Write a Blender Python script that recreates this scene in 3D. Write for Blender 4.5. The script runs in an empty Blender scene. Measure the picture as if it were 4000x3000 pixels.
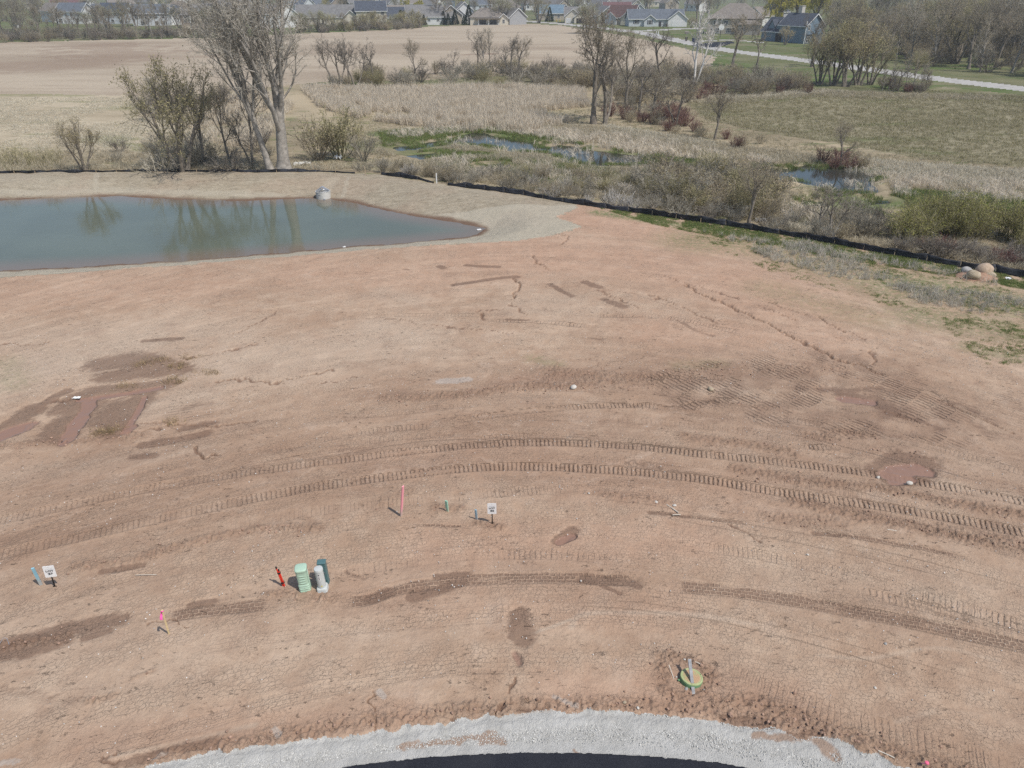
import bpy, math, random
import numpy as np
from mathutils import Vector, Matrix

sc = bpy.context.scene
COL = sc.collection
R = math.radians

# ------------------------------------------------------------------ camera, sky, sun, exposure
H = 16.5
PITCH = R(28.8)
F = 2830.0
cam_d = bpy.data.cameras.new('camera')
cam = bpy.data.objects.new('camera', cam_d)
COL.objects.link(cam)
cam_d.sensor_width = 36.0
cam_d.lens = F / 4000 * 36
cam_d.clip_start = 0.1
cam_d.clip_end = 6000
cam.location = (0, 0, H)
cam.rotation_euler = (R(90) - PITCH, 0, 0)
sc.camera = cam

SUN_EL = R(57)
SUN_AZ = math.atan2(0.77, -0.64)          # compass angle from +Y, clockwise: behind the camera, to the right
sun_dir = Vector((math.sin(SUN_AZ) * math.cos(SUN_EL), math.cos(SUN_AZ) * math.cos(SUN_EL), math.sin(SUN_EL)))
world = bpy.data.worlds.new('World')
sc.world = world
world.use_nodes = True
wn = world.node_tree
sky = wn.nodes.new('ShaderNodeTexSky')
sky.sky_type = 'NISHITA'
sky.sun_disc = False
sky.sun_elevation = SUN_EL
sky.sun_rotation = SUN_AZ
sky.air_density = 1.1
sky.dust_density = 1.2
sky.ozone_density = 1.2
bg = wn.nodes['Background']
bg.inputs['Strength'].default_value = 0.105
wn.links.new(sky.outputs['Color'], bg.inputs['Color'])
sun_l = bpy.data.lights.new('sun', 'SUN')
sun_l.energy = 3.3
sun_l.angle = R(0.6)
sun_l.color = (1.0, 0.955, 0.90)
sun = bpy.data.objects.new('sun', sun_l)
COL.objects.link(sun)
sun.rotation_euler = sun_dir.to_track_quat('Z', 'Y').to_euler()
sc.view_settings.view_transform = 'Standard'
sc.view_settings.look = 'None'
sc.view_settings.exposure = 0.25
sc.view_settings.gamma = 1.0
sc.view_settings.use_curve_mapping = False
sc.cycles.max_bounces = 6
sc.cycles.diffuse_bounces = 3
sc.cycles.use_denoising = False
sc.render.film_transparent = False

# ------------------------------------------------------------------ noise and geometry helpers (numpy)
def _hash(ix, iy, seed):
    h = (ix.astype(np.int64) * 374761393 + iy.astype(np.int64) * 668265263 + seed * 1274126177) & 0xFFFFFFFF
    h = ((h ^ (h >> 13)) * 1274126177) & 0xFFFFFFFF
    h = (h ^ (h >> 16)) & 0xFFFFFFFF
    return (h & 0xFFFFFF) / float(0xFFFFFF)

def vnoise(x, y, seed=0):
    ix = np.floor(x); iy = np.floor(y)
    fx = x - ix; fy = y - iy
    fx = fx * fx * (3 - 2 * fx); fy = fy * fy * (3 - 2 * fy)
    a = _hash(ix, iy, seed); b = _hash(ix + 1, iy, seed)
    c = _hash(ix, iy + 1, seed); d = _hash(ix + 1, iy + 1, seed)
    return (a * (1 - fx) + b * fx) * (1 - fy) + (c * (1 - fx) + d * fx) * fy

def fbm(x, y, octv=4, seed=0, gain=0.5):
    s = 0; a = 1.0; t = 0
    for o in range(octv):
        s = s + a * vnoise(x * 2 ** o + 17.3 * o, y * 2 ** o - 9.1 * o, seed + o * 7)
        t += a; a *= gain
    return s / t

def sstep(a, b, x):
    t = np.clip((x - a) / (b - a), 0, 1)
    return t * t * (3 - 2 * t)

def in_poly(poly, X, Y):
    poly = np.asarray(poly); n = len(poly)
    inside = np.zeros(X.shape, bool)
    x0, y0 = poly[:, 0], poly[:, 1]
    for i in range(n):
        j = (i + 1) % n
        if y0[i] == y0[j]:
            continue
        c = (y0[i] > Y) != (y0[j] > Y)
        xi = (x0[j] - x0[i]) * (Y - y0[i]) / (y0[j] - y0[i]) + x0[i]
        inside ^= c & (X < xi)
    return inside

def line_sl(pts, X, Y, maxd):
    """arc length s and signed lateral offset l of each point from a polyline; l = 1e9 where farther than maxd"""
    pts = np.asarray(pts, float)
    s_out = np.zeros(X.shape); l_out = np.full(X.shape, 1e9)
    m = (X > pts[:, 0].min() - maxd) & (X < pts[:, 0].max() + maxd) & (Y > pts[:, 1].min() - maxd) & (Y < pts[:, 1].max() + maxd)
    if not m.any():
        return s_out, l_out
    x = X[m]; y = Y[m]
    best = np.full(x.shape, 1e9); bs = np.zeros(x.shape); bl = np.full(x.shape, 1e9)
    acc = 0.0
    for i in range(len(pts) - 1):
        dx, dy = pts[i + 1] - pts[i]
        L = math.hypot(dx, dy)
        if L < 1e-6:
            continue
        ux, uy = dx / L, dy / L
        rx = x - pts[i, 0]; ry = y - pts[i, 1]
        t = np.clip(rx * ux + ry * uy, 0, L)
        ex = rx - t * ux; ey = ry - t * uy
        dist = np.hypot(ex, ey)
        sgn = np.where(ux * ry - uy * rx >= 0, 1.0, -1.0)
        k = dist < best
        best[k] = dist[k]; bs[k] = (acc + t)[k]; bl[k] = (dist * sgn)[k]
        acc += L
    bl[best > maxd] = 1e9
    s_out[m] = bs; l_out[m] = bl
    return s_out, l_out

def smooth_line(pts, n=6):
    """Catmull-Rom through the points"""
    p = [np.array(q, float) for q in pts]
    p = [2 * p[0] - p[1]] + p + [2 * p[-1] - p[-2]]
    out = []
    for i in range(1, len(p) - 2):
        for k in range(n):
            t = k / n
            out.append(0.5 * ((2 * p[i]) + (-p[i - 1] + p[i + 1]) * t + (2 * p[i - 1] - 5 * p[i] + 4 * p[i + 1] - p[i + 2]) * t * t
                              + (-p[i - 1] + 3 * p[i] - 3 * p[i + 1] + p[i + 2]) * t ** 3))
    out.append(p[-2])
    return np.array(out)

# survey helper: the photograph's pixel (4000 x 3000) to a point of the ground
SP, CP = math.sin(PITCH), math.cos(PITCH)
def ray(u, v):
    a = (u - 2000) / F; b = (1500 - v) / F
    return a, CP + b * SP, -SP + b * CP

def at_z(u, v, z):
    x, y, w = ray(u, v)
    t = (z - H) / w
    return np.array((x * t, y * t))

POND_Z = -1.0
pond_px = [(-900, 800), (-400, 790), (0, 783), (200, 775), (450, 766), (700, 780), (900, 785), (1150, 776), (1260, 775), (1330, 783),
           (1400, 796), (1480, 815), (1560, 835), (1650, 848), (1750, 861), (1830, 876), (1880, 893), (1884, 904), (1862, 918), (1800, 929),
           (1600, 947), (1400, 962), (1200, 980), (900, 1003), (600, 1025), (300, 1043), (0, 1057), (-400, 1078), (-900, 1105)]
POND = np.array([at_z(u, v, POND_Z) for u, v in pond_px])
fence_px = [(-1200, 676), (-400, 676), (240, 674), (700, 671), (1000, 672), (1390, 678), (1490, 683), (1690, 716), (1760, 724), (2000, 757), (2200, 790),
            (2500, 834), (2800, 878), (3100, 926), (3400, 983), (3700, 1036), (4000, 1085), (4600, 1190), (5600, 1370)]
FENCE = np.array([at_z(u, v, 0.0) for u, v in fence_px])
def fence_y(x):
    return np.interp(x, FENCE[:, 0], FENCE[:, 1])

MARSH_Z = -0.72
marsh_water_px = [
    [(1530, 580), (1620, 566), (1700, 556), (1750, 546), (1790, 534), (1850, 523), (1900, 524), (1980, 536), (2060, 552), (2130, 574), (2200, 570),
     (2290, 574), (2330, 590), (2390, 598), (2460, 608), (2560, 616), (2560, 640), (2440, 652), (2300, 648), (2230, 636), (2160, 604), (2000, 592),
     (1900, 577), (1800, 566), (1700, 574), (1560, 594)],
    [(2830, 668), (2960, 655), (3060, 664), (3160, 652), (3290, 652), (3420, 668), (3440, 690), (3400, 720), (3420, 748), (3340, 758), (3260, 770), (3200, 735),
     (3100, 710), (2980, 708), (2840, 690)],
    [(3130, 790), (3200, 782), (3220, 800), (3140, 806)], [(3400, 780), (3460, 776), (3470, 796), (3410, 800)],
    [(3830, 806), (3960, 806), (4300, 822), (4300, 842), (3900, 830)], [(1590, 606), (1700, 600), (1730, 616), (1640, 625)],
    [(2530, 676), (2570, 672), (2570, 700), (2540, 704)], [(3540, 892), (3600, 888), (3610, 908), (3560, 912)], [(1770, 690), (1800, 686), (1800, 704), (1772, 706)],
    [(1880, 640), (1960, 636), (1960, 652), (1890, 654)],
]
MARSH_W = [np.array([at_z(u, v, MARSH_Z) for u, v in p]) for p in marsh_water_px]

gravel_px = [(-700, 3420), (-300, 3260), (250, 3070), (560, 3000), (800, 2942), (1100, 2903), (1350, 2872), (1600, 2846), (1780, 2812), (1900, 2800), (2100, 2782), (2400, 2780),
             (2700, 2800), (2900, 2836), (3050, 2856), (3110, 2884), (3250, 2890), (3350, 2930), (3500, 2982), (3700, 3060), (4200, 3260), (4700, 3480)]
GRAV = np.array([at_z(u, v, -0.05) for u, v in gravel_px])
street_px = [(200, 3290), (900, 3080), (1380, 2990), (1600, 2963), (1800, 2947), (2050, 2939), (2300, 2941), (2550, 2953), (2800, 2977), (3300, 3070), (4000, 3290)]
STREET = np.array([at_z(u, v, -0.10) for u, v in street_px])

def poly_dist(poly, X, Y, maxd):
    """signed distance to a closed polygon, positive outside"""
    pts = np.vstack([poly, poly[:1]])
    _, l = line_sl(pts, X, Y, maxd)
    d = np.minimum(np.abs(l), maxd)
    return np.where(in_poly(poly, X, Y), -d, d)

def base_z(X, Y):
    X = np.atleast_1d(np.asarray(X, float)); Y = np.atleast_1d(np.asarray(Y, float))
    Z = np.zeros(X.shape)
    beyond = Y - fence_y(X)
    Z += -0.55 * sstep(0.4, 6, beyond) * (1 - sstep(118, 150, Y + 0.15 * X))
    # marsh water hollows
    near = (beyond > 0) & (Y < 130)
    if near.any():
        nx = X[near] + 1.1 * (fbm(X[near] * .5, Y[near] * .5, 3, 3) - .5); ny = Y[near] + 2.6 * (fbm(X[near] * .5, Y[near] * .5, 3, 9) - .5)
        dmin = np.full(nx.shape, 3.0)
        for w in MARSH_W:
            dmin = np.minimum(dmin, poly_dist(w, nx, ny, 3.0))
        Z[near] -= 0.32 * (1 - sstep(-0.6, 0.7, dmin))
    # pond basin
    m = (X < 6) & (Y > 38) & (Y < 80)
    if m.any():
        d = poly_dist(POND, X[m], Y[m], 8.0)
        Z[m] += np.where(d < 0, POND_Z + np.maximum(d * .25, -1.2), POND_Z * (1 - sstep(-0.3, 4.6, d)))
    # far ground rises a touch towards the houses on the left and the wood
    Z += 0.5 * sstep(150, 330, Y) * (fbm(X * .01, Y * .01, 2, 5))
    # slight rolls of the graded lot
    Z += 0.10 * (fbm(X * .11, Y * .11, 3, 31) - .5) * (beyond < 0) * (Y < 62)
    return Z

def P(u, v):
    x, y, w = ray(u, v)
    z = 0.0
    for _ in range(14):
        t = (z - H) / w
        zn = float(base_z(x * t, y * t)[0])
        z = 0.5 * z + 0.5 * zn
    t = (z - H) / w
    return Vector((x * t, y * t, z))

def PW(px):
    return np.array([P(u, v)[:2] for u, v in px])

def ray_at(u, v, z):
    a = at_z(u, v, z)
    return Vector((a[0], a[1], z))

def mpp(y):
    """metres per photograph pixel at ground distance y"""
    return (y * CP + H * SP) / F

# ------------------------------------------------------------------ object helpers
def tag(o, label=None, cat=None, group=None, kind=None):
    if label: o['label'] = label
    if cat: o['category'] = cat
    if group: o['group'] = group
    if kind: o['kind'] = kind
    return o

def obj(name, me, parent=None, loc=None, rz=None, m=None):
    o = bpy.data.objects.new(name, me)
    COL.objects.link(o)
    if parent: o.parent = parent
    if loc is not None: o.location = loc
    if rz is not None: o.rotation_euler = (0, 0, rz)
    if m is not None: me.materials.append(m)
    return o

def empty(name, loc, rz=0.0):
    o = bpy.data.objects.new(name, None)
    COL.objects.link(o)
    o.empty_display_size = 0.2
    o.location = loc; o.rotation_euler = (0, 0, rz)
    return o

def mesh_np(name, V, Fc, attrs=None, smooth=True, mats=(), mat_idx=None):
    me = bpy.data.meshes.new(name)
    V = np.asarray(V, np.float32); Fc = np.asarray(Fc, np.int32)
    k = Fc.shape[1]
    me.vertices.add(len(V)); me.vertices.foreach_set('co', V.ravel())
    me.loops.add(Fc.size); me.loops.foreach_set('vertex_index', Fc.ravel())
    me.polygons.add(len(Fc))
    me.polygons.foreach_set('loop_start', np.arange(0, Fc.size, k, dtype=np.int32))
    me.polygons.foreach_set('loop_total', np.full(len(Fc), k, np.int32))
    me.polygons.foreach_set('use_smooth', np.full(len(Fc), smooth, bool))
    for m in mats: me.materials.append(m)
    if mat_idx is not None: me.polygons.foreach_set('material_index', np.asarray(mat_idx, np.int32))
    me.update(calc_edges=True)
    for an, av in (attrs or {}).items():
        av = np.asarray(av, np.float32)
        if av.ndim == 2:
            a = me.attributes.new(an, 'FLOAT_VECTOR', 'POINT'); a.data.foreach_set('vector', av.ravel())
        else:
            a = me.attributes.new(an, 'FLOAT', 'POINT'); a.data.foreach_set('value', av)
    return me

class MB:
    """collects verts and faces of one mesh"""
    def __init__(s): s.v = []; s.f = []; s.mi = []
    def add(s, vs, fs, mi=0):
        o = len(s.v); s.v += [tuple(q) for q in vs]
        s.f += [tuple(i + o for i in q) for q in fs]; s.mi += [mi] * len(fs)
        return s
    def box(s, c, d, M=None, mi=0):
        x, y, z = d[0] / 2, d[1] / 2, d[2] / 2
        vs = [Vector((sx * x + c[0], sy * y + c[1], sz * z + c[2])) for sz in (-1, 1) for sy in (-1, 1) for sx in (-1, 1)]
        if M is not None: vs = [M @ q for q in vs]
        return s.add(vs, [(0, 2, 3, 1), (4, 5, 7, 6), (0, 1, 5, 4), (2, 6, 7, 3), (0, 4, 6, 2), (1, 3, 7, 5)], mi)
    def tube(s, pts, rad, n=6, cap=True, mi=0, flat=1.0):
        pts = [Vector(p) for p in pts]
        if not isinstance(rad, (list, tuple)): rad = [rad] * len(pts)
        vs = []; prev = None
        for i, p in enumerate(pts):
            d = (pts[min(i + 1, len(pts) - 1)] - pts[max(i - 1, 0)]).normalized()
            a = prev if prev is not None else (Vector((1, 0, 0)) if abs(d.x) < .9 else Vector((0, 1, 0)))
            a = (a - d * a.dot(d)).normalized(); b = d.cross(a); prev = a
            for k in range(n):
                t = 2 * math.pi * k / n
                vs.append(p + (a * math.cos(t) + b * math.sin(t) * flat) * rad[i])
        fs = [(i * n + k, i * n + (k + 1) % n, (i + 1) * n + (k + 1) % n, (i + 1) * n + k) for i in range(len(pts) - 1) for k in range(n)]
        if cap: fs += [tuple(reversed(range(n))), tuple(range((len(pts) - 1) * n, len(pts) * n))]
        return s.add(vs, fs, mi)
    def lathe(s, prof, n=24, c=(0, 0, 0), mi=0, cap=True, sq=None):
        """profile of (radius, z); sq = superellipse exponent for rounded squares"""
        vs = []
        for r, z in prof:
            for k in range(n):
                t = 2 * math.pi * (k + .5) / n
                ct, st = math.cos(t), math.sin(t)
                if sq:
                    q = (abs(ct) ** sq + abs(st) ** sq) ** (-1 / sq)
                    ct, st = ct * q, st * q
                vs.append((c[0] + r * ct, c[1] + r * st, c[2] + z))
        fs = [(i * n + k, i * n + (k + 1) % n, (i + 1) * n + (k + 1) % n, (i + 1) * n + k) for i in range(len(prof) - 1) for k in range(n)]
        if cap: fs += [tuple(reversed(range(n))), tuple(range((len(prof) - 1) * n, len(prof) * n))]
        return s.add(vs, fs, mi)
    def mesh(s, name, mats=(), smooth=False):
        me = bpy.data.meshes.new(name)
        me.from_pydata(s.v, [], s.f)
        for m in (mats if isinstance(mats, (list, tuple)) else [mats]): me.materials.append(m)
        me.polygons.foreach_set('material_index', s.mi)
        me.polygons.foreach_set('use_smooth', [smooth] * len(s.f))
        me.update()
        return me
    def obj(s, name, mats, parent=None, loc=None, rz=None, smooth=False):
        return obj(name, s.mesh(name, mats, smooth), parent, loc, rz)

def autosmooth(o, ang=35):
    me = o.data
    me.polygons.foreach_set('use_smooth', [True] * len(me.polygons))
    me.set_sharp_from_angle(angle=R(ang))

def bevel(o, w, seg=2):
    m = o.modifiers.new('bevel', 'BEVEL'); m.width = w; m.segments = seg; m.limit_method = 'ANGLE'
    return o

# ------------------------------------------------------------------ materials
class NB:
    def __init__(s, name):
        s.m = bpy.data.materials.new(name); s.m.use_nodes = True
        s.t = s.m.node_tree; s.t.nodes.clear()
        s.out = s.t.nodes.new('ShaderNodeOutputMaterial')
        s.b = s.t.nodes.new('ShaderNodeBsdfPrincipled')
        s.b.inputs['Specular IOR Level'].default_value = 0.2
        s.t.links.new(s.b.outputs[0], s.out.inputs[0])
    def n(s, typ, ins=None, **props):
        nd = s.t.nodes.new(typ)
        for k, v in props.items(): setattr(nd, k, v)
        for k, v in (ins or {}).items(): s.put(nd.inputs[k], v)
        return nd
    def put(s, sock, v):
        if isinstance(v, bpy.types.NodeSocket): s.t.links.new(v, sock)
        elif isinstance(v, (tuple, list)) and len(v) == 3 and sock.type == 'RGBA': sock.default_value = (*v, 1)
        else: sock.default_value = v
    def math(s, op, a, b=0.0, c=None, clamp=False):
        nd = s.t.nodes.new('ShaderNodeMath'); nd.operation = op; nd.use_clamp = clamp
        s.put(nd.inputs[0], a); s.put(nd.inputs[1], b)
        if c is not None: s.put(nd.inputs[2], c)
        return nd.outputs[0]
    def mix(s, f, a, b, mode='MIX'):
        nd = s.t.nodes.new('ShaderNodeMix'); nd.data_type = 'RGBA'; nd.blend_type = mode
        s.put(nd.inputs[0], f); s.put(nd.inputs[6], a); s.put(nd.inputs[7], b)
        return nd.outputs[2]
    def attr(s, name, vec=False):
        nd = s.t.nodes.new('ShaderNodeAttribute'); nd.attribute_name = name
        return nd.outputs['Vector' if vec else 'Fac']
    def pos(s): return s.n('ShaderNodeNewGeometry').outputs['Position']
    def obco(s): return s.n('ShaderNodeTexCoord').outputs['Object']
    def noise(s, scale, detail=4, vec=None, rough=.55, dist=0.0):
        nd = s.n('ShaderNodeTexNoise', {'Scale': scale, 'Detail': detail, 'Roughness': rough, 'Distortion': dist})
        s.put(nd.inputs['Vector'], vec if vec is not None else s.pos())
        return nd.outputs['Fac']
    def ramp(s, f, a, b):
        nd = s.n('ShaderNodeMapRange', {'From Min': a, 'From Max': b}); nd.interpolation_type = 'SMOOTHSTEP'
        s.put(nd.inputs['Value'], f)
        return nd.outputs[0]
    def scale(s, v, f):
        nd = s.n('ShaderNodeVectorMath', operation='MULTIPLY'); s.put(nd.inputs[0], v); nd.inputs[1].default_value = f
        return nd.outputs[0]
    def bump(s, h, dist=.01, strength=1.0, normal=None):
        nd = s.n('ShaderNodeBump', {'Strength': strength, 'Distance': dist})
        s.put(nd.inputs['Height'], h)
        if normal is not None: s.put(nd.inputs['Normal'], normal)
        return nd.outputs[0]
    def done(s, col=None, rough=None, normal=None, **k):
        if col is not None: s.put(s.b.inputs['Base Color'], col)
        if rough is not None: s.put(s.b.inputs['Roughness'], rough)
        if normal is not None: s.put(s.b.inputs['Normal'], normal)
        for a, v in k.items(): s.put(s.b.inputs[a.replace('_', ' ')], v)
        return s.m

def m_plain(name, col, rough=.7, var=.12, scale=6.0, bump=0.0, spec=.2, obj_space=True, dirt=0.0):
    """painted or plain surface with a mottled tone, a little grime and relief"""
    b = NB(name)
    co = b.obco() if obj_space else b.pos()
    n1 = b.noise(scale, 5, co)
    dark = tuple(c * (1 - var) for c in col); lite = tuple(min(1, c * (1 + var)) for c in col)
    c = b.mix(b.ramp(n1, .3, .7), dark, lite)
    if dirt:
        c = b.mix(b.math('MULTIPLY', b.ramp(b.noise(scale * .6, 6, co, .7), .5, .75), dirt), c, (.30, .20, .15))
    nm = b.bump(b.noise(scale * 6, 4, co), .01, bump) if bump else None
    return b.done(c, rough, nm, **{'Specular_IOR_Level': spec})

def m_islands(name, cols, rough=.85, objvar=.25, thin=.3):
    """thin plant pieces: every piece its own tone, every plant a little lighter or darker"""
    b = NB(name)
    rnd = b.n('ShaderNodeNewGeometry').outputs['Random Per Island']
    cr = b.n('ShaderNodeValToRGB')
    els = cr.color_ramp.elements
    while len(els) < len(cols): els.new(.5)
    for i, (e, c) in enumerate(zip(els, cols)):
        e.position = i / max(1, len(cols) - 1); e.color = (*c, 1)
    b.put(cr.inputs[0], rnd)
    oi = b.n('ShaderNodeObjectInfo').outputs['Random']
    f = b.math('MULTIPLY_ADD', oi, 2 * objvar, 1 - objvar)
    cm = b.n('ShaderNodeVectorMath', operation='SCALE')
    b.put(cm.inputs[0], cr.outputs[0]); b.put(cm.inputs['Scale'], f)
    m = b.done(cm.outputs[0], rough, **{'Specular_IOR_Level': .1})
    if thin:                                                    # blades, twigs and buds let some light through
        tr = b.n('ShaderNodeBsdfTranslucent'); b.put(tr.inputs['Color'], cm.outputs[0])
        mx = b.n('ShaderNodeMixShader', {0: thin}); b.t.links.new(b.b.outputs[0], mx.inputs[1]); b.t.links.new(tr.outputs[0], mx.inputs[2])
        b.t.links.new(mx.outputs[0], b.out.inputs[0])
    return m
# ------------------------------------------------------------------ ground materials
def soil_material():
    b = NB('bare_red_soil')
    p = b.pos()
    wet = b.attr('wet'); mud = b.attr('mud'); pale = b.attr('pale'); grn = b.attr('grn'); red = b.attr('red'); grit = b.attr('grit'); rgh = b.attr('rgh')
    big = b.noise(.22, 4, p, .6); mid = b.noise(1.3, 5, p, .62); fine = b.noise(9.0, 6, p, .7); spk = b.noise(42.0, 3, p, .7)
    c = b.mix(b.ramp(b.math('ADD', b.math('MULTIPLY', mid, .55), b.math('MULTIPLY', big, .45)), .36, .64), (.368, .250, .170), (.475, .350, .250))
    c = b.mix(b.math('MULTIPLY', red, .62), c, (.445, .272, .185))
    c = b.mix(b.math('MULTIPLY', pale, .8), c, (.490, .390, .295))
    # streaks along the wheel arcs (worn bands of slightly different soil)
    arc = b.attr('arc', True)
    aw = b.n('ShaderNodeVectorMath', operation='ADD'); b.put(aw.inputs[0], arc)
    wn_ = b.n('ShaderNodeCombineXYZ'); b.put(wn_.inputs[1], b.math('MULTIPLY_ADD', big, 5.0, b.math('MULTIPLY', mid, 1.1))); b.put(aw.inputs[1], wn_.outputs[0])
    asep = b.n('ShaderNodeSeparateXYZ'); b.put(asep.inputs[0], arc)
    band = b.attr('band')
    zone = b.math('MULTIPLY', band, b.math('MULTIPLY_ADD', b.ramp(b.noise(1.0, 4, b.scale(arc, (.10, .40, 0)), .6), .34, .58), .65, .35))
    c = b.mix(b.math('MULTIPLY', zone, .72), c, (.300, .194, .130))
    st = b.noise(1.0, 6, b.scale(aw.outputs[0], (.16, 1.15, 0)), .68)
    c = b.mix(b.math('MULTIPLY', b.ramp(st, .44, .66), b.math('MULTIPLY_ADD', zone, .42, .10)), c, (.250, .160, .110))
    st2 = b.noise(1.0, 6, b.scale(aw.outputs[0], (.45, 3.0, 0)), .7)
    c = b.mix(b.math('MULTIPLY', b.ramp(st2, .50, .68), b.math('MULTIPLY_ADD', zone, .26, .08)), c, (.52, .395, .30))
    mot = b.noise(.55, 6, p, .72)
    c = b.mix(b.math('MULTIPLY', b.ramp(mot, .50, .70), .34), c, (.265, .172, .122))
    c = b.mix(b.math('MULTIPLY', b.ramp(mot, .46, .30), .34), c, (.505, .390, .298))
    # crumb and grain
    c = b.mix(b.math('MULTIPLY', b.ramp(fine, .5, .78), .38), c, (.20, .125, .09))
    c = b.mix(b.math('MULTIPLY', b.ramp(spk, .60, .80), .45), c, (.50, .40, .32))
    c = b.mix(b.math('MULTIPLY', b.ramp(spk, .42, .24), .40), c, (.19, .115, .08))
    c = b.mix(b.math('MULTIPLY', rgh, .46, clamp=True), c, (.190, .118, .082))
    gn = b.noise(3.2, 6, p, .72)
    c = b.mix(b.math('MULTIPLY', grn, b.ramp(gn, .36, .56)), c, (.165, .180, .080))
    c = b.mix(b.math('MULTIPLY', b.ramp(b.math('MULTIPLY_ADD', b.noise(5.0, 6, p, .78), 1.3, b.math('ADD', grit, -.75)), .40, .72), b.math('MULTIPLY', b.ramp(grit, .04, .5), .5)), c, (.43, .40, .36))
    # tyre prints: lug blocks pressed in, still damp; the ridges between them dry
    arcn = b.noise(1.0, 6, b.scale(arc, (1.6, 3.6, 0)), .72)
    trk = b.attr('trk', True)
    tk = b.attr('tmask')
    wob = b.noise(5.0, 3, p)
    tv = b.n('ShaderNodeVectorMath', operation='ADD')
    b.put(tv.inputs[0], trk)
    wv = b.n('ShaderNodeCombineXYZ'); b.put(wv.inputs[0], b.math('MULTIPLY_ADD', wob, .16, -.08)); b.put(wv.inputs[1], b.math('MULTIPLY_ADD', b.noise(4.1, 3, p), .15, -.075))
    b.put(tv.inputs[1], wv.outputs[0])
    br = b.n('ShaderNodeTexBrick', {'Scale': 1.0, 'Mortar Size': .024, 'Mortar Smooth': .6, 'Bias': 0.0, 'Brick Width': .180, 'Row Height': .150})
    br.offset = .5
    b.put(br.inputs['Vector'], tv.outputs[0])
    lug = b.math('SUBTRACT', 1.0, br.outputs['Fac'])
    tpr = b.ramp(b.math('MULTIPLY_ADD', b.noise(6.0, 4, p, .7), .25, b.noise(1.0, 4, b.scale(trk, (.7, 3.2, 0)), .6)), .47, .60)
    tw = b.math('MULTIPLY', b.math('MULTIPLY', lug, b.ramp(tk, .72, .95)), tpr)
    arcf = b.noise(1.0, 5, b.scale(arc, (5.5, 13.0, 0)), .75)
    wetn = b.ramp(b.math('MULTIPLY_ADD', arcf, 1.1, b.math('MULTIPLY_ADD', arcn, 1.5, b.math('MULTIPLY_ADD', wet, 1.25, -1.45))), .28, .78)
    wetn = b.math('MULTIPLY', wetn, b.ramp(wet, .04, .3))
    wf = b.math('MAXIMUM', wetn, tw, clamp=True)
    c = b.mix(b.math('MULTIPLY', wf, .66), c, (.165, .100, .068))
    mudf = b.ramp(b.math('MULTIPLY_ADD', arcn, .55, b.math('ADD', mud, -.28)), .22, .56)
    mudf = b.math('MULTIPLY', mudf, b.ramp(mud, .05, .3))
    c = b.mix(b.math('MULTIPLY', mudf, .95), c, (.268, .160, .115))
    # crawler plate grooves
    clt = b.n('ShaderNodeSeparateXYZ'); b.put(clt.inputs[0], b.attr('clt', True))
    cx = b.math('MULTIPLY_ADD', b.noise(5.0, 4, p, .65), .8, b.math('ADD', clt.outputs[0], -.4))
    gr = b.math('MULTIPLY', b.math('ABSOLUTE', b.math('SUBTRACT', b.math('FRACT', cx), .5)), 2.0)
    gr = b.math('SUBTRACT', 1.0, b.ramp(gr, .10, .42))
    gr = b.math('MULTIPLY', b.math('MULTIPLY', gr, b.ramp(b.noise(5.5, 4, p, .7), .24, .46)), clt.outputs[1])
    # relief: faint lug prints everywhere along the arcs, dry mud cracks, grain
    br2 = b.n('ShaderNodeTexBrick', {'Scale': 1.0, 'Mortar Size': .02, 'Mortar Smooth': .8, 'Brick Width': .17, 'Row Height': .15})
    av = b.n('ShaderNodeVectorMath', operation='ADD'); b.put(av.inputs[0], arc); b.put(av.inputs[1], b.scale(wv.outputs[0], (2.6, 2.4, 0)))
    b.put(br2.inputs['Vector'], av.outputs[0])
    fm = b.math('MULTIPLY', b.ramp(b.noise(1.0, 3, b.scale(arc, (.08, 1.1, 0))), .40, .54), b.ramp(mid, .34, .56))
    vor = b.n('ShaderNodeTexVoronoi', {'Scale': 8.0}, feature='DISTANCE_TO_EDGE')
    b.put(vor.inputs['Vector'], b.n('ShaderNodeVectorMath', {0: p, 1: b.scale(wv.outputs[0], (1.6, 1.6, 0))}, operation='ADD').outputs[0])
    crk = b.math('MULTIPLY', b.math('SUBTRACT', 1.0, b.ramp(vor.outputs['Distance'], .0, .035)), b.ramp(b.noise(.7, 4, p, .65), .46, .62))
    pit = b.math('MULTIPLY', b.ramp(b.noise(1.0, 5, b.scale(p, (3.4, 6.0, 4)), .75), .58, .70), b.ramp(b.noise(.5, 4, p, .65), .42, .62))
    h = b.math('MULTIPLY', crk, -.35)
    h = b.math('MULTIPLY_ADD', pit, -2.2, h)
    h = b.math('MULTIPLY_ADD', b.math('MULTIPLY', br2.outputs['Fac'], fm), .75, h)
    h = b.math('MULTIPLY_ADD', fine, 1.6, h)
    h = b.math('MULTIPLY_ADD', mid, 2.2, h)
    h = b.math('MULTIPLY_ADD', spk, .55, h)
    h = b.math('MULTIPLY_ADD', b.math('MULTIPLY', lug, tk), -.9, h)
    h = b.math('MULTIPLY_ADD', gr, -2.6, h)
    dry = b.math('SUBTRACT', 1.0, b.math('MULTIPLY', mudf, .93))
    nm = b.bump(b.math('MULTIPLY', h, dry), .024, .9)
    c = b.mix(b.math('MULTIPLY', b.math('MULTIPLY', crk, dry), .22), c, (.20, .125, .09))  # crack lines darkened in colour too, in place of shade inside them
    c = b.mix(b.math('MULTIPLY', b.math('MULTIPLY', gr, dry), .38), c, (.15, .092, .064))  # grooves painted darker for their shadow, partly for damp soil
    c = b.mix(b.math('MULTIPLY', b.math('MULTIPLY', pit, dry), .38), c, (.175, .110, .078))  # dark flecks painted as the shade in small holes
    mud = mudf
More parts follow.
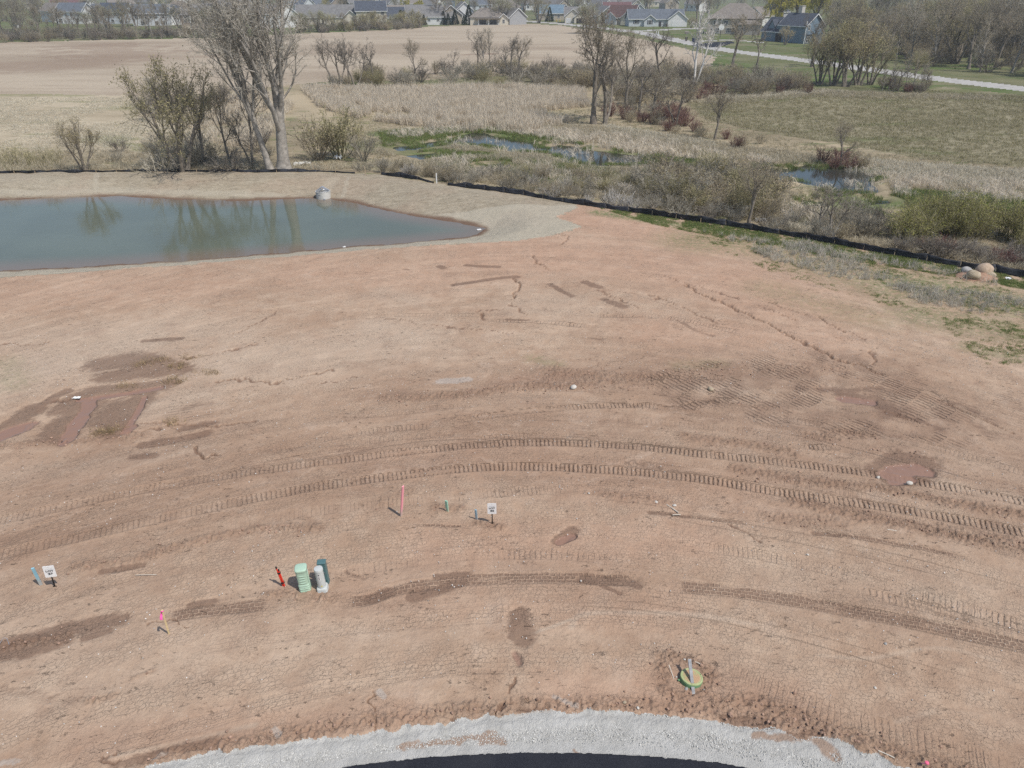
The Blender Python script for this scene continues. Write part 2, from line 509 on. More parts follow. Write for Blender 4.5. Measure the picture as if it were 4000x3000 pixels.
    ro = b.math('SUBTRACT', .93, b.math('ADD', b.math('MULTIPLY', mud, .62), b.math('MULTIPLY', wf, .18)))
    return b.done(c, ro, nm, **{'Specular_IOR_Level': .22})

def bank_material():
    """straw erosion matting: fibre grain, roll seams, thin places"""
    b = NB('straw_matting')
    p = b.pos()
    n1 = b.noise(1.0, 6, b.scale(p, (.8, 1.9, 3)), .75); n2 = b.noise(1.0, 5, b.scale(p, (3.0, 7.5, 6)), .75); n3 = b.noise(.16, 4, p)
    c = b.mix(b.ramp(n1, .33, .67), (.280, .236, .168), (.385, .333, .248))
    c = b.mix(b.math('MULTIPLY', b.ramp(n2, .5, .72), .7), c, (.47, .40, .30))
    c = b.mix(b.math('MULTIPLY', b.ramp(n2, .48, .30), .75), c, (.105, .078, .055))
    c = b.mix(b.math('MULTIPLY', b.ramp(n3, .45, .65), .25), c, (.36, .25, .18))
    c = b.mix(b.math('MULTIPLY', b.attr('pale'), .8), c, (.46, .415, .325))
    c = b.mix(b.attr('wet'), c, (.15, .088, .058))
    nm = b.bump(b.math('ADD', n2, b.math('MULTIPLY', n1, .9)), .12, .95)
    return b.done(c, .92, nm)

def veg_ground(name, base, lite, dark, green, gamt, sx=.5, sy=1.6, fine=5.0, bump=.06):
    b = NB(name)
    p = b.pos()
    n1 = b.noise(.05, 4, p, .6); n2 = b.noise(1.0, 6, b.scale(p, (sx, sy, 1)), .7); n3 = b.noise(fine, 5, p, .75)
    c = b.mix(b.ramp(n1, .35, .65), base, lite)
    c = b.mix(b.math('MULTIPLY', b.ramp(n2, .5, .7), .7), c, dark)
    c = b.mix(b.math('MULTIPLY', b.ramp(n3, .52, .75), .55), c, lite)
    c = b.mix(b.math('MULTIPLY', b.ramp(n3, .45, .25), .5), c, dark)
    g = b.math('MULTIPLY', b.ramp(b.noise(1.0, 6, b.scale(p, (sx * .35, sy * .5, 1)), .65), .62 - gamt * .3, .72 - gamt * .2), .85)
    g = b.math('MAXIMUM', g, b.math('MULTIPLY', b.attr('grn'), b.ramp(n3, .3, .5)))
    c = b.mix(g, c, green)
    c = b.mix(b.attr('pale'), c, lite)
    c = b.mix(b.math('MULTIPLY', b.attr('wet'), .9), c, dark)
    nm = b.bump(b.math('ADD', n3, b.math('MULTIPLY', n2, .5)), bump, .8)
    return b.done(c, .95, nm, **{'Specular_IOR_Level': .1})

def field_material():
    b = NB('corn_stubble')
    p = b.pos()
    rows = b.noise(1.0, 6, b.scale(p, (.05, .55, 1)), .72)
    big = b.noise(1.0, 4, b.scale(p, (.012, .035, 1)), .6)
    f = b.noise(1.0, 5, b.scale(p, (1.4, 3.5, 1)), .8)
    c = b.mix(b.ramp(big, .36, .62), (.305, .245, .180), (.400, .335, .252))
    c = b.mix(b.math('MULTIPLY', b.ramp(rows, .5, .68), .55), c, (.255, .195, .140))
    c = b.mix(b.math('MULTIPLY', b.ramp(f, .5, .7), .65), c, (.52, .445, .345))
    c = b.mix(b.math('MULTIPLY', b.ramp(f, .45, .28), .5), c, (.17, .125, .09))
    c = b.mix(b.math('MULTIPLY', b.attr('wet'), .8), c, (.215, .145, .105))
    return b.done(c, .95, b.bump(f, .08, .8), **{'Specular_IOR_Level': .1})

def road_material():
    b = NB('worn_pale_road')
    p = b.pos()
    n = b.noise(.6, 6, p, .7); f = b.noise(12, 4, p, .7)
    c = b.mix(b.ramp(n, .35, .65), (.34, .325, .30), (.43, .415, .385))
    c = b.mix(b.math('MULTIPLY', b.ramp(f, .55, .75), .35), c, (.28, .27, .25))
    return b.done(c, .9, b.bump(f, .01, .4))

def gravel_material():
    b = NB('crushed_limestone')
    p = b.pos()
    v = b.n('ShaderNodeTexVoronoi', {'Scale': 34.0}); b.put(v.inputs['Vector'], p)
    n = b.noise(1.6, 5, p, .65); f = b.noise(60, 4, p, .75)
    c = b.mix(b.ramp(n, .34, .66), (.39, .38, .35), (.47, .46, .43))
    vr = b.n('ShaderNodeSeparateColor'); b.put(vr.inputs[0], v.outputs['Color'])
    c = b.mix(b.math('MULTIPLY', vr.outputs[0], .25), c, (.30, .29, .265))
    c = b.mix(b.math('MULTIPLY', b.ramp(f, .5, .75), .4), c, (.52, .515, .495))
    c = b.mix(b.math('MULTIPLY', b.attr('wet'), .85), c, (.30, .205, .145))
    nm = b.bump(b.math('ADD', b.math('MULTIPLY', v.outputs['Distance'], -1.2), f), .018, .8)
    return b.done(c, .92, nm)

def asphalt_material():
    b = NB('fresh_asphalt')
    p = b.pos()
    f = b.noise(55, 5, p, .75); n = b.noise(1.2, 4, p)
    c = b.mix(b.ramp(f, .35, .7), (.010, .011, .015), (.034, .036, .046))
    c = b.mix(b.math('MULTIPLY', b.ramp(n, .45, .7), .3), c, (.04, .041, .046))
    return b.done(c, .85, b.bump(f, .012, .8))

def water_material(name, deep, rough=.04, bscale=2.5, bdist=.004, shallow=None):
    b = NB(name)
    p = b.pos()
    n = b.noise(bscale, 4, b.scale(p, (1, 1.6, 1)))
    big = b.noise(.12, 3, p)
    c = b.mix(b.ramp(big, .35, .65), deep, tuple(x * 1.18 for x in deep))
    if shallow: c = b.mix(b.attr('edge'), c, shallow)
    return b.done(c, rough, b.bump(n, bdist, .5), **{'Specular_IOR_Level': .5, 'IOR': 1.33})

M_SOIL = soil_material()
M_BANK = bank_material()
M_FIELD = field_material()
M_MARSH = veg_ground('marsh_thatch', (.225, .185, .120), (.400, .330, .225), (.110, .088, .055), (.100, .135, .045), .30)
M_DRYM = veg_ground('pale_dry_grass', (.350, .290, .200), (.470, .400, .290), (.205, .165, .105), (.175, .180, .080), .22, .18, .7)
M_MEAD = veg_ground('olive_meadow', (.195, .172, .105), (.275, .245, .165), (.125, .105, .062), (.130, .140, .060), .30, .22, .55, 3.0)
M_LAWN = veg_ground('spring_lawn', (.120, .130, .060), (.190, .180, .105), (.085, .082, .045), (.085, .130, .036), .45, .12, .25)
M_ROAD = road_material()
M_GRAV = gravel_material()
M_ASPH = asphalt_material()

# ------------------------------------------------------------------ ground regions (outlines surveyed from the photograph)
reg = {}
def region(name, px): reg[name] = PW(px)
region('field', [(-900, 190), (-300, 172), (0, 166), (400, 156), (900, 146), (1200, 130), (1500, 118), (1660, 104), (1900, 96), (2100, 94), (2200, 101), (2350, 123),
                 (2500, 152), (2650, 184), (2800, 224), (2740, 300), (2300, 310), (2000, 296), (1600, 314), (1300, 318), (1000, 345), (700, 372), (400, 372), (0, 366), (-900, 372)])
region('drym', [(-900, 372), (0, 366), (400, 370), (700, 374), (800, 450), (720, 570), (500, 612), (0, 616), (-900, 630)])
region('mead', [(2680, 400), (2900, 368), (3200, 352), (3500, 364), (3680, 338), (4000, 372), (4900, 470), (4900, 700), (4000, 652), (3600, 622), (3300, 566), (3000, 520), (2760, 470)])
region('bank', [(-900, 1150), (0, 1083), (300, 1063), (700, 1036), (1000, 1011), (1300, 986), (1700, 956), (2000, 943), (2150, 921), (2275, 886), (2172, 848), (2255, 812), (2230, 770), (2000, 735), (1720, 690), (1400, 655), (-900, 640)])
road_c = PW([(1900, 72), (2045, 82), (2181, 92), (2375, 112), (2497, 126), (2588, 146), (2723, 173), (2845, 197), (3000, 217), (3200, 243), (3400, 272), (3650, 306), (4000, 347), (4600, 420), (5200, 500)])
road_c = smooth_line(road_c, 5)
side_c = smooth_line(PW([(2440, 124), (2540, 119), (2650, 113), (2760, 109), (2900, 104)]), 5)
side2_c = smooth_line(PW([(2375, 112), (2300, 104), (2340, 96), (2420, 95)]), 5)
path_c = smooth_line(PW([(2700, 165), (2760, 160), (2850, 157), (2930, 162), (2985, 167)]), 5)
drive_poly = PW([(2700, 178), (2760, 166), (2860, 161), (2866, 168), (2800, 186), (2760, 184)])

def classify(X, Y):
    nx = X + (fbm(X * .9, Y * .9, 3, 71) - .5) * .02 * Y ** .8; ny = Y + (fbm(X * .9, Y * .7, 3, 72) - .5) * .035 * Y ** .8
    c = np.zeros(X.shape, int)                       # 0 marsh
    c[Y > 150] = 5                                   # lawn far away
    c[in_poly(reg['drym'], nx, ny)] = 3
    c[in_poly(reg['field'], nx, ny)] = 4
    c[in_poly(reg['mead'], nx, ny)] = 6
    right = (Y > 118) & (X > .27 * Y) & (c == 0) & ~in_poly(reg['mead'], nx, ny)
    c[right & (Y > 128)] = 5
    _, l = line_sl(road_c, X, Y, 8); c[np.abs(l) < 3.6] = 7
    _, l = line_sl(side_c, X, Y, 8); c[np.abs(l) < 3.0] = 7
    _, l = line_sl(side2_c, X, Y, 8); c[np.abs(l) < 3.0] = 7
    _, l = line_sl(path_c, X, Y, 8); c[np.abs(l) < 1.3] = 7
    c[in_poly(drive_poly, X, Y)] = 9
    soil = Y < fence_y(X)
    c[soil] = 1
    jx = X + (fbm(X * 2.5, Y * 2.5, 3, 81) - .5) * .5; jy = Y + (fbm(X * 2.5, Y * 2.5, 3, 82) - .5) * .9
    c[soil & in_poly(reg['bank'], jx, jy)] = 2
    k = Y < 18
    if k.any():
        gx = X[k]; gy = Y[k]
        gl = np.interp(gx, GRAV[:, 0], GRAV[:, 1]) + (fbm(gx * 3, gy * 3, 4, 91) - .5) * .34
        sl = np.interp(gx, STREET[:, 0], STREET[:, 1]) + (fbm(gx * 9, gy * 9, 3, 92) - .5) * .06
        ck = c[k]
        ck[gy < gl] = 8
        ck[gy < sl] = 9
        c[k] = ck
    return c

# ------------------------------------------------------------------ what lies on the soil: wet places, prints, cracks, berms (surveyed strokes)
# attribute, centre line in photograph pixels, width in metres, strength
strokes = [
    # soil churned darker by the crawlers
    ('band', [(-200, 2060), (600, 1900), (1400, 1740), (2200, 1650), (3000, 1660), (3600, 1740), (4200, 1860)], 8.5, .95), ('band', [(-200, 2230), (500, 2060), (1300, 1900), (2200, 1830), (3000, 1900), (3700, 2020), (4200, 2120)], 3.6, .9),
    ('band', [(1500, 1560), (2200, 1510), (2900, 1440), (3500, 1470)], 5.0, .9), ('band', [(-200, 2620), (600, 2420), (1400, 2300), (2200, 2250), (3000, 2310), (4200, 2570)], 1.6, .55), ('band', [(2700, 2600), (3300, 2800), (4100, 3060)], 1.6, .5), ('band', [(0, 2980), (700, 2870), (1500, 2760)], .9, .4),
    # muddy hollow on the left
    ('wet', [(400, 1420), (520, 1405), (640, 1425)], 2.0, .9), ('wet', [(420, 1470), (560, 1450), (700, 1440)], 1.6, .9), ('wet', [(560, 1510), (690, 1490)], .7, .9),
    ('wet', [(240, 1600), (330, 1540), (520, 1520), (640, 1500)], 1.3, 1), ('wet', [(60, 1690), (110, 1620), (190, 1560), (250, 1530)], .55, 1),
    ('wet', [(230, 1690), (300, 1610), (340, 1560)], 1.9, 1), ('wet', [(440, 1680), (500, 1600), (560, 1550)], 1.5, 1), ('wet', [(380, 1640), (450, 1580)], 1.4, .8), ('wet', [(0, 1690), (60, 1650), (120, 1600)], 1.2, 1),
    ('wet', [(560, 1735), (690, 1715), (800, 1690)], .55, .9), ('wet', [(530, 1780), (600, 1775)], .5, .8), ('wet', [(720, 1670), (830, 1650)], .5, .8), ('wet', [(730, 1590), (830, 1570)], .7, .5),
    ('wet', [(560, 1330), (640, 1325), (700, 1322)], .5, .8), ('wet', [(480, 1440), (610, 1400), (700, 1395)], .5, .5),
    ('mud', [(0, 1705), (50, 1680), (100, 1665)], .75, 1), ('mud', [(-200, 1740), (0, 1700)], .8, 1),
    ('mud', [(250, 1725), (290, 1670), (320, 1620), (345, 1570)], .55, 1), ('mud', [(310, 1560), (420, 1545), (520, 1530), (620, 1512)], .34, 1), ('mud', [(480, 1690), (520, 1640), (550, 1580), (565, 1550)], .28, .8), ('mud', [(490, 1685), (520, 1665)], .4, .9),
    # right puddles
    ('wet', [(3300, 1545), (3400, 1560), (3480, 1600)], 1.1, .9), ('mud', [(3290, 1558), (3350, 1560), (3400, 1568)], .55, .9), ('wet', [(3200, 1520), (3330, 1520), (3430, 1515)], .6, .7),
    ('wet', [(3450, 1830), (3520, 1800), (3600, 1800)], 1.3, 1), ('wet', [(3500, 1870), (3600, 1850)], 1.1, 1), ('mud', [(3480, 1850), (3560, 1830), (3610, 1840)], .7, 1), ('mud', [(3490, 1830), (3590, 1822)], .5, 1), ('mud', [(3490, 1880), (3560, 1870)], .4, .8),
    ('wet', [(3500, 1620), (3600, 1640), (3660, 1670)], .5, .7), ('wet', [(3680, 1570), (3760, 1580), (3880, 1650)], .6, .6), ('wet', [(3800, 1650), (3860, 1700)], .8, .5),
    # centre, behind
    ('wet', [(1715, 1040), (1730, 1045)], .5, 1), ('wet', [(1820, 1035), (1880, 1040), (1940, 1042)], .5, .9), ('wet', [(1770, 1112), (1850, 1100), (1950, 1085), (2020, 1080)], .45, 1), ('wet', [(2000, 1150), (2010, 1160)], .2, .7),
    ('wet', [(2150, 1110), (2210, 1145), (2230, 1155)], .5, .9), ('wet', [(2290, 1100), (2340, 1120)], .6, 1), ('wet', [(2360, 1170), (2430, 1195)], .7, .8), ('wet', [(1980, 1246), (2060, 1248)], .3, .8), ('wet', [(2300, 1320), (2350, 1325)], .3, .6), ('wet', [(1580, 1050), (1600, 1052)], .3, .7),
    ('wet', [(2060, 1000), (2160, 1005)], .3, .6), ('wet', [(2460, 1140), (2560, 1175), (2660, 1210)], .25, .5), ('wet', [(2650, 1250), (2720, 1290), (2780, 1310)], .4, .6),
    # small holes
    ('wet', [(2180, 2110), (2205, 2090), (2235, 2070)], .42, 1), ('mud', [(2190, 2112), (2230, 2095)], .32, .9), ('red', [(2190, 2112), (2230, 2090)], .4, 1),
    ('wet', [(2030, 2400), (2035, 2440), (2045, 2490)], .62, 1), ('wet', [(2010, 2480), (2060, 2470)], .4, 1), ('wet', [(2020, 2560), (2030, 2590)], .3, .45), ('mud', [(2015, 2555), (2030, 2585)], .3, .5), ('wet', [(2020, 2390), (2040, 2380)], .35, 1),
    # damp wheel ruts of the near arc
    ('wet', [(0, 2530), (100, 2500), (220, 2465), (330, 2440), (470, 2415)], .62, .95), ('wet', [(-200, 2600), (0, 2560), (120, 2540), (260, 2500)], .45, .9), ('wet', [(330, 2490), (420, 2460)], .3, .9), ('wet', [(0, 2690), (120, 2700), (240, 2730), (320, 2720)], .4, .5),
    ('wet', [(740, 2360), (830, 2345)], .25, 1), ('wet', [(400, 2230), (470, 2220), (560, 2205)], .25, .9), ('wet', [(1450, 2335), (1520, 2310)], .42, 1), ('wet', [(1610, 2330), (1690, 2310), (1800, 2270)], .42, 1), ('wet', [(1700, 2250), (1830, 2240)], .25, .9), ('wet', [(2280, 2260), (2400, 2265), (2490, 2275)], .4, .9), ('wet', [(2350, 2285), (2420, 2315)], .14, 1),
    ('wet', [(2540, 2000), (2640, 2010), (2690, 2015)], .2, .9), ('wet', [(3180, 2080), (3270, 2090)], .25, .7), ('wet', [(1350, 2230), (1420, 2260)], .2, .6),
    ('wet', [(450, 2985), (560, 2955), (700, 2920), (830, 2895)], .34, .7), ('wet', [(2830, 2805), (2920, 2815), (3000, 2830)], .30, .9), ('wet', [(3180, 2860), (3240, 2900)], .30, .9), ('wet', [(2030, 2780), (2130, 2772)], .22, .7),
    ('wet', [(3700, 2770), (3900, 2770)], .3, .35), ('wet', [(3560, 2810), (3640, 2790)], .3, .35), ('wet', [(3330, 2580), (3440, 2570)], .3, .3), ('wet', [(2200, 2400), (2280, 2395)], .1, .3), ('wet', [(3100, 2470), (3220, 2490)], .18, .4),
    # red and pale soils
    ('red', [(1900, 1000), (2300, 1000), (2700, 1050), (3000, 1150)], 9, .75), ('red', [(2250, 850), (2500, 900), (2800, 960)], 6, .8), ('red', [(1200, 1060), (1700, 1080)], 6, .55), ('red', [(0, 1150), (800, 1110)], 6, .45),
    ('red', [(2600, 1300), (3200, 1330)], 5, .6), ('red', [(1950, 1490), (2200, 1470)], 1.0, .8), ('red', [(2200, 1850), (2900, 1950)], 3, .5), ('red', [(1500, 1800), (2100, 1770)], 2.5, .5), ('red', [(1700, 2150), (2700, 2100)], 2.5, .6), ('red', [(1400, 2300), (2600, 2380)], 2, .4), ('red', [(2200, 2720), (2700, 2700), (3100, 2760)], 1.6, .65), ('red', [(300, 2900), (1000, 2830), (1600, 2780)], 1.0, .55),
    ('pale', [(0, 1480), (200, 1420), (500, 1350)], 5, .75), ('pale', [(100, 1330), (600, 1290), (900, 1310)], 4, .5), ('pale', [(900, 1420), (1300, 1380), (1600, 1330)], 5, .6), ('pale', [(1450, 1280), (1600, 1320)], 2.5, .7), ('pale', [(1500, 1150), (1600, 1170)], 2, .5),
    ('pale', [(0, 1860), (300, 1830), (600, 1780), (800, 1740)], 1.0, .6), ('pale', [(0, 2050), (60, 2040)], 1.0, .6), ('pale', [(600, 1600), (800, 1540)], 2, .55), ('pale', [(2780, 1520), (2900, 1525)], 1, .5), ('pale', [(2950, 1630), (3100, 1650)], 1.0, 1), ('pale', [(3500, 1780), (4000, 1850)], 2.0, .4), ('pale', [(3000, 1700), (3500, 1740)], 1.2, .4), ('pale', [(3700, 1900), (4000, 1960)], 1, .5), ('pale', [(2000, 1200), (2200, 1190)], 3, .4), ('pale', [(1000, 2500), (1500, 2550)], 3, .2), ('pale', [(0, 2480), (600, 2620)], 4, .35), ('pale', [(3100, 2250), (3800, 2350)], 3, .25),
    ('pale', [(400, 2960), (700, 2900), (1000, 2830)], .10, .9), ('pale', [(2230, 2450), (2300, 2395), (2700, 2400), (2950, 2440)], .14, .6), ('pale', [(2080, 2470), (2150, 2450), (2230, 2420)], .08, .8), ('pale', [(3200, 2560), (3400, 2570), (3660, 2530), (3900, 2580)], .10, .5), ('pale', [(3500, 2820), (3640, 2780)], .12, .6), ('pale', [(3480, 2300), (3800, 2360)], .6, .3),
    ('grit', [(1725, 1490), (1820, 1485)], .6, 1), ('grit', [(2160, 2720), (2250, 2760)], .2, .8), ('grit', [(1070, 2850), (1090, 2870)], .2, .9), ('grit', [(1480, 2700), (1500, 2720)], .2, .9), ('grit', [(600, 2960), (640, 2940)], .16, .8), ('grit', [(20, 2980), (60, 2975)], .3, .8), ('grit', [(660, 2440), (700, 2450)], .3, .5),
    # sparse green and weeds toward the fence on the right
    ('grn', [(2330, 830), (2600, 870), (2900, 915), (3200, 968), (3500, 1020), (3750, 1060), (4100, 1140)], 1.3, 1.0), ('grn', [(2700, 940), (2950, 960), (3250, 1040), (3500, 1130)], 4.5, .62), ('grn', [(3500, 1100), (3800, 1150), (4100, 1220)], 4.5, .85), ('grn', [(3600, 1230), (4000, 1300)], 3.5, .6), ('grn', [(3800, 1360), (4000, 1400)], 1.5, .5),
    ('grn', [(3000, 1130), (3400, 1240)], 3, .3), ('grn', [(2080, 1400), (2180, 1420)], .8, .35), ('grn', [(0, 1420), (60, 1500)], 1.5, .3), ('grn', [(2650, 1430), (2800, 1420)], 1, .25),
    # loose crumbly berms
    ('rgh', [(1500, 1560), (1800, 1540), (2000, 1515), (2250, 1505), (2520, 1470)], .7, 1), ('rgh', [(2150, 1450), (2350, 1480), (2550, 1480)], 1.4, .9), ('rgh', [(2600, 1470), (2900, 1440), (3300, 1440)], 1.0, .5),
    ('rgh', [(2680, 1700), (2900, 1730), (3100, 1770)], .55, .9), ('rgh', [(2870, 1830), (3100, 1870), (3400, 1900), (3700, 1960), (4000, 2010)], .55, 1), ('rgh', [(3150, 1700), (3250, 1710)], .6, .8), ('rgh', [(3270, 1680), (3400, 1700)], .5, .7), ('rgh', [(3100, 1960), (3400, 2020), (3700, 2080), (4000, 2130)], .6, .9), ('rgh', [(2350, 1930), (2600, 1960)], .5, .7), ('rgh', [(3000, 2020), (3300, 2040)], .6, .7),
    ('rgh', [(580, 2160), (800, 2110), (1000, 2070), (1250, 2060)], .4, .9), ('rgh', [(300, 2210), (500, 2190), (700, 2140)], .4, .7), ('rgh', [(1500, 1960), (1600, 1920)], .5, .6), ('rgh', [(1700, 1980), (1800, 1985)], .35, 1), ('rgh', [(1860, 2045), (1960, 2060)], .25, 1),
    ('rgh', [(0, 1740), (200, 1730), (400, 1720), (560, 1700)], .5, .8), ('rgh', [(2580, 2560), (2700, 2580), (2780, 2640), (2700, 2720), (2600, 2690), (2590, 2600)], .35, .9), ('rgh', [(600, 2960), (1000, 2890), (1500, 2810), (1900, 2770), (2500, 2750), (3000, 2810), (3400, 2900), (3900, 3060)], .45, .8), ('rgh', [(2800, 2740), (3000, 2760), (3250, 2850)], .5, 1), ('rgh', [(0, 2520), (150, 2500), (260, 2480)], .35, .8), ('rgh', [(1050, 2320), (1300, 2330)], .35, .7), ('rgh', [(350, 2740), (440, 2720)], .2, .9), ('rgh', [(520, 2650), (600, 2620)], .12, .8),
    ('rgh', [(3400, 1750), (3700, 1800)], .4, .4), ('rgh', [(2850, 1580), (3100, 1600)], .3, .4), ('rgh', [(3760, 1090), (3860, 1100)], .8, 1),
]
# tracks of crawler plates: centre line, half width, groove depth
cleats = [
    ([(-100, 2050), (200, 1990), (600, 1905), (1000, 1840), (1500, 1775), (1900, 1735), (2200, 1728), (2500, 1745), (2750, 1775), (3000, 1800), (3400, 1850), (3800, 1920), (4100, 1980)], .26, .042),
    ([(-100, 2190), (300, 2100), (700, 2010), (1100, 1925), (1500, 1865), (1900, 1825), (2200, 1826), (2500, 1845), (2800, 1880), (3100, 1930), (3400, 1970), (3700, 2020), (4100, 2100)], .27, .046),
    ([(1800, 1640), (2000, 1612), (2250, 1590), (2500, 1582), (2620, 1595), (2750, 1570)], .23, .036),
    ([(2500, 1480), (2700, 1470), (2900, 1480)], .24, .03),
    ([(0, 1960), (400, 1870), (800, 1790)], .24, .02), ([(1000, 1770), (1400, 1690), (1700, 1660)], .24, .02),
    ([(600, 1790), (760, 1770)], .22, .03), ([(300, 1790), (560, 1740), (900, 1680)], .22, .02), ([(3100, 1740), (3260, 1750)], .2, .04),
    ([(2760, 2600), (2920, 2660), (3080, 2720), (3250, 2790), (3450, 2850), (3700, 2930), (4000, 3030)], .36, .010), ([(2600, 2540), (2760, 2590)], .3, .012),
    ([(1900, 1250), (2100, 1255), (2300, 1275)], .25, .025), ([(2300, 1230), (2600, 1240), (2900, 1300)], .25, .018), ([(1250, 1250), (1600, 1230), (1900, 1230)], .25, .014), ([(900, 1080), (1300, 1070), (1600, 1050)], .25, .012),
]
# ground combed by crawler plates turning: outline, heading of the grooves (dx, dy), groove depth
hatched = [
    ([(2520, 1450), (2900, 1400), (3300, 1380), (3560, 1430), (3750, 1560), (3880, 1700), (3780, 1740), (3500, 1720), (3200, 1680), (2950, 1640), (2680, 1590), (2560, 1520)], (.62, -.78), .042),
    ([(2550, 1560), (2850, 1540), (2880, 1590), (2700, 1600)], (.5, -.86), .05),
    ([(3600, 1500), (4000, 1540), (4100, 1700), (3800, 1640)], (.75, -.66), .02),
    ([(2100, 1080), (2400, 1090), (2500, 1160), (2200, 1180)], (.85, -.5), .012),
    ([(550, 1590), (850, 1540), (900, 1660), (620, 1680)], (.9, .3), .012),
]
# wheel prints with damp lugs
tyres = [
    ([(600, 2420), (720, 2395), (900, 2372), (1100, 2352)], .30, [(0, 3.4)]),
    ([(1310, 2350), (1420, 2345), (1560, 2300), (1720, 2275), (1900, 2262), (2100, 2256), (2300, 2260), (2520, 2272)], .27, [(0, 40)]),
    ([(2600, 2285), (2800, 2302), (3000, 2328), (3200, 2362), (3400, 2402), (3700, 2460), (4000, 2522), (4300, 2590)], .30, [(0, 40)]),
    ([(1380, 2230), (1500, 2265)], .15, [(0, 9)]), ([(1440, 2395), (1500, 2370)], .16, [(0, 9)]),
    ([(3160, 2075), (3300, 2092), (3460, 2118), (3640, 2150), (3850, 2200)], .13, [(0, 9)]), ([(1600, 2050), (1860, 2060)], .09, [(0, 9)]), ([(2660, 2012), (2740, 2020), (2960, 2048)], .09, [(0, 9)]), ([(2120, 2010), (2180, 2015)], .05, [(0, 9)]),
    ([(380, 2240), (480, 2225), (560, 2205)], .12, [(0, 9)]),
]
# open cracks: centre line, width, depth
cracks = [
    ([(2680, 1110), (2740, 1150), (2830, 1185), (2900, 1220), (3000, 1265), (3060, 1300), (3110, 1330), (3160, 1350), (3200, 1372), (3230, 1376), (3285, 1412), (3370, 1430), (3440, 1460)], .09, .12),
    ([(2530, 1150), (2620, 1180), (2720, 1225), (2800, 1260)], .06, .06), ([(2010, 1090), (2030, 1110), (2020, 1135), (2008, 1150), (2004, 1165)], .10, .12), ([(1990, 1190), (2020, 1200), (2026, 1215), (2060, 1226)], .07, .08), ([(1870, 1212), (1930, 1210), (1975, 1200)], .05, .06), ([(1875, 1225), (1890, 1240), (1905, 1246)], .08, .1),
    ([(2080, 1000), (2100, 1025), (2140, 1050)], .07, .09), ([(2190, 955), (2220, 930), (2170, 910)], .06, .07), ([(2330, 1130), (2400, 1160), (2500, 1205)], .05, .06), ([(1000, 1345), (900, 1370), (830, 1385), (700, 1405)], .05, .06), ([(1300, 1440), (1180, 1470), (1050, 1495), (940, 1480), (840, 1490)], .06, .08),
    ([(1080, 1220), (950, 1290), (880, 1310)], .05, .05), ([(200, 1570), (260, 1560), (310, 1550)], .06, .08), ([(500, 1690), (590, 1680), (690, 1660), (860, 1660), (1000, 1640)], .06, .07), ([(760, 1750), (790, 1775), (850, 1785)], .09, .09), ([(0, 1345), (120, 1345), (200, 1335)], .05, .06), ([(550, 1650), (620, 1650), (670, 1675), (720, 1680)], .05, .06),
    ([(1465, 2710), (1460, 2760), (1465, 2860)], .022, .05), ([(2010, 2640), (1990, 2690)], .03, .05), ([(1950, 2790), (1970, 2770), (1965, 2745)], .05, .08), ([(1775, 2815), (1790, 2840)], .05, .06), ([(2840, 2050), (2900, 2075), (2980, 2110)], .03, .03), ([(570, 2440), (640, 2425), (690, 2432), (740, 2445), (800, 2440)], .025, .04),
    ([(3400, 1370), (3420, 1395), (3410, 1415)], .06, .06), ([(2600, 1080), (2700, 1110), (2800, 1140), (2900, 1170)], .04, .04), ([(1500, 1240), (1700, 1270), (1850, 1285), (2000, 1300)], .04, .03), ([(2280, 1400), (2330, 1410), (2340, 1440)], .03, .03), ([(1240, 1500), (1420, 1470)], .04, .03), ([(3200, 1240), (3290, 1290), (3400, 1330)], .05, .05), ([(3000, 1180), (3150, 1230)], .05, .04), ([(3700, 1570), (3800, 1620), (3950, 1690)], .05, .05),
    ([(2980, 1200), (3110, 1250)], .04, .04), ([(400, 2950), (470, 2970)], .03, .04), ([(3450, 1600), (3620, 1660)], .06, .07),
]
# ------------------------------------------------------------------ the ground sheet
def fan(qs, ts):
    phi = PITCH - np.arctan((1500 - qs * 3.90625) / F)
    d = H / np.tan(phi)
    depth = d * CP + H * SP
    X = depth[:, None] * ts[None, :]
    Y = np.repeat(d[:, None], len(ts), 1)
    return X, Y

def fan_faces(nr, nc):
    i = np.arange(nr - 1)[:, None] * nc + np.arange(nc - 1)[None, :]
    return np.stack([i, i + 1, i + nc + 1, i + nc], -1).reshape(-1, 4)

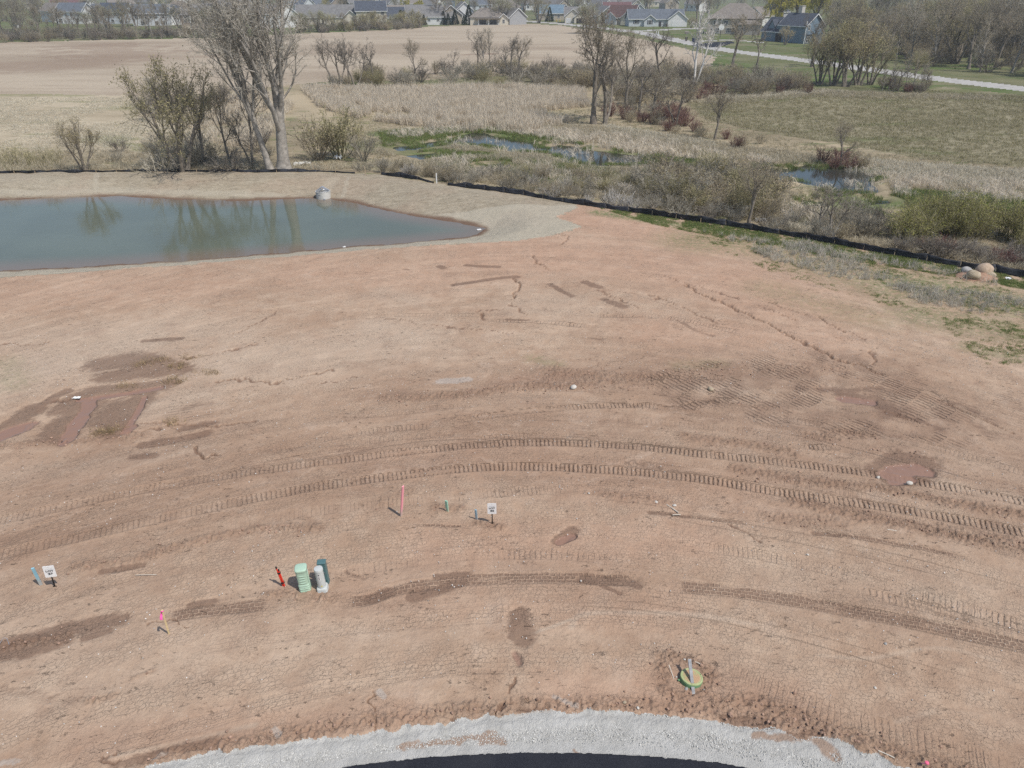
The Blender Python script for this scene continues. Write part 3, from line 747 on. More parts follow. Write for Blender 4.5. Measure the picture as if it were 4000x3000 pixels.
def soil_detail(X, Y, Z, A):
    """relief and stains of the graded soil"""
    n1 = fbm(X * .8, Y * .8, 4, 11) - .5; n2 = fbm(X * 2.7, Y * 2.7, 4, 12) - .5; n3 = fbm(X * 8, Y * 8, 3, 13) - .5
    Z += .085 * n1 + .036 * n2 + .014 * n3
    wob_x = X + .35 * n1 + .25 * n2; wob_y = Y + .5 * n1 + .35 * n2
    for a, px, w, st in strokes:
        pts = smooth_line(PW(px), 4)
        k = min(1.0, w / .8)
        m = (X > pts[:, 0].min() - 2 * w - .5) & (X < pts[:, 0].max() + 2 * w + .5) & (Y > pts[:, 1].min() - 2 * w - .5) & (Y < pts[:, 1].max() + 2 * w + .5)
        if not m.any(): continue
        _, l = line_sl(pts, (X + (wob_x - X) * k)[m], (Y + (wob_y - Y) * k)[m], w * 1.1 + .1)
        f = st * (1 - sstep(w * .08, w * .92 + .03, np.abs(l)))
        A[a][m] = np.maximum(A[a][m], f)
    # hollows under puddles and damp places, crumbs on the berms
    Z -= .05 * sstep(.2, .6, A['mud']) + .03 * sstep(.2, .6, A['wet'])
    crumb = np.abs(fbm(X * 6.5, Y * 6.5, 3, 21) - .5) * 2
    crumb2 = vnoise(X * 13, Y * 13, 22)
    Z += A['rgh'] * (.16 * crumb + .09 * (crumb2 ** 2) - .03)
    keep = 1 - .75 * sstep(.25, .6, A['mud'])
    tmask = np.zeros(X.shape); trk = np.zeros(X.shape + (3,)); clt = np.zeros(X.shape + (3,))
    rp = random.Random(77)
    passes = []; passes_t = []
    for k in range(20):
        c0 = rp.uniform(18, 31); xa = rp.uniform(-24, 12); xb = xa + rp.uniform(6, 26); tl = rp.uniform(-.03, .03)
        xs = np.linspace(xa, xb, 14)
        passes.append((np.stack([xs, c0 - (xs - .7) ** 2 / 54 + tl * xs + .25 * np.sin(xs * .35 + k)], -1), rp.uniform(.2, .3), rp.uniform(.006, .015)))
    for px, hw, dep in cleats + passes:
        pts = px if isinstance(px, np.ndarray) else smooth_line(PW(px), 6)
        s_, l_ = line_sl(pts, X, Y, hw + .25)
        m = l_ < 1e8
        if not m.any(): continue
        s = s_[m]; l = l_[m]; al = np.abs(l)
        inn = 1 - sstep(hw * .80, hw * 1.05, al)
        fr = np.abs((s / .172) % 1 - .5) * .172
        g = np.clip(1 - fr / .04, 0, 1)
        Ls = s.max()
        pres = sstep(.30, .50, fbm(s * .33 + 3.3 * len(px), l * 2.2, 4, 33) + (.08 if dep > .04 else 0)) * (.35 + 1.1 * vnoise(s / .172, l * 0 + len(px), 34)) * sstep(0, .8, s) * sstep(0, .8, Ls - s)
        pres = pres * (.30 + .70 * sstep(-13, -1, X[m]))
        Z[m] -= inn * keep[m] * (g * dep * pres + .012)
        Z[m] += .022 * np.exp(-((al - hw - .05) / .05) ** 2) * (.4 + vnoise(s * 6, l * 4, 35)) * (dep > .03)
        st = inn * keep[m] * pres * min(1.2, dep / .04)
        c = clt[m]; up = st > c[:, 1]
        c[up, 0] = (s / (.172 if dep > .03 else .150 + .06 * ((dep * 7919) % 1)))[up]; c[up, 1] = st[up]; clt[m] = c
    for px, (hx, hy), dep in hatched:
        poly = PW(px)
        m = (X > poly[:, 0].min() - 1) & (X < poly[:, 0].max() + 1) & (Y > poly[:, 1].min() - 2) & (Y < poly[:, 1].max() + 2)
        x_ = X[m]; y_ = Y[m]
        if not len(x_): continue
        wob = (fbm(x_ * .5, y_ * .5, 3, 41) - .5)
        d = poly_dist(poly, x_ + 1.6 * wob, y_ + 2.5 * wob, 1.5)
        inn = 1 - sstep(-.7, .2, d)
        n = math.hypot(hx, hy); ux, uy = hx / n, hy / n
        al = x_ * ux + y_ * uy + .55 * (fbm(x_ * .25, y_ * .25, 2, 43) - .5); ac = -x_ * uy + y_ * ux + .9 * (fbm(x_ * .16, y_ * .16, 2, 42) - .5)
        bw = al / .85
        band = np.floor(bw)
        ph = _hash(band, band * 0, 44)
        fr = np.abs(((ac / .23) + ph) % 1 - .5) * .23
        g = np.clip(1 - fr / .05, 0, 1)
        edge = np.abs((bw % 1) - .5)
        pres = 1.25 * sstep(.40, .58, fbm(x_ * .8, y_ * .8, 4, 45)) * (1 - sstep(.38, .48, edge)) * (.3 + 1.2 * vnoise(ac / .23 + ph, band, 46))
        A['rgh'][m] = np.maximum(A['rgh'][m], inn * 1.0 * sstep(.30, .75, fbm(x_ * 1.1, y_ * 1.1, 4, 47)) * min(1, dep / .04) * 1.05)
        st = inn * pres * keep[m] * min(1.2, dep / .04)
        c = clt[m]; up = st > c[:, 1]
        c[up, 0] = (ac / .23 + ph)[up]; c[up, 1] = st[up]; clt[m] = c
    for k in range(24):
        c0 = rp.uniform(13.5, 29); xa = rp.uniform(-22, 14); xb = xa + rp.uniform(5, 24); tl = rp.uniform(-.04, .04)
        xs = np.linspace(xa, xb, 14)
        passes_t.append((np.stack([xs, c0 - (xs - .7) ** 2 / 54 + tl * xs + .2 * np.sin(xs * .4 + k)], -1), rp.uniform(.2, .32), rp.uniform(.2, .6)))
    for px, hw, rng in passes_t + tyres:
        pts = px if isinstance(px, np.ndarray) else smooth_line(PW(px), 6)
        s, l = line_sl(pts, X, Y, hw + .2)
        k = np.abs(l) < hw + .15
        Ls = s.max() if len(s) else 1.0
        ends = sstep(0, .7, s) * sstep(0, .7, Ls - s) * (rng if isinstance(rng, float) else 1.0)
        m = (1 - sstep(hw * .80, hw * 1.04, np.abs(l))) * ends
        upd = k & (m >= tmask)
        trk[upd, 0] = s[upd]; trk[upd, 1] = l[upd] + 50.0; tmask = np.maximum(tmask, m)
        Z -= m * .015
        Z += .014 * np.exp(-((np.abs(l) - hw - .04) / .04) ** 2) * vnoise(s * 5, l * 4, 36) * k * ends
    for px, w, dep in cracks:
        pts = smooth_line(PW(px), 4)
        m = (X > pts[:, 0].min() - .6) & (X < pts[:, 0].max() + .6) & (Y > pts[:, 1].min() - .7) & (Y < pts[:, 1].max() + .7)
        if not m.any(): continue
        x_ = X[m]; y_ = Y[m]
        s, l = line_sl(pts, x_ + (fbm(x_ * 3, y_ * 3, 3, 51) - .5) * .5, y_ + (fbm(x_ * 3, y_ * 3, 3, 52) - .5) * .7, w * 2)
        ww = 1.6 * w * (.35 + .9 * vnoise(s * 1.2, s * 0, 53))
        g = np.clip(1 - np.abs(l) / np.maximum(ww, .012), 0, 1)
        Z[m] -= 1.5 * dep * g
        A['rgh'][m] = np.maximum(A['rgh'][m], 1.8 * sstep(.1, .5, g))  # also tints the cracks dark, painting in the shade of their depth
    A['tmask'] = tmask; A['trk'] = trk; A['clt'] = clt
    A['arc'] = np.stack([X, Y + (X - .7) ** 2 / 54.0, np.zeros(X.shape)], -1)
    return Z

def ground_points(X, Y):
    Z = base_z(X.ravel(), Y.ravel()).reshape(X.shape)
    x = X.ravel(); y = Y.ravel(); z = Z.ravel().copy()
    A = {k: np.zeros(x.shape) for k in ('wet', 'mud', 'pale', 'grn', 'red', 'grit', 'rgh', 'tmask', 'band')}
    A['trk'] = np.zeros((len(x), 3)); A['arc'] = np.zeros((len(x), 3)); A['clt'] = np.zeros((len(x), 3))
    soil = (y < fence_y(x) + .6)
    nearm = soil & (y < 66)
    if nearm.any():
        B = {k: np.zeros(nearm.sum()) for k in ('wet', 'mud', 'pale', 'grn', 'red', 'grit', 'rgh', 'tmask', 'band')}
        zz = soil_detail(x[nearm], y[nearm], z[nearm].copy(), B)
        z[nearm] = zz
        for k in A: A[k][nearm] = B[k]
    # street and shoulder lie lower than the lot
    k = y < 18
    if k.any():
        gl = np.interp(x[k], GRAV[:, 0], GRAV[:, 1]) + (fbm(x[k] * 3, y[k] * 3, 4, 91) - .5) * .34
        d = gl - y[k]
        flat = sstep(-.05, .12, d)
        stone = .02 * vnoise(x[k] * 22, y[k] * 22, 93) + .02 * vnoise(x[k] * 41, y[k] * 41, 94)
        berm = .05 * np.exp(-((d - .18) / .16) ** 2) + .03 * fbm(x[k] * 4, y[k] * 4, 3, 95)
        st = np.interp(x[k], STREET[:, 0], STREET[:, 1]) + (fbm(x[k] * 9, y[k] * 9, 3, 92) - .5) * .06
        rough = 1 - .65 * sstep(.45, .95, d)
        zg = -.14 + berm + stone * rough + .055 * sstep(-.01, .05, st - y[k]) - .012 * stone / .04 * sstep(0, .1, st - y[k])
        z[k] = z[k] * (1 - flat) + zg * flat - .03 * (1 - flat) * sstep(-.9, 0, d)
        w = A['wet'][k]; w *= 1 - sstep(-.05, .1, d)
        for px, wd in [([(1870, 2862), (1940, 2856)], .10), ([(1880, 2884), (1965, 2878)], .14), ([(1700, 2890), (1850, 2870)], .10), ([(3060, 2870), (3160, 2872)], .16), ([(2950, 2860), (3060, 2880)], .12), ([(3200, 2890), (3260, 2940)], .22), ([(2240, 2922), (2255, 2930)], .05), ([(1560, 2905), (1800, 2880)], .10)]:
            _, l = line_sl(PW(px), x[k] + .1 * (fbm(x[k] * 6, y[k] * 6, 3, 96) - .5), y[k] + .2 * (fbm(x[k] * 6, y[k] * 6, 3, 97) - .5), wd * 2)
            w = np.maximum(w, 1 - sstep(wd * .5, wd, np.abs(l)))
        A['wet'][k] = w
    # matting: fibre bumps, paler rolls and damp rim at the water
    bk = soil & (y < 82)
    if bk.any():
        bx = x[bk]; by = y[bk]
        z[bk] += .20 * (fbm(bx * .7, by * .7, 5, 61) - .5) * in_poly(reg['bank'], bx, by)
        d = poly_dist(POND, bx, by, 6)
        onb = in_poly(reg['bank'], bx, by)
        A['wet'][bk] = np.where(onb, .9 * (1 - sstep(.1, .75, d + .35 * (fbm(bx * 1.3, by * 1.3, 3, 62) - .5))), A['wet'][bk])
        pale = np.where(onb & (by < 62), .75 * sstep(.3, .8, d), 0)
        for px, wd, st in [([(-200, 755), (200, 752), (450, 742), (800, 755), (1100, 768)], 1.0, .55), ([(380, 675), (375, 740)], .5, .6), ([(0, 690), (200, 715), (370, 740)], 3.0, .25), ([(1300, 700), (1260, 760)], 1.2, .35), ([(1360, 695), (1340, 770)], .4, .5), ([(1700, 720), (1950, 760)], 1, .25), ([(2000, 920), (2100, 890), (2150, 860)], .6, .4), ([(1900, 925), (2100, 900), (2250, 890)], .5, .4)]:
            _, l = line_sl(PW(px), bx, by, wd)
            pale = np.maximum(pale, st * (1 - sstep(wd * .3, wd * .7, np.abs(l))) * onb)
        A['pale'][bk] = np.where(onb, pale, A['pale'][bk])
        A['grn'][bk] = np.where(onb, 0, A['grn'][bk])
    # beyond the fence: green wet margins, pale reed beds, dark strips of the field
    far = ~soil
    if far.any():
        fx = x[far]; fy = y[far]
        g = np.zeros(fx.shape); pl = np.zeros(fx.shape); wt = np.zeros(fx.shape)
        for a, px, wd, st in [('g', [(1480, 520), (1650, 520), (1900, 510), (2100, 545)], 4, 1), ('g', [(1500, 560), (1900, 600), (2200, 640), (2500, 690)], 7, .6), ('g', [(2080, 445), (2240, 435)], 5, .8), ('g', [(2300, 600), (2600, 620), (2800, 640)], 3, .7), ('g', [(3200, 720), (3300, 790), (3500, 800), (3800, 790), (4100, 800)], 4, .9), ('g', [(3080, 840), (3200, 860)], 2, .8), ('g', [(3050, 620), (3250, 650)], 3, .7),
                            ('g', [(380, 540), (520, 560), (700, 600)], 4, .8), ('g', [(700, 640), (900, 640)], 2.5, .8), ('g', [(0, 368), (200, 370), (330, 372)], 4, .6), ('g', [(480, 420), (700, 430)], 6, .5), ('g', [(1400, 640), (1600, 650)], 3, .4), ('g', [(3500, 340), (4300, 420)], 9, .9), ('g', [(2400, 150), (2700, 210), (2900, 260)], 9, .7),
                            ('p', [(1200, 400), (1700, 400), (2200, 420)], 26, .75), ('p', [(1900, 480), (2300, 520), (2800, 560)], 4, .8), ('p', [(3400, 650), (3700, 680), (4200, 720)], 6, .9), ('p', [(2900, 365), (3150, 355)], 7, .8), ('p', [(2650, 400), (2900, 380)], 4, .6), ('p', [(3050, 880), (3200, 900)], 2, .6), ('p', [(200, 385), (500, 380)], 6, .5),
                            ('w', [(0, 260), (250, 255), (480, 215), (380, 180)], 26, .55), ('w', [(1810, 214), (1870, 212), (1930, 210)], 3.5, .9), ('w', [(1000, 675), (1200, 660), (1400, 670), (1560, 680)], 1.6, .6), ('w', [(500, 225), (900, 220)], 5, .35), ('w', [(2200, 190), (2400, 200)], 10, .3), ('w', [(2700, 370), (3400, 350)], 6, .5)]:
            pts = smooth_line(PW(px), 4)
            n = (fbm(fx * .3, fy * .3, 3, 66) - .5)
            _, l = line_sl(pts, fx + wd * n, fy + wd * n, wd)
            f = st * (1 - sstep(wd * .25, wd * .75, np.abs(l)))
            if a == 'g': g = np.maximum(g, f)
            elif a == 'p': pl = np.maximum(pl, f)
            else: wt = np.maximum(wt, f)
        A['grn'][far] = g; A['pale'][far] = pl; A['wet'][far] = wt
        z[far] += .10 * (fbm(fx * .7, fy * .7, 3, 67) - .5)
    return x, y, z, A

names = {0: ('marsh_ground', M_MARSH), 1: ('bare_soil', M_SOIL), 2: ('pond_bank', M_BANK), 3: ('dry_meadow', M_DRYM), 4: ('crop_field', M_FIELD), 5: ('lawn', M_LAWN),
         6: ('meadow', M_MEAD), 7: ('road', M_ROAD), 8: ('gravel_shoulder', M_GRAV), 9: ('street', M_ASPH)}
parts = {k: [] for k in names}
for qs, ts in ((np.arange(806, 198.5, -0.92), np.linspace(-.80, .80, 1080)), (np.concatenate([np.arange(199.26, -2.0, -.75), np.arange(-2, -13.6, -.5)]), np.linspace(-.82, .82, 560))):
    X, Y = fan(qs, ts)
    nr, nc = X.shape
    x, y, z, A = ground_points(X, Y)
    Fc = fan_faces(nr, nc)
    cx = x[Fc].mean(1); cy = y[Fc].mean(1)
    cl = classify(cx, cy)
    V = np.stack([x, y, z], -1)
    for k in names:
        fk = Fc[cl == k]
        if not len(fk): continue
        used, inv = np.unique(fk, return_inverse=True)
        parts[k].append((V[used], inv.reshape(-1, 4), {a: (A[a][used]) for a in A}))
for k, lst in parts.items():
    if not lst: continue
    off = 0; vs = []; fs = []; at = {}
    for v, f, a in lst:
        vs.append(v); fs.append(f + off); off += len(v)
        for n_ in a: at.setdefault(n_, []).append(a[n_])
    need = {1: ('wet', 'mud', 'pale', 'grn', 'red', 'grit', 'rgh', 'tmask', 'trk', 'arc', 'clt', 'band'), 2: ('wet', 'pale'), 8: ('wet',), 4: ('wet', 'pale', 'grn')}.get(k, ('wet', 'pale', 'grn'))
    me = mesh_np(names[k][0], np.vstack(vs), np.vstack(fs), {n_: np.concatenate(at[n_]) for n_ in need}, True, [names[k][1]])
    tag(obj(names[k][0], me), kind='structure')

# wide plain sheet under everything, out to the horizon
g = MB(); S = 2600
g.add([(-S, 5, -6), (S, 5, -6), (S, S, -6), (-S, S, -6)], [(0, 1, 2, 3)])
tag(g.obj('terrain', M_LAWN), kind='structure')

# water
def grid_water(name, x0, x1, y0, y1, z, mat, nx=60, ny=30, edge=None, beyond=False):
    xs = np.linspace(x0, x1, nx); ys = np.linspace(y0, y1, ny)
    X, Y = np.meshgrid(xs, ys)
    V = np.stack([X.ravel(), Y.ravel(), np.full(X.size, z)], -1)
    at = {}
    fs = fan_faces(ny, nx)
    if beyond: fs = fs[(V[fs, 1] - fence_y(V[fs, 0])).min(1) > 2.0]
    if edge is not None:
        at['edge'] = sstep(-3.2, -.1, poly_dist(edge, V[:, 0], V[:, 1], 4))
    me = mesh_np(name, V, fs, at, True, [mat])
    return tag(obj(name, me), kind='structure')

M_POND = water_material('pond_water', (.104, .118, .088), .075, 1.3, .010, (.170, .135, .102))
M_MWAT = water_material('marsh_water_film', (.030, .032, .026), .03, 3.0, .003)
pw = POND
grid_water('pond_water', -80, pw[:, 0].max() + 1.0, pw[:, 1].min() - .5, pw[:, 1].max() + .8, POND_Z, M_POND, 200, 60, POND)
grid_water('marsh_water', -22, 75, 50, 112, MARSH_Z + .02, M_MWAT, 90, 60, None, True)
# ------------------------------------------------------------------ plants
BARK_G = m_plain('grey_bark', (.330, .300, .262), .9, .28, 3.0, .4)
BARK_D = m_plain('dark_bark', (.205, .178, .146), .9, .3, 3.0, .4)
BARK_W = m_plain('pale_birch_bark', (.62, .59, .54), .85, .2, 3.0, .3)
TW_GREY = m_islands('grey_twigs', [(0.243, 0.216, 0.164), (0.367, 0.333, 0.265), (0.475, 0.437, 0.356)])
TW_BRN = m_islands('brown_twigs', [(0.224, 0.186, 0.130), (0.354, 0.304, 0.222), (0.460, 0.404, 0.304)])
TW_DARK = m_islands('dark_twigs', [(0.156, 0.135, 0.110), (0.250, 0.219, 0.181), (0.350, 0.310, 0.256)])
TW_RED = m_islands('red_twigs', [(.150, .078, .066), (.235, .130, .112), (.290, .205, .165)])
TW_OLV = m_islands('olive_twigs', [(0.207, 0.184, 0.103), (0.328, 0.297, 0.167), (0.402, 0.362, 0.230)])
TW_ASH = m_islands('ash_grey_twigs', [(.300, .272, .222), (.420, .386, .322), (.520, .482, .412)])
TW_WHT = m_islands('pale_twigs', [(.500, .470, .425), (.640, .605, .555), (.420, .390, .345)])
BUD_Y = m_islands('yellow_green_buds', [(0.389, 0.346, 0.178), (0.508, 0.454, 0.248), (0.432, 0.362, 0.227)])
BUD_B = m_islands('bronze_buds', [(.390, .310, .170), (.480, .400, .220), (.430, .385, .190)])
BUD_G = m_islands('fresh_green_buds', [(0.253, 0.270, 0.116), (0.352, 0.363, 0.165), (0.297, 0.281, 0.143)])
BUD_R = m_islands('rusty_buds', [(.20, .095, .055), (.25, .135, .080), (.17, .11, .07)])
WIL_Y = m_islands('willow_strands', [(0.380, 0.345, 0.057), (0.483, 0.425, 0.081), (0.310, 0.287, 0.069)])
CON_D = m_islands('dark_needles', [(.022, .040, .020), (.040, .062, .030), (.058, .078, .040)])
STRAW = m_islands('straw_blades', [(0.410, 0.348, 0.264), (0.593, 0.513, 0.399), (0.750, 0.673, 0.547), (0.502, 0.427, 0.325)], objvar=.15)
DEADG = m_islands('dead_grass_blades', [(0.347, 0.299, 0.210), (0.473, 0.415, 0.299), (0.588, 0.525, 0.394)], objvar=.15)
PALEG = m_islands('bleached_grass_blades', [(.470, .420, .320), (.580, .525, .410), (.660, .610, .490)], objvar=.12)
GREYW = m_islands('grey_weed_stems', [(.350, .315, .250), (.460, .420, .345), (.550, .510, .430)], objvar=.2)
GRASS = m_islands('green_blades', [(.120, .185, .045), (.185, .265, .080), (.260, .300, .120)], objvar=.2)
BUD_L = m_islands('bright_willow_buds', [(.270, .275, .070), (.370, .365, .110), (.300, .270, .110)])
OLIVB = m_islands('olive_blades', [(0.156, 0.150, 0.060), (0.228, 0.216, 0.090), (0.276, 0.240, 0.120)], objvar=.2)

def plant(seed, stems, lev0, nch, ratio, ang, wander, trop, segs, tube_to, leaf=None, tipw=.012, leafn=0, leafs=.05, droop=0.0, start=None):
    """branching plant; stems = [(pos, dir, length, radius)], lev0 = level of the stems.
    Returns (limb MB, twig MB). Levels above tube_to are ribbons, leaves are small quads at the tips."""
    rng = random.Random(seed)
    A = MB(); T = MB(); tips = []
    start = start or [.35, .3, .2, .15, .1, .1]
    maxlev = len(nch)
    def rv(): return Vector((rng.gauss(0, 1), rng.gauss(0, 1), rng.gauss(0, 1)))
    def br(p, d, L, r, lev):
        n = segs[lev]
        pts = [p]; dirs = [d]
        for i in range(n):
            d = (d + rv() * wander[lev] + Vector((0, 0, trop[lev] - (droop if lev >= maxlev - 1 else 0)))).normalized()
            p = p + d * (L / n); pts.append(p); dirs.append(d)
        rt = r * (.45 if lev < maxlev else .3)
        if lev <= tube_to:
            rad = [r + (rt - r) * i / n for i in range(n + 1)]
            if lev == 0: rad[0] = r * 1.45
            A.tube(pts, rad, [8, 6, 4, 3, 3, 3][lev], cap=False)
        else:
            side = d.cross(rv()).normalized()
            vs = []
            for i, q in enumerate(pts[:-1]):
                w = max(tipw, r * (1 - .6 * i / n))
                vs += [q - side * w, q + side * w]
            vs.append(pts[-1])
            m = len(pts) - 1
            fs = [(2 * i, 2 * i + 1, 2 * i + 3, 2 * i + 2) for i in range(m - 1)] + [(2 * m - 2, 2 * m - 1, 2 * m)]
            T.add(vs, fs)
        if lev == maxlev:
            tips.append(pts[-1]); return
        k = nch[lev]; k = k if isinstance(k, int) else rng.randint(*k)
        az = rng.random() * 6.28
        for j in range(k):
            t = start[lev] + (1 - start[lev]) * (j + rng.random() * .9) / k
            i = min(int(t * n), n - 1); f = t * n - i
            q = pts[i].lerp(pts[i + 1], min(f, 1)); dd = dirs[i + 1]
            a = dd.orthogonal().normalized(); b = dd.cross(a)
            az += 2.4 + rng.gauss(0, .35)
            th = ang[lev] * rng.uniform(.7, 1.25)
            nd = (dd * math.cos(th) + (a * math.cos(az) + b * math.sin(az)) * math.sin(th)).normalized()
            br(q, nd, L * ratio[lev] * rng.uniform(.65, 1.2) * (1.12 - .45 * t), max(r * (1 - .5 * t) * .52, tipw), lev + 1)
    for p, d, L, r in stems:
        br(Vector(p), Vector(d).normalized(), L, r, lev0)
    if leafn and tips:
        for _ in range(leafn):
            q = rng.choice(tips) + rv() * .16
            a = rv().normalized() * leafs * rng.uniform(.6, 1.3); b = a.cross(rv()).normalized() * leafs * .7
            T.add([q - a, q + b, q + a, q - b], [(0, 1, 2, 3)], 1)
    return A, T

def rnd_stems(seed, n, spread, L, r, rad=.3, up=1.0):
    rng = random.Random(seed); out = []
    for i in range(n):
        a = 6.283 * (i + rng.random() * .6) / n
        s = spread * rng.uniform(.35, 1.2)
        out.append(((math.cos(a) * rad * rng.random(), math.sin(a) * rad * rng.random(), -.1), (math.cos(a) * s, math.sin(a) * s, up), L * rng.uniform(.7, 1.1), r * rng.uniform(.7, 1.2)))
    return out

PROTO = {}
def tree_proto(key, AT, bark, twig, bud=None):
    A, T = AT
    PROTO[key] = (A.mesh(key + '_limbs', [bark], True), T.mesh(key + '_twigs', [twig, bud or twig], False))

up = (0, 0, 1)
# open grown, several forks
for i in range(3):
    tree_proto('spreading%d' % i, plant(100 + i, [((0, 0, -.2), (.06 * i - .05, .05, 1), 5.2, .24)], 0, [5, 6, 7, 6, 4], [.85, .62, .54, .52, .5], [.62, .62, .65, .7, .7], [.10, .16, .2, .25, .3, .35], [.05, .10, .08, .06, .04, .02], [5, 5, 4, 3, 2, 2], 3, tipw=.012, start=[.42, .3, .2, .15, .1]), BARK_D, TW_BRN)
# tall crooked, bare
for i in range(4):
    tree_proto('crooked%d' % i, plant(130 + i, [((0, 0, -.2), (.12 * (i - 1.5), .08, 1), 6.4, .22)] + ([((.25, .1, -.2), (.4, .15, 1), 5.2, .16)] if i in (1, 3) else []), 0, [(5, 6), 5, 5, 6, 3], [.62, .6, .55, .55, .5], [.62, .6, .7, .7, .7], [.16, .24, .28, .3, .3, .3], [.06, .10, .07, .05, .03, .02], [7, 6, 4, 3, 2, 2], 2, tipw=.012, start=[.48, .3, .2, .15, .1]), BARK_D, TW_DARK)
# poles of the wood
for i in range(4):
    tree_proto('pole%d' % i, plant(160 + i, [((0, 0, -.2), (.1 * (i - 1.5), .05, 1), 11.0, .19)], 0, [13, 6, 7, 5], [.36, .55, .55, .55], [.72, .6, .7, .7], [.05, .14, .2, .3, .3], [.06, .14, .1, .05, .03], [8, 4, 3, 2, 2], 2, tipw=.02, start=[.28, .2, .15, .1]), BARK_D if i % 2 else BARK_G, TW_GREY if i % 2 else TW_BRN)
# budding, rounded crown
for i, (tw, bd) in enumerate(((TW_OLV, BUD_Y), (TW_BRN, BUD_B), (TW_GREY, BUD_G))):
    tree_proto('budding%d' % i, plant((245, 208, 221)[i], [((0, 0, -.2), (0, .05, 1), 4.2, .2), ((.25, .1, -.2), (.32, .1, 1), 4.0, .15), ((-.25, .1, -.2), (-.30, .05, 1), 4.0, .15), ((0, -.25, -.2), (.05, -.35, 1), 3.8, .14)], 0, [5, 6, 7, 5], [.8, .62, .52, .5], [.52, .6, .7, .7], [.07, .13, .24, .28, .3], [.09, .14, .08, .05, .03], [5, 5, 4, 3, 2], 2, tipw=.010, leafn=3000, leafs=.052, start=[.35, .3, .2, .15, .1]), BARK_D, tw, bd)
# pale birch-like
tree_proto('pale0', plant(210, [((0, 0, -.2), (.10, .05, 1), 9.0, .19), ((.2, 0, -.2), (.30, .05, 1), 7.6, .14)], 0, [9, 5, 5, 4], [.42, .5, .5, .5], [.5, .5, .6, .6], [.05, .12, .2, .3, .3], [.05, .14, .08, .05, .03], [8, 4, 3, 2, 2], 2, tipw=.022, start=[.3, .2, .15, .1]), BARK_W, TW_WHT)
# weeping willow
for i in range(2):
    tree_proto('willow%d' % i, plant(220 + i, [((0, 0, -.2), (.05, .05, 1), 5.5, .4)], 0, [7, 6, 9, 7], [.95, .55, .55, .6], [.7, .7, .8, .6], [.08, .15, .2, .15, .12], [.06, .06, -.15, -.55, -.6], [5, 5, 4, 4, 4], 2, tipw=.035, leafn=3500, leafs=.12, start=[.35, .3, .2, .1]), BARK_D, WIL_Y, WIL_Y)

def shrub_proto(key, mesh): PROTO[key] = mesh
def shrub(key, seed, n, spread, L, nch, mat, bud=None, leafn=0, tipw=.012, rad=.3, droop=0.0, leafs=.05, ratio=(.55, .5, .5), wander=.16):
    A, T = plant(seed, rnd_stems(seed, n, spread, L, .035, rad), 1, [0] + list(nch), [0] + list(ratio), [.5, .5, .55, .6, .6], [wander] * 5, [.04, .07, .05, .03, .02], [4, 4, 3, 2, 2], 1, tipw=tipw, leafn=leafn, leafs=leafs, droop=droop, start=[.3, .25, .2, .1])
    off = len(T.v)
    T.add(A.v, A.f, 0)
    PROTO[key] = T.mesh(key + '_mesh', [mat, bud or mat], False)
for i in range(3):
    shrub('grey_shrub%d' % i, 300 + i, 14, .75, 2.3, (6, 5, 3), TW_GREY, tipw=.013)
    shrub('brown_shrub%d' % i, 310 + i, 16, .7, 2.4, (6, 5, 3), TW_BRN, BUD_B, 350, .013)
    shrub('olive_shrub%d' % i, 320 + i, 18, .62, 2.6, (6, 5, 3), TW_OLV, BUD_Y, 900, .012, leafs=.045)
    shrub('red_shrub%d' % i, 330 + i, 22, .55, 1.5, (5, 4), TW_RED, tipw=.012)
    shrub('dark_shrub%d' % i, 340 + i, 14, .8, 2.2, (7, 5, 3), TW_DARK, tipw=.014)
for i in range(3): shrub('golden_shrub%d' % i, 360 + i, 20, .55, 2.8, (6, 5, 3), TW_OLV, BUD_L, 1700, .012, leafs=.045)
shrub('pale_stems0', 350, 26, .75, 2.0, (3, 2), TW_WHT, tipw=.012, rad=.4, wander=.1)
shrub('pale_stems1', 351, 26, .85, 1.8, (3, 2), TW_WHT, tipw=.012, rad=.4, wander=.1)
shrub('sapling0', 352, 5, .25, 2.8, (6, 4), TW_OLV, BUD_Y, 260, .011, .2)
shrub('sapling1', 353, 6, .3, 2.6, (6, 4), TW_OLV, BUD_Y, 260, .011, .25)
shrub('brush0', 354, 30, 1.6, 1.5, (5, 4), TW_DARK, tipw=.014, rad=1.0, wander=.3)
shrub('brush1', 355, 30, 1.8, 1.4, (5, 4), TW_GREY, tipw=.014, rad=1.1, wander=.3)

def conifer(key, seed, h, r, n, mat, sharp=1.0):
    rng = random.Random(seed); T = MB()
    T.tube([(0, 0, -.2), (0, 0, h * .5)], [.14, .08], 5, cap=False)
    for _ in range(n):
        t = rng.random() ** 1.3
        rr = r * (1 - t) ** sharp * rng.uniform(.55, 1.0) + .05
        a = rng.random() * 6.283
        q = Vector((math.cos(a) * rr, math.sin(a) * rr, .25 + t * (h - .3)))
        o = Vector((math.cos(a), math.sin(a), rng.uniform(-.5, .5))).normalized()
        s = o.cross(Vector((rng.gauss(0, 1), rng.gauss(0, 1), rng.gauss(0, 1)))).normalized()
        l = rng.uniform(.16, .34)
        T.add([q - s * l * .45, q + s * l * .45, q + o * l], [(0, 1, 2)])
    PROTO[key] = T.mesh(key + '_mesh', [mat], False)
conifer('spruce0', 400, 5.0, 1.6, 2200, CON_D)
conifer('cedar0', 401, 4.2, .95, 1900, CON_D, .6)

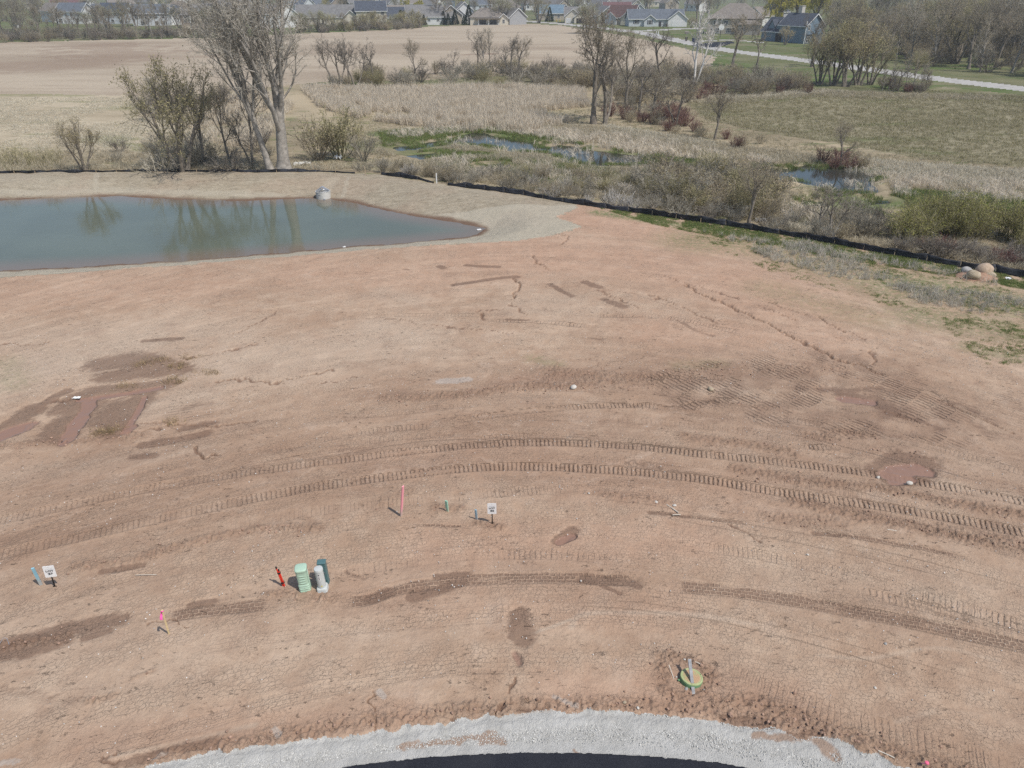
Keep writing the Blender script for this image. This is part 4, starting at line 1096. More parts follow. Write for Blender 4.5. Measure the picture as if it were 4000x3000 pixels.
_rt = random.Random(7)
_look = {'spreading': 'spreading', 'crooked': 'crooked', 'pole': 'straight slender', 'budding': 'budding', 'grey_shrub': 'grey', 'brown_shrub': 'brown', 'olive_shrub': 'olive', 'red_shrub': 'red stemmed', 'golden_shrub': 'golden green', 'dark_shrub': 'dark', 'brush': 'tangled', 'sapling': 'slender', 'willow': 'weeping', 'pale': 'pale'}
def look(key, h, lo, hi):
    k = key.rstrip('0123456789')
    return ('tall ' if h > lo + .66 * (hi - lo) else 'short ' if h < lo + .33 * (hi - lo) else 'middling ') + _look.get(k, '')
def side(x, y):
    u = 2000 + F * x / (y * CP + H * SP)
    return ['far left', 'left', 'centre left', 'centre', 'centre right', 'right', 'far right'][int(min(6, max(0, u // 572)))]
def place_tree(key, x, y, h, label, cat='tree', group=None, name='bare_tree', rz=None, wide=1.0, z=None):
    A, T = PROTO[key]
    hh = PROTO.setdefault(key + '_h', max(v.co.z for v in T.vertices))
    s = h / hh
    if z is None: z = float(base_z(x, y)[0])
    e = empty(name, (x, y, z), _rt.uniform(0, 6.28) if rz is None else rz)
    e.scale = (s * wide, s * wide, s)
    tag(e, label, cat, group)
    obj('trunk', A, e); obj('crown', T, e)
    return e
def place_shrub(key, x, y, h, label, cat='shrub', group=None, name='shrub', wide=1.0, rz=None):
    me = PROTO[key]
    hh = PROTO.setdefault(key + '_h', max(v.co.z for v in me.vertices))
    s = h / hh
    o = obj(name, me, None, (x, y, float(base_z(x, y)[0])), _rt.uniform(0, 6.28) if rz is None else rz)
    o.scale = (s * wide, s * wide, s)
    return tag(o, label, cat, group)
def PT(u, v): p = P(u, v); return p.x, p.y

# ------------------------------------------------------------------ ground cover: blades, reeds, weeds (nobody could count them)
def clump(seed, n, h, w, lean, rad, mats, bend=.4, mi=None):
    rng = random.Random(seed); T = MB()
    for i in range(n):
        a = rng.random() * 6.283; rr = rad * math.sqrt(rng.random())
        p = Vector((math.cos(a) * rr, math.sin(a) * rr, -.03))
        az = rng.random() * 6.283; ln = abs(rng.gauss(0, lean))
        d = Vector((math.cos(az) * math.sin(ln), math.sin(az) * math.sin(ln), math.cos(ln)))
        L = h * rng.uniform(.55, 1.1)
        s = d.cross(Vector((rng.gauss(0, 1), rng.gauss(0, 1), .2))).normalized() * w
        q = p + d * L * .55
        d2 = (d + Vector((math.cos(az), math.sin(az), -.3)) * bend * rng.random() * 1.6).normalized()
        t = q + d2 * L * .45
        T.add([p - s, p + s, q + s * .85, q - s * .85, t], [(0, 1, 2, 3), (3, 2, 4)], 0 if mi is None else (0 if rng.random() > mi else 1))
    me = T.mesh('clump', mats, False)
    return bpy.data.objects.new('clump', me)

def scatter(name, pts, protos, smin, smax, seed=0, tilt=.12, label=None):
    pts = np.asarray(pts, np.float32); n = len(pts)
    rg = np.random.default_rng(seed)
    me = mesh_np(name, pts, np.zeros((0, 4), np.int32)) if False else bpy.data.meshes.new(name)
    me.vertices.add(n); me.vertices.foreach_set('co', pts.ravel())
    a = me.attributes.new('sc', 'FLOAT', 'POINT'); a.data.foreach_set('value', rg.uniform(smin, smax, n).astype(np.float32))
    a = me.attributes.new('ro', 'FLOAT_VECTOR', 'POINT')
    ro = np.stack([rg.normal(0, tilt, n), rg.normal(0, tilt, n), rg.uniform(0, 6.283, n)], -1).astype(np.float32); a.data.foreach_set('vector', ro.ravel())
    a = me.attributes.new('pk', 'INT', 'POINT'); a.data.foreach_set('value', rg.integers(0, len(protos), n).astype(np.int32))
    me.update()
    coll = bpy.data.collections.new(name + '_pieces')
    for p in protos: coll.objects.link(p)
    ng = bpy.data.node_groups.new(name + '_scatter', 'GeometryNodeTree')
    ng.interface.new_socket('Geometry', in_out='INPUT', socket_type='NodeSocketGeometry')
    ng.interface.new_socket('Geometry', in_out='OUTPUT', socket_type='NodeSocketGeometry')
    N = ng.nodes; Lk = ng.links
    gi = N.new('NodeGroupInput'); go = N.new('NodeGroupOutput')
    ci = N.new('GeometryNodeCollectionInfo'); ci.inputs['Collection'].default_value = coll
    ci.inputs['Separate Children'].default_value = True; ci.inputs['Reset Children'].default_value = True
    ip = N.new('GeometryNodeInstanceOnPoints'); ip.inputs['Pick Instance'].default_value = True
    def na(nm, dt):
        q = N.new('GeometryNodeInputNamedAttribute'); q.data_type = dt; q.inputs['Name'].default_value = nm
        return q.outputs['Attribute']
    Lk.new(gi.outputs[0], ip.inputs['Points']); Lk.new(ci.outputs[0], ip.inputs['Instance'])
    Lk.new(na('pk', 'INT'), ip.inputs['Instance Index']); Lk.new(na('ro', 'FLOAT_VECTOR'), ip.inputs['Rotation']); Lk.new(na('sc', 'FLOAT'), ip.inputs['Scale'])
    Lk.new(ip.outputs[0], go.inputs[0])
    o = obj(name, me)
    m = o.modifiers.new('scatter', 'NODES'); m.node_group = ng
    tag(o, label, None, None, 'stuff')
    return o

def fill(px, n, seed, keep=None, zoff=0.0):
    rg = np.random.default_rng(seed)
    poly = PW(px); lo = poly.min(0); hi = poly.max(0)
    out = np.zeros((0, 2))
    while len(out) < n:
        q = lo + rg.random((n * 3, 2)) * (hi - lo)
        q = q[in_poly(poly, q[:, 0], q[:, 1])]
        if keep is not None: q = q[keep(q[:, 0], q[:, 1], rg)]
        out = np.vstack([out, q])
    out = out[:n]
    z = base_z(out[:, 0], out[:, 1]) + zoff
    return np.column_stack([out, z])
def noisy(scale, th, seed):
    return lambda x, y, rg: fbm(x * scale, y * scale * .7, 3, seed) + rg.normal(0, .05, x.shape) > th
def dry_land(x, y, rg):
    d = np.full(x.shape, 4.0)
    for w in MARSH_W: d = np.minimum(d, poly_dist(w, x, y + .9, 4.0))
    return (d > 1.3) & (y > fence_y(x) + .8)
def both(f, g): return lambda x, y, rg: f(x, y, rg) & g(x, y, rg)


def brush_mass(name, n, px, keys, h, seed, wide=1.3):
    objs = []
    for k in keys:
        me = PROTO[k]; hh = PROTO.setdefault(k + '_h', max(v.co.z for v in me.vertices))
        o = bpy.data.objects.new(k, me); objs.append((o, hh))
    pts = fill(px, n, seed)
    hm = sum(q for _, q in objs) / len(objs)
    return scatter(name, pts, [o for o, _ in objs], h[0] / hm, h[1] / hm, seed, .06)

def joined(key):
    A, T = PROTO[key]
    va = np.array([v.co for v in A.vertices]); vt = np.array([v.co for v in T.vertices])
    fs = [tuple(p.vertices) for p in A.polygons] + [tuple(i + len(va) for i in p.vertices) for p in T.polygons]
    mi = [0] * len(A.polygons) + [1 + p.material_index for p in T.polygons]
    me = bpy.data.meshes.new(key + '_whole'); me.from_pydata(np.vstack([va, vt]).tolist(), [], fs)
    for m in [A.materials[0]] + list(T.materials): me.materials.append(m)
    me.polygons.foreach_set('material_index', mi); me.update()
    return bpy.data.objects.new(key, me)
def tree_mass(name, pts, keys, h, seed, wide=1.0):
    hm = sum(max(v.co.z for v in PROTO[k][1].vertices) for k in keys) / len(keys)
    return scatter(name, pts, [joined(k) for k in keys], h[0] / hm, h[1] / hm, seed, .05)

# the big tree behind the pond
bx, by = PT(1108, 664)
A_, T_ = plant(500, [((0, 0, -.3), (.03, .02, 1), 7.5, .52), ((-.95, .2, -.3), (-.16, .05, 1), 8.0, .27)], 0, [8, 6, 7, 7, 5], [1.45, .62, .50, .48, .5], [.36, .5, .6, .65, .7], [.05, .09, .16, .22, .28, .3], [.04, .16, .10, .06, .03, .02], [6, 7, 5, 3, 2, 2], 3, tipw=.011, start=[.45, .22, .2, .12, .1])
PROTO['big'] = (A_.mesh('big_limbs', [BARK_G], True), T_.mesh('big_twigs', [TW_ASH, TW_ASH], False))
place_tree('big', bx, by, 23.5, 'huge bare grey tree with a thick forked trunk behind the pond, tallest of all', rz=.3, name='bare_tree', wide=1.14)

def T1(u, v, h, key, label, **k):
    x, y = PT(u, v); return place_tree(key, x, y, h, label, **k)
def S1(u, v, h, key, label, **k):
    x, y = PT(u, v); return place_shrub(key, x, y, h, label, **k)

T1(712, 668, 11.5, 'budding0', 'yellow budding tree with a round crown left of the huge bare tree', rz=.4, wide=.95)
T1(800, 650, 8.0, 'spreading1', 'bare brown tree between the yellow budding tree and the huge tree', wide=.8)
T1(900, 640, 8.5, 'spreading0', 'grey bare tree close on the left of the huge forked trunk', wide=.7)
T1(985, 655, 9.0, 'crooked1', 'thin dark bare tree touching the huge trunk on its left', wide=.7)
T1(330, 664, 5.6, 'budding1', 'bushy bronze budding tree on the far bank at the left of the pond', wide=.9)
S1(1330, 618, 6.2, 'olive_shrub0', 'big round olive shrub right of the huge bare tree', wide=1.25)
S1(1245, 625, 5.0, 'brown_shrub1', 'brown shrub between the huge trunk and the round olive shrub')
S1(1420, 630, 3.6, 'grey_shrub1', 'grey twiggy shrub at the right edge of the round olive shrub')
S1(640, 668, 2.6, 'brush1', 'pale broken brush arching behind the fence left of the budding tree', name='brush_pile', cat='brush')
S1(900, 664, 2.2, 'brush0', 'dark fallen brush heap left of the huge trunk', name='brush_pile', cat='brush')
rng = random.Random(11)
for i in range(11):
    S1(-60 + i * 29 + rng.uniform(-8, 8), 668 - rng.random() * 20, rng.uniform(2.3, 3.2), 'sapling%d' % (i % 2), 'slender yellowish willow sapling in the row at the far left behind the pond', group='willow saplings behind the pond', name='willow_sapling', cat='sapling')
for i in range(20):
    u = rng.uniform(400, 1060); v = rng.uniform(590, 664)
    kk = rng.choice(['grey_shrub0', 'grey_shrub2', 'brown_shrub0', 'dark_shrub1', 'brush1']); hh = rng.uniform(1.6, 3.4)
    S1(u, v, hh, kk, '%s shrub among the trunks behind the pond, %s, %s' % (look(kk, hh, 1.6, 3.4), ['left end', 'left of centre', 'right of centre', 'right end'][int((u - 400) / 165.1)], 'near the fence' if v > 630 else 'farther back'), group='thicket shrubs behind the pond')
for i in range(12):
    u = rng.uniform(560, 1000); v = rng.uniform(360, 480)
    kk = rng.choice(['dark_shrub0', 'dark_shrub2', 'grey_shrub0', 'brown_shrub2']); hh = rng.uniform(3.0, 5.5)
    S1(u, v, hh, kk, '%s shrub at the field edge behind the budding tree, %s %s' % (look(kk, hh, 3, 5.5), 'front' if v > 440 else 'middle' if v > 400 else 'back', 'left' if u < 700 else 'centre' if u < 850 else 'right'), group='shrubs at the near field edge')

brush_mass('fence_brush', 150, [(1480, 668), (1750, 690), (2050, 690), (2500, 760), (2900, 800), (3300, 860), (3300, 950), (2900, 885), (2500, 826), (2100, 765), (1780, 718), (1480, 678)], ['grey_shrub0', 'grey_shrub1', 'pale_stems0', 'grey_shrub2', 'brown_shrub1'], (.8, 1.9), 25)
# trees between the reed bed and the stubble field
mid = [(1308, 338, 8.6, 'crooked0', 'crooked bare tree leaning left, first of the group right of the huge tree', -.3), (1336, 332, 9.2, 'crooked1', 'dark bare tree with twin stems right of the crooked leaning one', 1.2), (1366, 330, 9.0, 'crooked2', 'tallest middle trunk of the bare group beside the reeds', 2.0),
       (1384, 345, 8.4, 'crooked3', 'bare tree with a pale broken patch on its trunk beside the reeds', .5), (1456, 326, 8.2, 'crooked2', 'lone slender forked tree right of the bare group by the reeds', 3.0),
       (1628, 316, 8.0, 'spreading0', 'small tree with a misty pale crown standing alone before the field', 1.0), (1768, 272, 4.5, 'crooked0', 'short dead tree stem before the stubble field', 2.2), (1868, 270, 8.4, 'crooked3', 'forked bare tree at the left of the close trio', 1.5),
       (1894, 282, 8.8, 'pole0', 'thin straight bare pole tree in the close trio', 0), (1914, 264, 8.6, 'pole1', 'second thin straight pole tree, right one of the pair', 1), (1996, 300, 8.6, 'crooked1', 'bare tree with a leaning trunk left of the spreading low tree', 2.5), (2020, 288, 7.6, 'spreading2', 'low spreading bare tree with rising arms before the field', .2),
       (2318, 484, 13.0, 'spreading1', 'tall dark tree with a thick trunk, left of the pair by the marsh water', .6), (2364, 486, 11.2, 'crooked3', 'tall bare tree, right of the pair by the marsh water', 1.1), (2446, 420, 10.4, 'spreading0', 'many armed bare tree right of the tall pair', 2.3), (2500, 455, 8.2, 'crooked2', 'small grey tree among red bushes right of the tall pair', .9),
       (2556, 460, 6.5, 'spreading2', 'small fan shaped bare tree beside the red bushes', 1.4), (2598, 345, 10.0, 'crooked0', 'dark curved double trunk tree left of the pale one', .4), (2640, 492, 6.2, 'crooked1', 'little leaning tree with a green foot at the marsh edge', 2.9), (2792, 545, 5.6, 'spreading1', 'little thin tree alone at the edge of the olive meadow', 1.7),
       (2710, 335, 15.0, 'pale0', 'pale white barked tree leaning right beside the road', .2), (2862, 262, 11.0, 'spreading2', 'dark bare tree close to the road before the big beige house', .7), (2955, 268, 8.5, 'crooked2', 'dark bare tree leaning by the road below the blue house', 2.0), (3170, 262, 10.0, 'crooked3', 'bare tree standing before the blue gable house', 1.0),
       (3284, 648, 5.0, 'spreading0', 'round bare tree with red bushes at its foot in the marsh', .8), (3246, 934, 4.6, 'crooked1', 'dark twin trunk tree right behind the black fence', .4), (3205, 905, 3.4, 'spreading2', 'small dark bare tree behind the fence, left of the twin trunk one', 2.0), (2925, 872, 4.8, 'spreading1', 'sprawling brown tree behind the middle of the long black fence', 1.2)]
for u, v, h, k, lab, rz in mid:
    T1(u, v, h * (1.0 if u < 2300 or k == 'pale0' or v > 600 else 1.13), k, lab, rz=rz, wide=1.0, name='pale_tree' if k == 'pale0' else 'bare_tree')
for i, (u, v, h) in enumerate([(3200, 330, 9.5), (3255, 334, 12), (3300, 338, 12.5), (3350, 332, 12), (3400, 330, 10)]):
    T1(u, v, h, 'budding1' if i % 2 else 'budding0', 'budding tree in the clump beside the road, %s of five' % ['leftmost', 'second from left', 'middle', 'second from right', 'rightmost'][i], group='budding clump beside the road', name='budding_tree', wide=.9)
for i in range(9):
    u = 3440 + i * 24 + rng.uniform(-6, 6)
    T1(u, 358 + rng.uniform(-6, 4), rng.uniform(3.5, 6), rng.choice(['pole0', 'pole2', 'crooked2']), '%s thin young tree in the row on the meadow edge below the road' % ['first', 'second', 'third', 'fourth', 'fifth', 'sixth', 'seventh', 'eighth', 'rightmost'][i], group='young trees on the meadow edge')

def thicket(n, px, keys, h, label, group, cat='shrub', name='shrub', seed=0, wide=1.0):
    r = random.Random(seed)
    poly = PW(px); x0, y0 = poly.min(0); x1, y1 = poly.max(0); k = 0
    while k < n:
        x = r.uniform(x0, x1); y = r.uniform(y0, y1)
        if in_poly(poly, np.array([x]), np.array([y]))[0]:
            ky = r.choice(keys); hh = r.uniform(*h)
            ft = (y - y0) / (y1 - y0)
            lab = '%s %s, %s %s' % (look(ky, hh, *h), label, 'back' if ft > .66 else 'front' if ft < .33 else 'middle', 'left' if x < x0 + (x1 - x0) / 3 else 'right' if x > x0 + (x1 - x0) * .67 else 'centre')
            place_shrub(ky, x, y, hh, lab, cat, group, name, wide); k += 1
thicket(46, [(1440, 300), (2100, 270), (2300, 290), (2300, 335), (1900, 345), (1440, 345)], ['grey_shrub0', 'grey_shrub1', 'olive_shrub1', 'brown_shrub0', 'dark_shrub0'], (2.2, 4.0), 'shrub between the reed bed and the stubble field', 'shrubs between the reeds and the field', seed=1, wide=1.15)
thicket(10, [(1290, 345), (1460, 320), (1500, 330), (1480, 345)], ['grey_shrub0', 'olive_shrub2', 'brown_shrub0'], (2, 3.4), 'shrub at the foot of the bare trees by the reeds', 'shrubs at the bare group', seed=2)
brush_mass('thicket', 150, [(2080, 300), (2700, 290), (3150, 330), (3150, 365), (2750, 385), (2560, 430), (2420, 400), (2080, 350)], ['grey_shrub1', 'grey_shrub2', 'brown_shrub0', 'brown_shrub1', 'dark_shrub2'], (1.8, 4.2), 3)
thicket(26, [(2330, 400), (2700, 420), (2720, 500), (2560, 500), (2380, 460)], ['red_shrub0', 'red_shrub1', 'grey_shrub0', 'brown_shrub2'], (1.6, 2.8), 'bush around the trunks right of the marsh water', 'red brush right of the marsh water', seed=4, wide=1.1)
thicket(16, [(2440, 470), (2600, 475), (2860, 550), (2980, 560), (2900, 590), (2700, 545)], ['red_shrub0', 'red_shrub1', 'red_shrub2', 'brown_shrub0'], (1.2, 2.0), 'bush along the lower edge of the olive meadow', 'red bushes along the meadow', seed=5)
thicket(14, [(2700, 345), (3150, 345), (3160, 368), (2900, 375), (2720, 395)], ['red_shrub0', 'red_shrub2'], (1.6, 2.4), 'bush at the upper edge of the olive meadow', 'red bushes at the meadow top', seed=6)
thicket(9, [(3190, 620), (3380, 625), (3390, 660), (3230, 665)], ['red_shrub1', 'red_shrub2', 'brown_shrub1'], (1.4, 2.2), 'bush around the round marsh tree', 'bushes at the round marsh tree', seed=7)
thicket(12, [(3420, 340), (3560, 352), (3640, 362), (3500, 366)], ['dark_shrub0', 'brown_shrub0', 'red_shrub0'], (1.6, 2.8), 'shrub below the young trees on the meadow edge', 'shrubs under the young trees', seed=8)
# along the silt fence, marsh side
thicket(34, [(2530, 700), (2760, 660), (2980, 720), (3080, 830), (2960, 860), (2700, 830), (2520, 790)], ['brown_shrub0', 'brown_shrub1', 'brown_shrub2', 'olive_shrub0', 'grey_shrub1'], (2.0, 3.6), 'shrub behind the middle of the black fence', 'brown shrubs behind the fence', seed=9, wide=1.15)
thicket(22, [(2050, 640), (2500, 690), (2500, 770), (2250, 750), (2020, 690)], ['olive_shrub0', 'olive_shrub1', 'grey_shrub0', 'brown_shrub2'], (1.0, 1.9), 'shrub between the marsh water and the fence', 'olive shrubs by the marsh water', seed=10)
thicket(26, [(3420, 880), (3700, 880), (4050, 930), (4100, 1010), (3800, 960), (3480, 950)], ['golden_shrub0', 'golden_shrub1', 'golden_shrub2'], (2.4, 4.0), 'willow shrub behind the right of the black fence', 'yellow green willow shrubs behind the fence', seed=12, name='willow_shrub')
thicket(26, [(3300, 960), (3480, 960), (3800, 975), (4150, 1040), (4200, 1090), (3900, 1045), (3600, 1000), (3320, 955)], ['dark_shrub0', 'dark_shrub1', 'red_shrub1', 'brush0'], (.9, 1.8), 'bush close behind the right of the black fence', 'dark brush behind the fence', seed=13)
thicket(10, [(3280, 850), (3440, 880), (3420, 940), (3290, 930)], ['grey_shrub0', 'grey_shrub2', 'dark_shrub0'], (1.6, 2.6), 'shrub right of the dark twin trunk tree', 'grey shrubs by the twin trunk tree', seed=14)
for u, v, h, k, lab in [(2160, 775, 1.7, 'pale_stems0', 'fan of pale bare stems behind the fence near the end of the matting'), (2400, 806, 1.9, 'pale_stems1', 'fan of pale stems leaning both ways behind the black fence'), (2445, 812, 1.6, 'pale_stems0', 'pale stemmed bush right of the leaning fan behind the fence'), (2262, 778, 1.5, 'grey_shrub1', 'low purple grey bush between the two pale fans'),
                        (1745, 700, 2.0, 'grey_shrub2', 'dark grey twiggy bush right of the gap in the fence'), (1500, 672, 1.8, 'grey_shrub0', 'grey twiggy bush left of the gap in the fence'), (1560, 668, 1.5, 'brown_shrub1', 'brown bush beside the gap in the fence'), (1420, 665, 1.2, 'brush1', 'grey brush lying behind the fence right of the huge tree'), (2755, 850, 1.1, 'brush0', 'heap of dark fallen branches behind the middle of the fence'), (2660, 845, 1.2, 'brush1', 'grey fallen branches left of the dark heap behind the fence'), (1230, 662, .8, 'brush1', 'pale broken branches right at the foot of the huge tree'), (3020, 895, 1.3, 'brush0', 'brown brush at the foot of the sprawling brown tree')]:
    S1(u, v, h, k, lab, name='brush_pile' if 'brush' in k else 'shrub', cat='brush' if 'brush' in k else 'shrub')

# hedgerow at the far edge of the field, left
r = random.Random(21)
for i in range(30):
    u = -120 + i * 36 + r.uniform(-14, 14)
    kk = r.choice(['spreading0', 'spreading1', 'pole0', 'pole1', 'budding2', 'crooked2']); hh = r.uniform(6, 10) if i % 2 else r.uniform(10, 14)
    T1(u, 150 + r.uniform(-10, 6) - max(0, u - 500) * .02, hh, kk, '%s tree in the far left hedgerow of the field, %s stretch' % (look(kk, hh, 5, 14), ['leftmost', 'left', 'middle', 'right', 'rightmost'][i // 6]), group='hedgerow trees at the far left', wide=1.0)
brush_mass('hedgerow_undergrowth', 190, [(-150, 172), (400, 157), (900, 145), (900, 132), (400, 138), (-150, 150)], ['dark_shrub0', 'dark_shrub1', 'brown_shrub0', 'grey_shrub0'], (2.0, 4.6), 22)
# hedge in the middle, below the houses
for i in range(15):
    u = 1180 + i * 33 + r.uniform(-10, 10)
    kk = r.choice(['budding0', 'budding2', 'spreading0', 'spreading2']); hh = r.uniform(5.5, 8.5)
    T1(u, 128 - (u - 1180) * .04 + r.uniform(-5, 4), hh, kk, '%s tree in the hedge below the middle houses, %s' % (look(kk, hh, 5.5, 8.5), ['left end', 'left half', 'middle', 'right half', 'right end'][i // 3]), group='hedge trees below the middle houses', name='budding_tree', wide=1.25)
brush_mass('hedge_undergrowth', 90, [(1160, 134), (1640, 114), (1640, 102), (1160, 118)], ['brown_shrub0', 'olive_shrub0', 'dark_shrub0', 'grey_shrub2'], (2.2, 4.6), 23)
# garden trees between the houses, singled out
for u, v, h, k, lab, nm in [(1380, 92, 9.5, 'pole1', 'dark bare tree left of the two storey cream house', 'bare_tree'), (1465, 100, 7, 'budding1', 'reddish budding tree right before the two storey cream house', 'budding_tree'), (1640, 102, 9, 'pale0', 'pale bare tree before the long grey roofed ranch house', 'pale_tree'), (1705, 96, 14, 'spreading2', 'tall dark bare tree at the right end of the long grey ranch house', 'bare_tree'), (1745, 98, 9, 'crooked0', 'crooked pale tree before the beige gable house', 'bare_tree'),
                            (1912, 95, 16, 'spreading0', 'big dark bare tree before the house with the covered patio', 'bare_tree'), (1962, 96, 12, 'budding2', 'pale green budding tree right of the covered patio', 'budding_tree'), (2010, 92, 14, 'crooked1', 'tall dark bare tree before the grey garage wall', 'bare_tree'), (2048, 90, 16, 'spreading1', 'very dark tall bare tree at the bend of the road', 'bare_tree'), (2105, 90, 13, 'budding0', 'yellow green tree with a leaning trunk at the bend of the road', 'budding_tree'), (2130, 86, 6, 'pale0', 'small pale bare tree by the sidewalk at the bend', 'pale_tree'),
                            (2290, 132, 11, 'budding2', 'slender tree with pale green mist of buds at the field corner', 'budding_tree'), (2350, 150, 9, 'crooked3', 'bare forked tree right of the misty one at the field corner', 'bare_tree'), (2425, 92, 8, 'budding1', 'rusty budding tree before the red roofed house', 'budding_tree'), (2530, 48, 14, 'budding0', 'big round olive tree behind the blue roofed ranch house', 'budding_tree'), (2630, 50, 13, 'spreading0', 'round grey tree behind the white garage end', 'bare_tree'), (2720, 96, 17, 'spreading1', 'big dark purple tree left of the beige hip roof house', 'bare_tree'), (2770, 88, 18, 'pole0', 'tall purple brown tree behind the pale leaning tree', 'bare_tree'), (2700, 110, 5, 'budding1', 'round garden tree beside the white garage end', 'budding_tree'),
                            (2995, 96, 20, 'spreading2', 'big dark bare tree between the beige house and the blue house', 'bare_tree'), (3050, 112, 17, 'willow0', 'big bright yellow weeping willow behind the blue house', 'willow_tree'), (3178, 118, 18, 'willow1', 'bright yellow weeping willow right behind the blue gable', 'willow_tree'), (3112, 106, 17, 'willow1', 'yellow weeping willow between the two bright willows', 'willow_tree'), (1585, 50, 9, 'willow0', 'small yellow willow behind the houses left of the grey barn roof', 'willow_tree'), (1640, 46, 8, 'willow1', 'small yellow willow right of its twin behind the ranch house', 'willow_tree'), (1270, 40, 12, 'willow0', 'olive yellow willow before the blue roofs at the top', 'willow_tree'), (1800, 30, 10, 'willow1', 'yellow willow behind the white twin gable house', 'willow_tree'),
                            (3010, 128, 5.5, 'budding1', 'brown bushy tree before the dark roofed wing of the blue house', 'budding_tree'), (3080, 140, 5, 'budding2', 'greenish bushy tree against the wall of the blue house', 'budding_tree'), (2940, 150, 6, 'spreading0', 'grey bushy tree by the path before the beige house', 'bare_tree')]:
    T1(u, v, h, k, lab, name=nm)
for u, v, h, k, lab in [(372, 90, 7.5, 'spruce0', 'dark clipped conifer hedge piece between the two white gables, left one'), (392, 90, 7.8, 'spruce0', 'dark conifer in the hedge between the white gables, middle one'), (412, 88, 8.2, 'spruce0', 'dark conifer nearest the dark roofed pale house'), (640, 92, 6.5, 'cedar0', 'dark upright cedar left of the white house with the green yard'), (1228, 60, 8, 'spruce0', 'dark spruce behind the long grey roof at the left of the hedge'), (1285, 76, 6, 'spruce0', 'dark spruce before the long grey roof'), (1355, 48, 9, 'spruce0', 'dark spruce above the cream gable'), (1568, 98, 6.5, 'cedar0', 'brown green cedar left of the ranch house'), (1630, 96, 5.5, 'spruce0', 'green spruce before the left end of the ranch house'), (1657, 98, 4.5, 'spruce0', 'small dark spruce in the middle before the ranch house'),
                        (1733, 97, 6, 'spruce0', 'dark spruce before the beige gable, left of the pair'), (1752, 98, 5, 'spruce0', 'dark spruce before the beige gable, right of the pair'), (1778, 97, 6.5, 'spruce0', 'dark spruce left of the white twin gable house'), (1832, 96, 8.5, 'spruce0', 'tall dark spruce right of the white twin gable house'), (1812, 98, 4, 'cedar0', 'small round conifer before the white twin gables'), (2146, 86, 7, 'spruce0', 'dark spruce before the blue roofed house at the bend'), (2340, 44, 8, 'spruce0', 'dark spruce before the long grey roof at the back'), (2365, 42, 7.5, 'spruce0', 'green spruce right of the dark one at the back'), (2442, 40, 8, 'spruce0', 'green spruce under the small cream gables at the back'), (270, 30, 9, 'spruce0', 'dark spruce at the top left above the maroon roof')]:
    x, y = PT(u, v); place_shrub(k, x, y, h, lab, 'conifer', None, 'conifer')
ry = random.Random(41)
for i in range(20):
    u = 110 + i * 46 + ry.uniform(-16, 16); v = ry.uniform(100, 128); hh = ry.uniform(7, 12); kk = ry.choice(['spreading0', 'spreading2', 'pole1', 'pole3', 'budding2', 'budding0'])
    T1(u, v, hh, kk, '%s tree in the yards before the left houses, %s %s' % (look(kk, hh, 7, 12), ['first', 'second', 'third', 'fourth', 'fifth'][i // 4], 'stretch from the left'), group='yard trees before the left houses')
for u, v, h, k, lab in ((3066, 176, 6.0, 'budding1', 'bushy golden tree before the left corner of the blue house'), (3215, 182, 8.5, 'spreading0', 'bare spreading tree right of the blue house'), (3140, 184, 5.0, 'crooked2', 'thin forked tree before the blue gable wall')): T1(u, v, h, k, lab)
# backdrop of trees between and behind the houses
r = random.Random(31)
for i in range(64):
    u = r.uniform(-60, 2800); v = r.uniform(4, 66)
    kk = r.choice(['spreading0', 'spreading1', 'spreading2', 'pole1', 'pole3', 'budding0', 'budding2']); hh = r.uniform(8, 15)
    T1(u, v, hh, kk, 'distant %s tree %s the back houses, %s of the view' % (look(kk, hh, 8, 15), 'before' if v > 44 else 'among' if v > 25 else 'behind', side(*PT(u, v))), group='distant trees among the houses', wide=1.25)
tp = []
while len(tp) < 420:
    u = r.uniform(-400, 3500); v = -34 + 88 * r.random() ** .75
    if v > 34 and r.random() < .55: continue
    q = at_z(u, v, 0); tp.append((q[0], q[1], 0.0))
tree_mass('distant_trees', tp, ['spreading0', 'spreading1', 'spreading2', 'pole1', 'pole3', 'budding2', 'budding0'], (9, 17), 33)
for i in range(22):
    u = r.uniform(-150, 240); v = r.uniform(50, 120)
    kk = r.choice(['budding0', 'spreading0', 'spreading1', 'budding2']); hh = r.uniform(8, 13)
    T1(u, v, hh, kk, '%s tree in the clump left of the white houses, %s' % (look(kk, hh, 8, 13), 'near side' if v > 95 else 'middle' if v > 72 else 'far side'), group='trees left of the white houses', wide=1.2)
